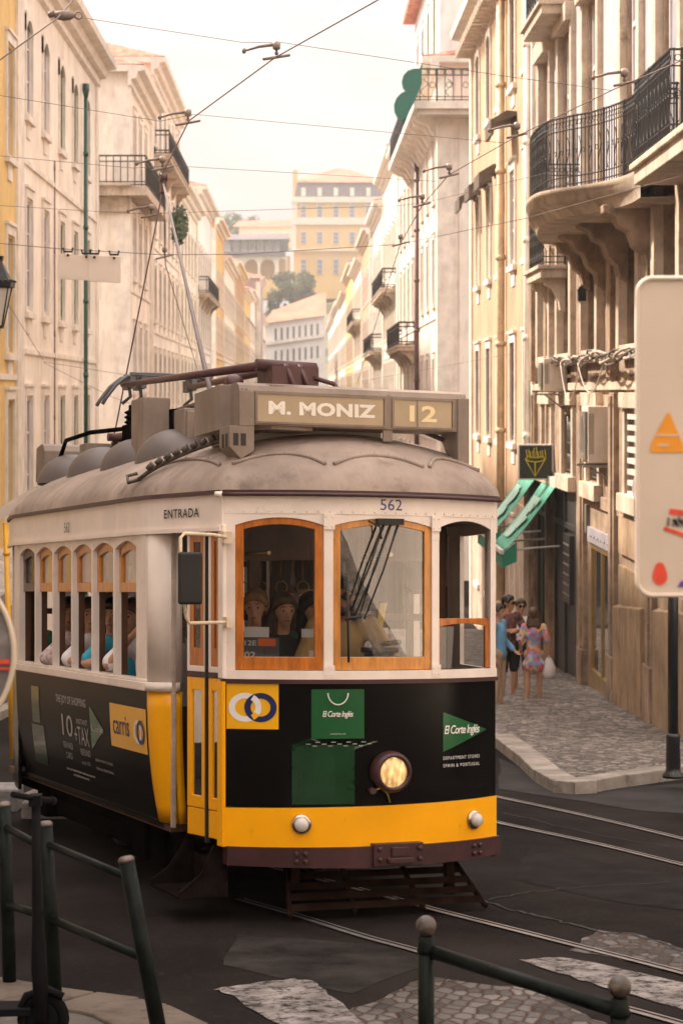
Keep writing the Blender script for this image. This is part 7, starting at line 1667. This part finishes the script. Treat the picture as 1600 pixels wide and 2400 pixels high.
    if shoes:
        for s in 'LR':
            t = M(); f = D['foot' + s]; cap(t, f + Vector((0, .03, -.03)) * k, f + Vector((0, -.16, -.045)) * k, .046 * k, .038 * k); cap(t, f + Vector((0, .03, -.01)) * k, f + Vector((0, -.04, -.01)) * k, .045 * k, .04 * k); fuse(t.build('shoe', shoes, rt, local=True), .012)
    return rt, D
def flower_mat():
    m = bpy.data.materials.new('floral_cloth'); m.use_nodes = True; n = m.node_tree; N = n.nodes; b = N['Principled BSDF']; t = N.new('ShaderNodeTexCoord'); v = N.new('ShaderNodeTexVoronoi'); v.inputs['Scale'].default_value = 16; r = N.new('ShaderNodeValToRGB'); r.color_ramp.interpolation = 'CONSTANT'
    for i, (p, c) in enumerate(((0, (.26, .28, .42)), (.25, (.62, .18, .16)), (.42, (.30, .34, .52)), (.58, (.70, .42, .14)), (.7, (.48, .50, .60)), (.84, (.45, .12, .25)))):
        e = r.color_ramp.elements[i] if i < 2 else r.color_ramp.elements.new(p); e.position = p; e.color = (*c, 1)
    s = N.new('ShaderNodeSeparateColor'); n.links.new(t.outputs['Object'], v.inputs['Vector']); n.links.new(v.outputs['Color'], s.inputs[0]); n.links.new(s.outputs[0], r.inputs[0]); n.links.new(r.outputs[0], b.inputs['Base Color']); b.inputs['Roughness'].default_value = .85; return m
cw = mat('cloth_white', (.70, .66, .66), .85, var=.08, vs=4, bump=.3, bs=9); cbk = mat('cloth_black', (.018, .018, .02), .85, var=.2); cpl = mat('cloth_plaid', (.13, .06, .055), .85, var=.7, vs=14); cbl = mat('cloth_light_blue', (.16, .38, .62), .8, var=.15, vs=4, bump=.3, bs=9)
cbe = mat('cloth_beige', (.45, .34, .24), .85, var=.1); ctq = mat('cloth_turquoise', (.03, .30, .42), .8, var=.12); cgr = mat('cloth_green', (.02, .10, .05), .8, var=.2); ctan = mat('cloth_tan', (.50, .33, .14), .8, var=.12, vs=5, bump=.3, bs=10); wsh = mat('shoe_white', (.6, .57, .54), .6); bsh = mat('shoe_beige', (.35, .27, .2), .6); cfl = mat('cloth_lace', (.50, .40, .40), .85, var=.5, vs=30)
def gp3(px, py): return GP(px, py, .12)
STREET = 'people standing on the right pavement'
r1, D1 = person('woman in a bright floral dress seen from behind, long brown hair, holding a white bag', gp3(1250, 1654), R(172), 1.58, dict(footL=(.12, .06, .08), footR=(-.10, -.06, .08), kneeL=(.11, .02, .5), haL=(.24, -.10, .98), elL=(.24, .08, 1.15), haR=(-.27, -.02, .92), elR=(-.26, .04, 1.15)), 'brown', True, flower_mat(), None, True, .42, group=STREET, shoes=bsh, female=True)
q = M(); hb = D1['haR']; bagc = hb + Vector((.0, 0, -.22)); q.lathe([(.03, .18), (.07, .12), (.11, .02), (.12, -.08), (.10, -.16), (.02, -.18)][::-1], bagc, n=14); q.tube([hb + Vector((0, .03, -.05)), hb + Vector((0, .0, .03)), hb + Vector((0, -.04, -.05))], .012, 6)
rv = Matrix.Rotation(R(172), 3, 'Z'); q.xf(lambda p: rv @ p + r1.location); bg_o = q.build('plastic_bag', mat('plastic_white', (.62, .58, .56), .4, var=.1, vs=8, bump=.4, bs=14), org=r1.location + rv @ bagc); tag(bg_o, 'white plastic carrier bag held by the woman in the floral dress', 'bag')
person('man in sunglasses with a white t-shirt and black shorts', gp3(1220, 1634), R(-25), 1.70, dict(haR=(-.05, -.26, 1.12), elR=(-.24, -.05, 1.16)), 'brown', False, cw, cbk, False, .45, group=STREET, glasses='sunglasses', turn=R(35), shoes=bsh)
person('man with glasses, dark hair and a plaid shirt with folded arms', gp3(1190, 1646), R(30), 1.78, dict(haR=(.08, -.22, 1.22), elR=(-.26, -.10, 1.18), haL=(-.08, -.24, 1.18), elL=(.26, -.10, 1.18)), 'dark', False, cpl, cbk, False, .5, group=STREET, glasses='spectacles', turn=R(30), shoes=wsh)
person('person in a light blue shirt and beige trousers half hidden by the tram front', gp3(1167, 1662), R(60), 1.66, dict(haL=(.20, -.20, .98)), 'dark', False, cbl, cbe, False, .92, shorts=False, group=STREET, shoes=bsh)
# driver
person('tram driver in a tan shirt with dark glasses and beard behind the right windscreen', TW(.10, .92, .50), TA + R(-18), 1.74, dict(haR=(-.16, -.36, 1.15), elR=(-.30, -.10, 1.17), haL=(.20, -.36, 1.18), elL=(.33, -.12, 1.2)), 'dark', False, ctan, cbk, False, .5, shorts=False, glasses='sunglasses', beard=True, sk=skin2, turn=R(-12), shoes=wsh)
q = M(); q.box(-.34, .34, 1.70, 2.05, .92, 1.0); q.box(-.34, .34, 2.05, 2.10, 1.0, 1.5); tb(q, 'bench_seat', mat('seat_brown', (.16, .08, .04), .5, var=.2), bevel=.008)
INN = 'passengers inside the tram'
for (lb_, x, y, dz, hr_, lg_, tp, tn, bd, fe) in (
    ('girl with long fair-brown hair standing in the middle behind the left windscreen', -.27, 1.12, .28, 'brown', True, cbk, 0, False, True), ('fair-haired man behind the route placard', -.46, 1.18, .30, 'blond', False, cbk, R(-25), False, False),
    ('dark-haired passenger right of the girl, behind the small paper notice', -.06, 1.12, .28, 'dark', True, cgr, R(10), False, True)):
    person(lb_, TW(x, y, dz + .22), TA, 1.63, None, hr_, lg_, tp, cbk, False, .5, shorts=False, group=INN, seated=False, turn=tn, female=fe)
EL = dict(elR=(-.36, -.06, .83), haR=(-.16, -.30, .86))
for (lb_, y, hr_, lg_, tp, sl_, tn, jj, s_) in (
    ('passenger in a dark green top at the rearmost side window', 5.05, 'dark', True, cgr, .9, 0, None, skin2), ('passenger in a pale flowered blouse, second window from the back', 4.30, 'brown', True, cfl, .8, 0, EL, skin),
    ('passenger in a white t-shirt at the third window from the back', 3.60, 'dark', False, cw, .45, R(-20), EL, skin), ('passenger in a turquoise t-shirt with bare arm, third window from the door', 3.02, 'brown', False, ctq, .4, R(-40), EL, skin),
    ('man in white t-shirt with hand to his face, second window from the door', 2.40, 'dark', False, cw, .42, R(-35), dict(elR=(-.35, -.12, .84), haR=(-.14, -.22, 1.10)), skin), ('man in a white shirt with dark buttons at the window nearest the door', 1.80, 'dark', False, cw, .7, R(15), None, skin2)):
    person(lb_, TW(-.83, y, .79), TA + R(-14), 1.74, jj, hr_, lg_, tp, cbk, False, sl_, shorts=False, group=INN, seated=True, turn=tn, sk=s_)
# ---------------------------------------------------------------- haze
hm = bpy.data.materials.new('haze'); hm.use_nodes = True; n_ = hm.node_tree; n_.nodes.clear()
ho = n_.nodes.new('ShaderNodeOutputMaterial'); pv = n_.nodes.new('ShaderNodeVolumePrincipled')
pv.inputs['Color'].default_value = (1, .95, .92, 1); pv.inputs['Density'].default_value = HAZE; pv.inputs['Anisotropy'].default_value = .5
n_.links.new(pv.outputs[0], ho.inputs['Volume'])
q = M(); q.box(-420, 420, -310, 840, -9, 75); tag(q.build('haze', hm), kind='stuff')
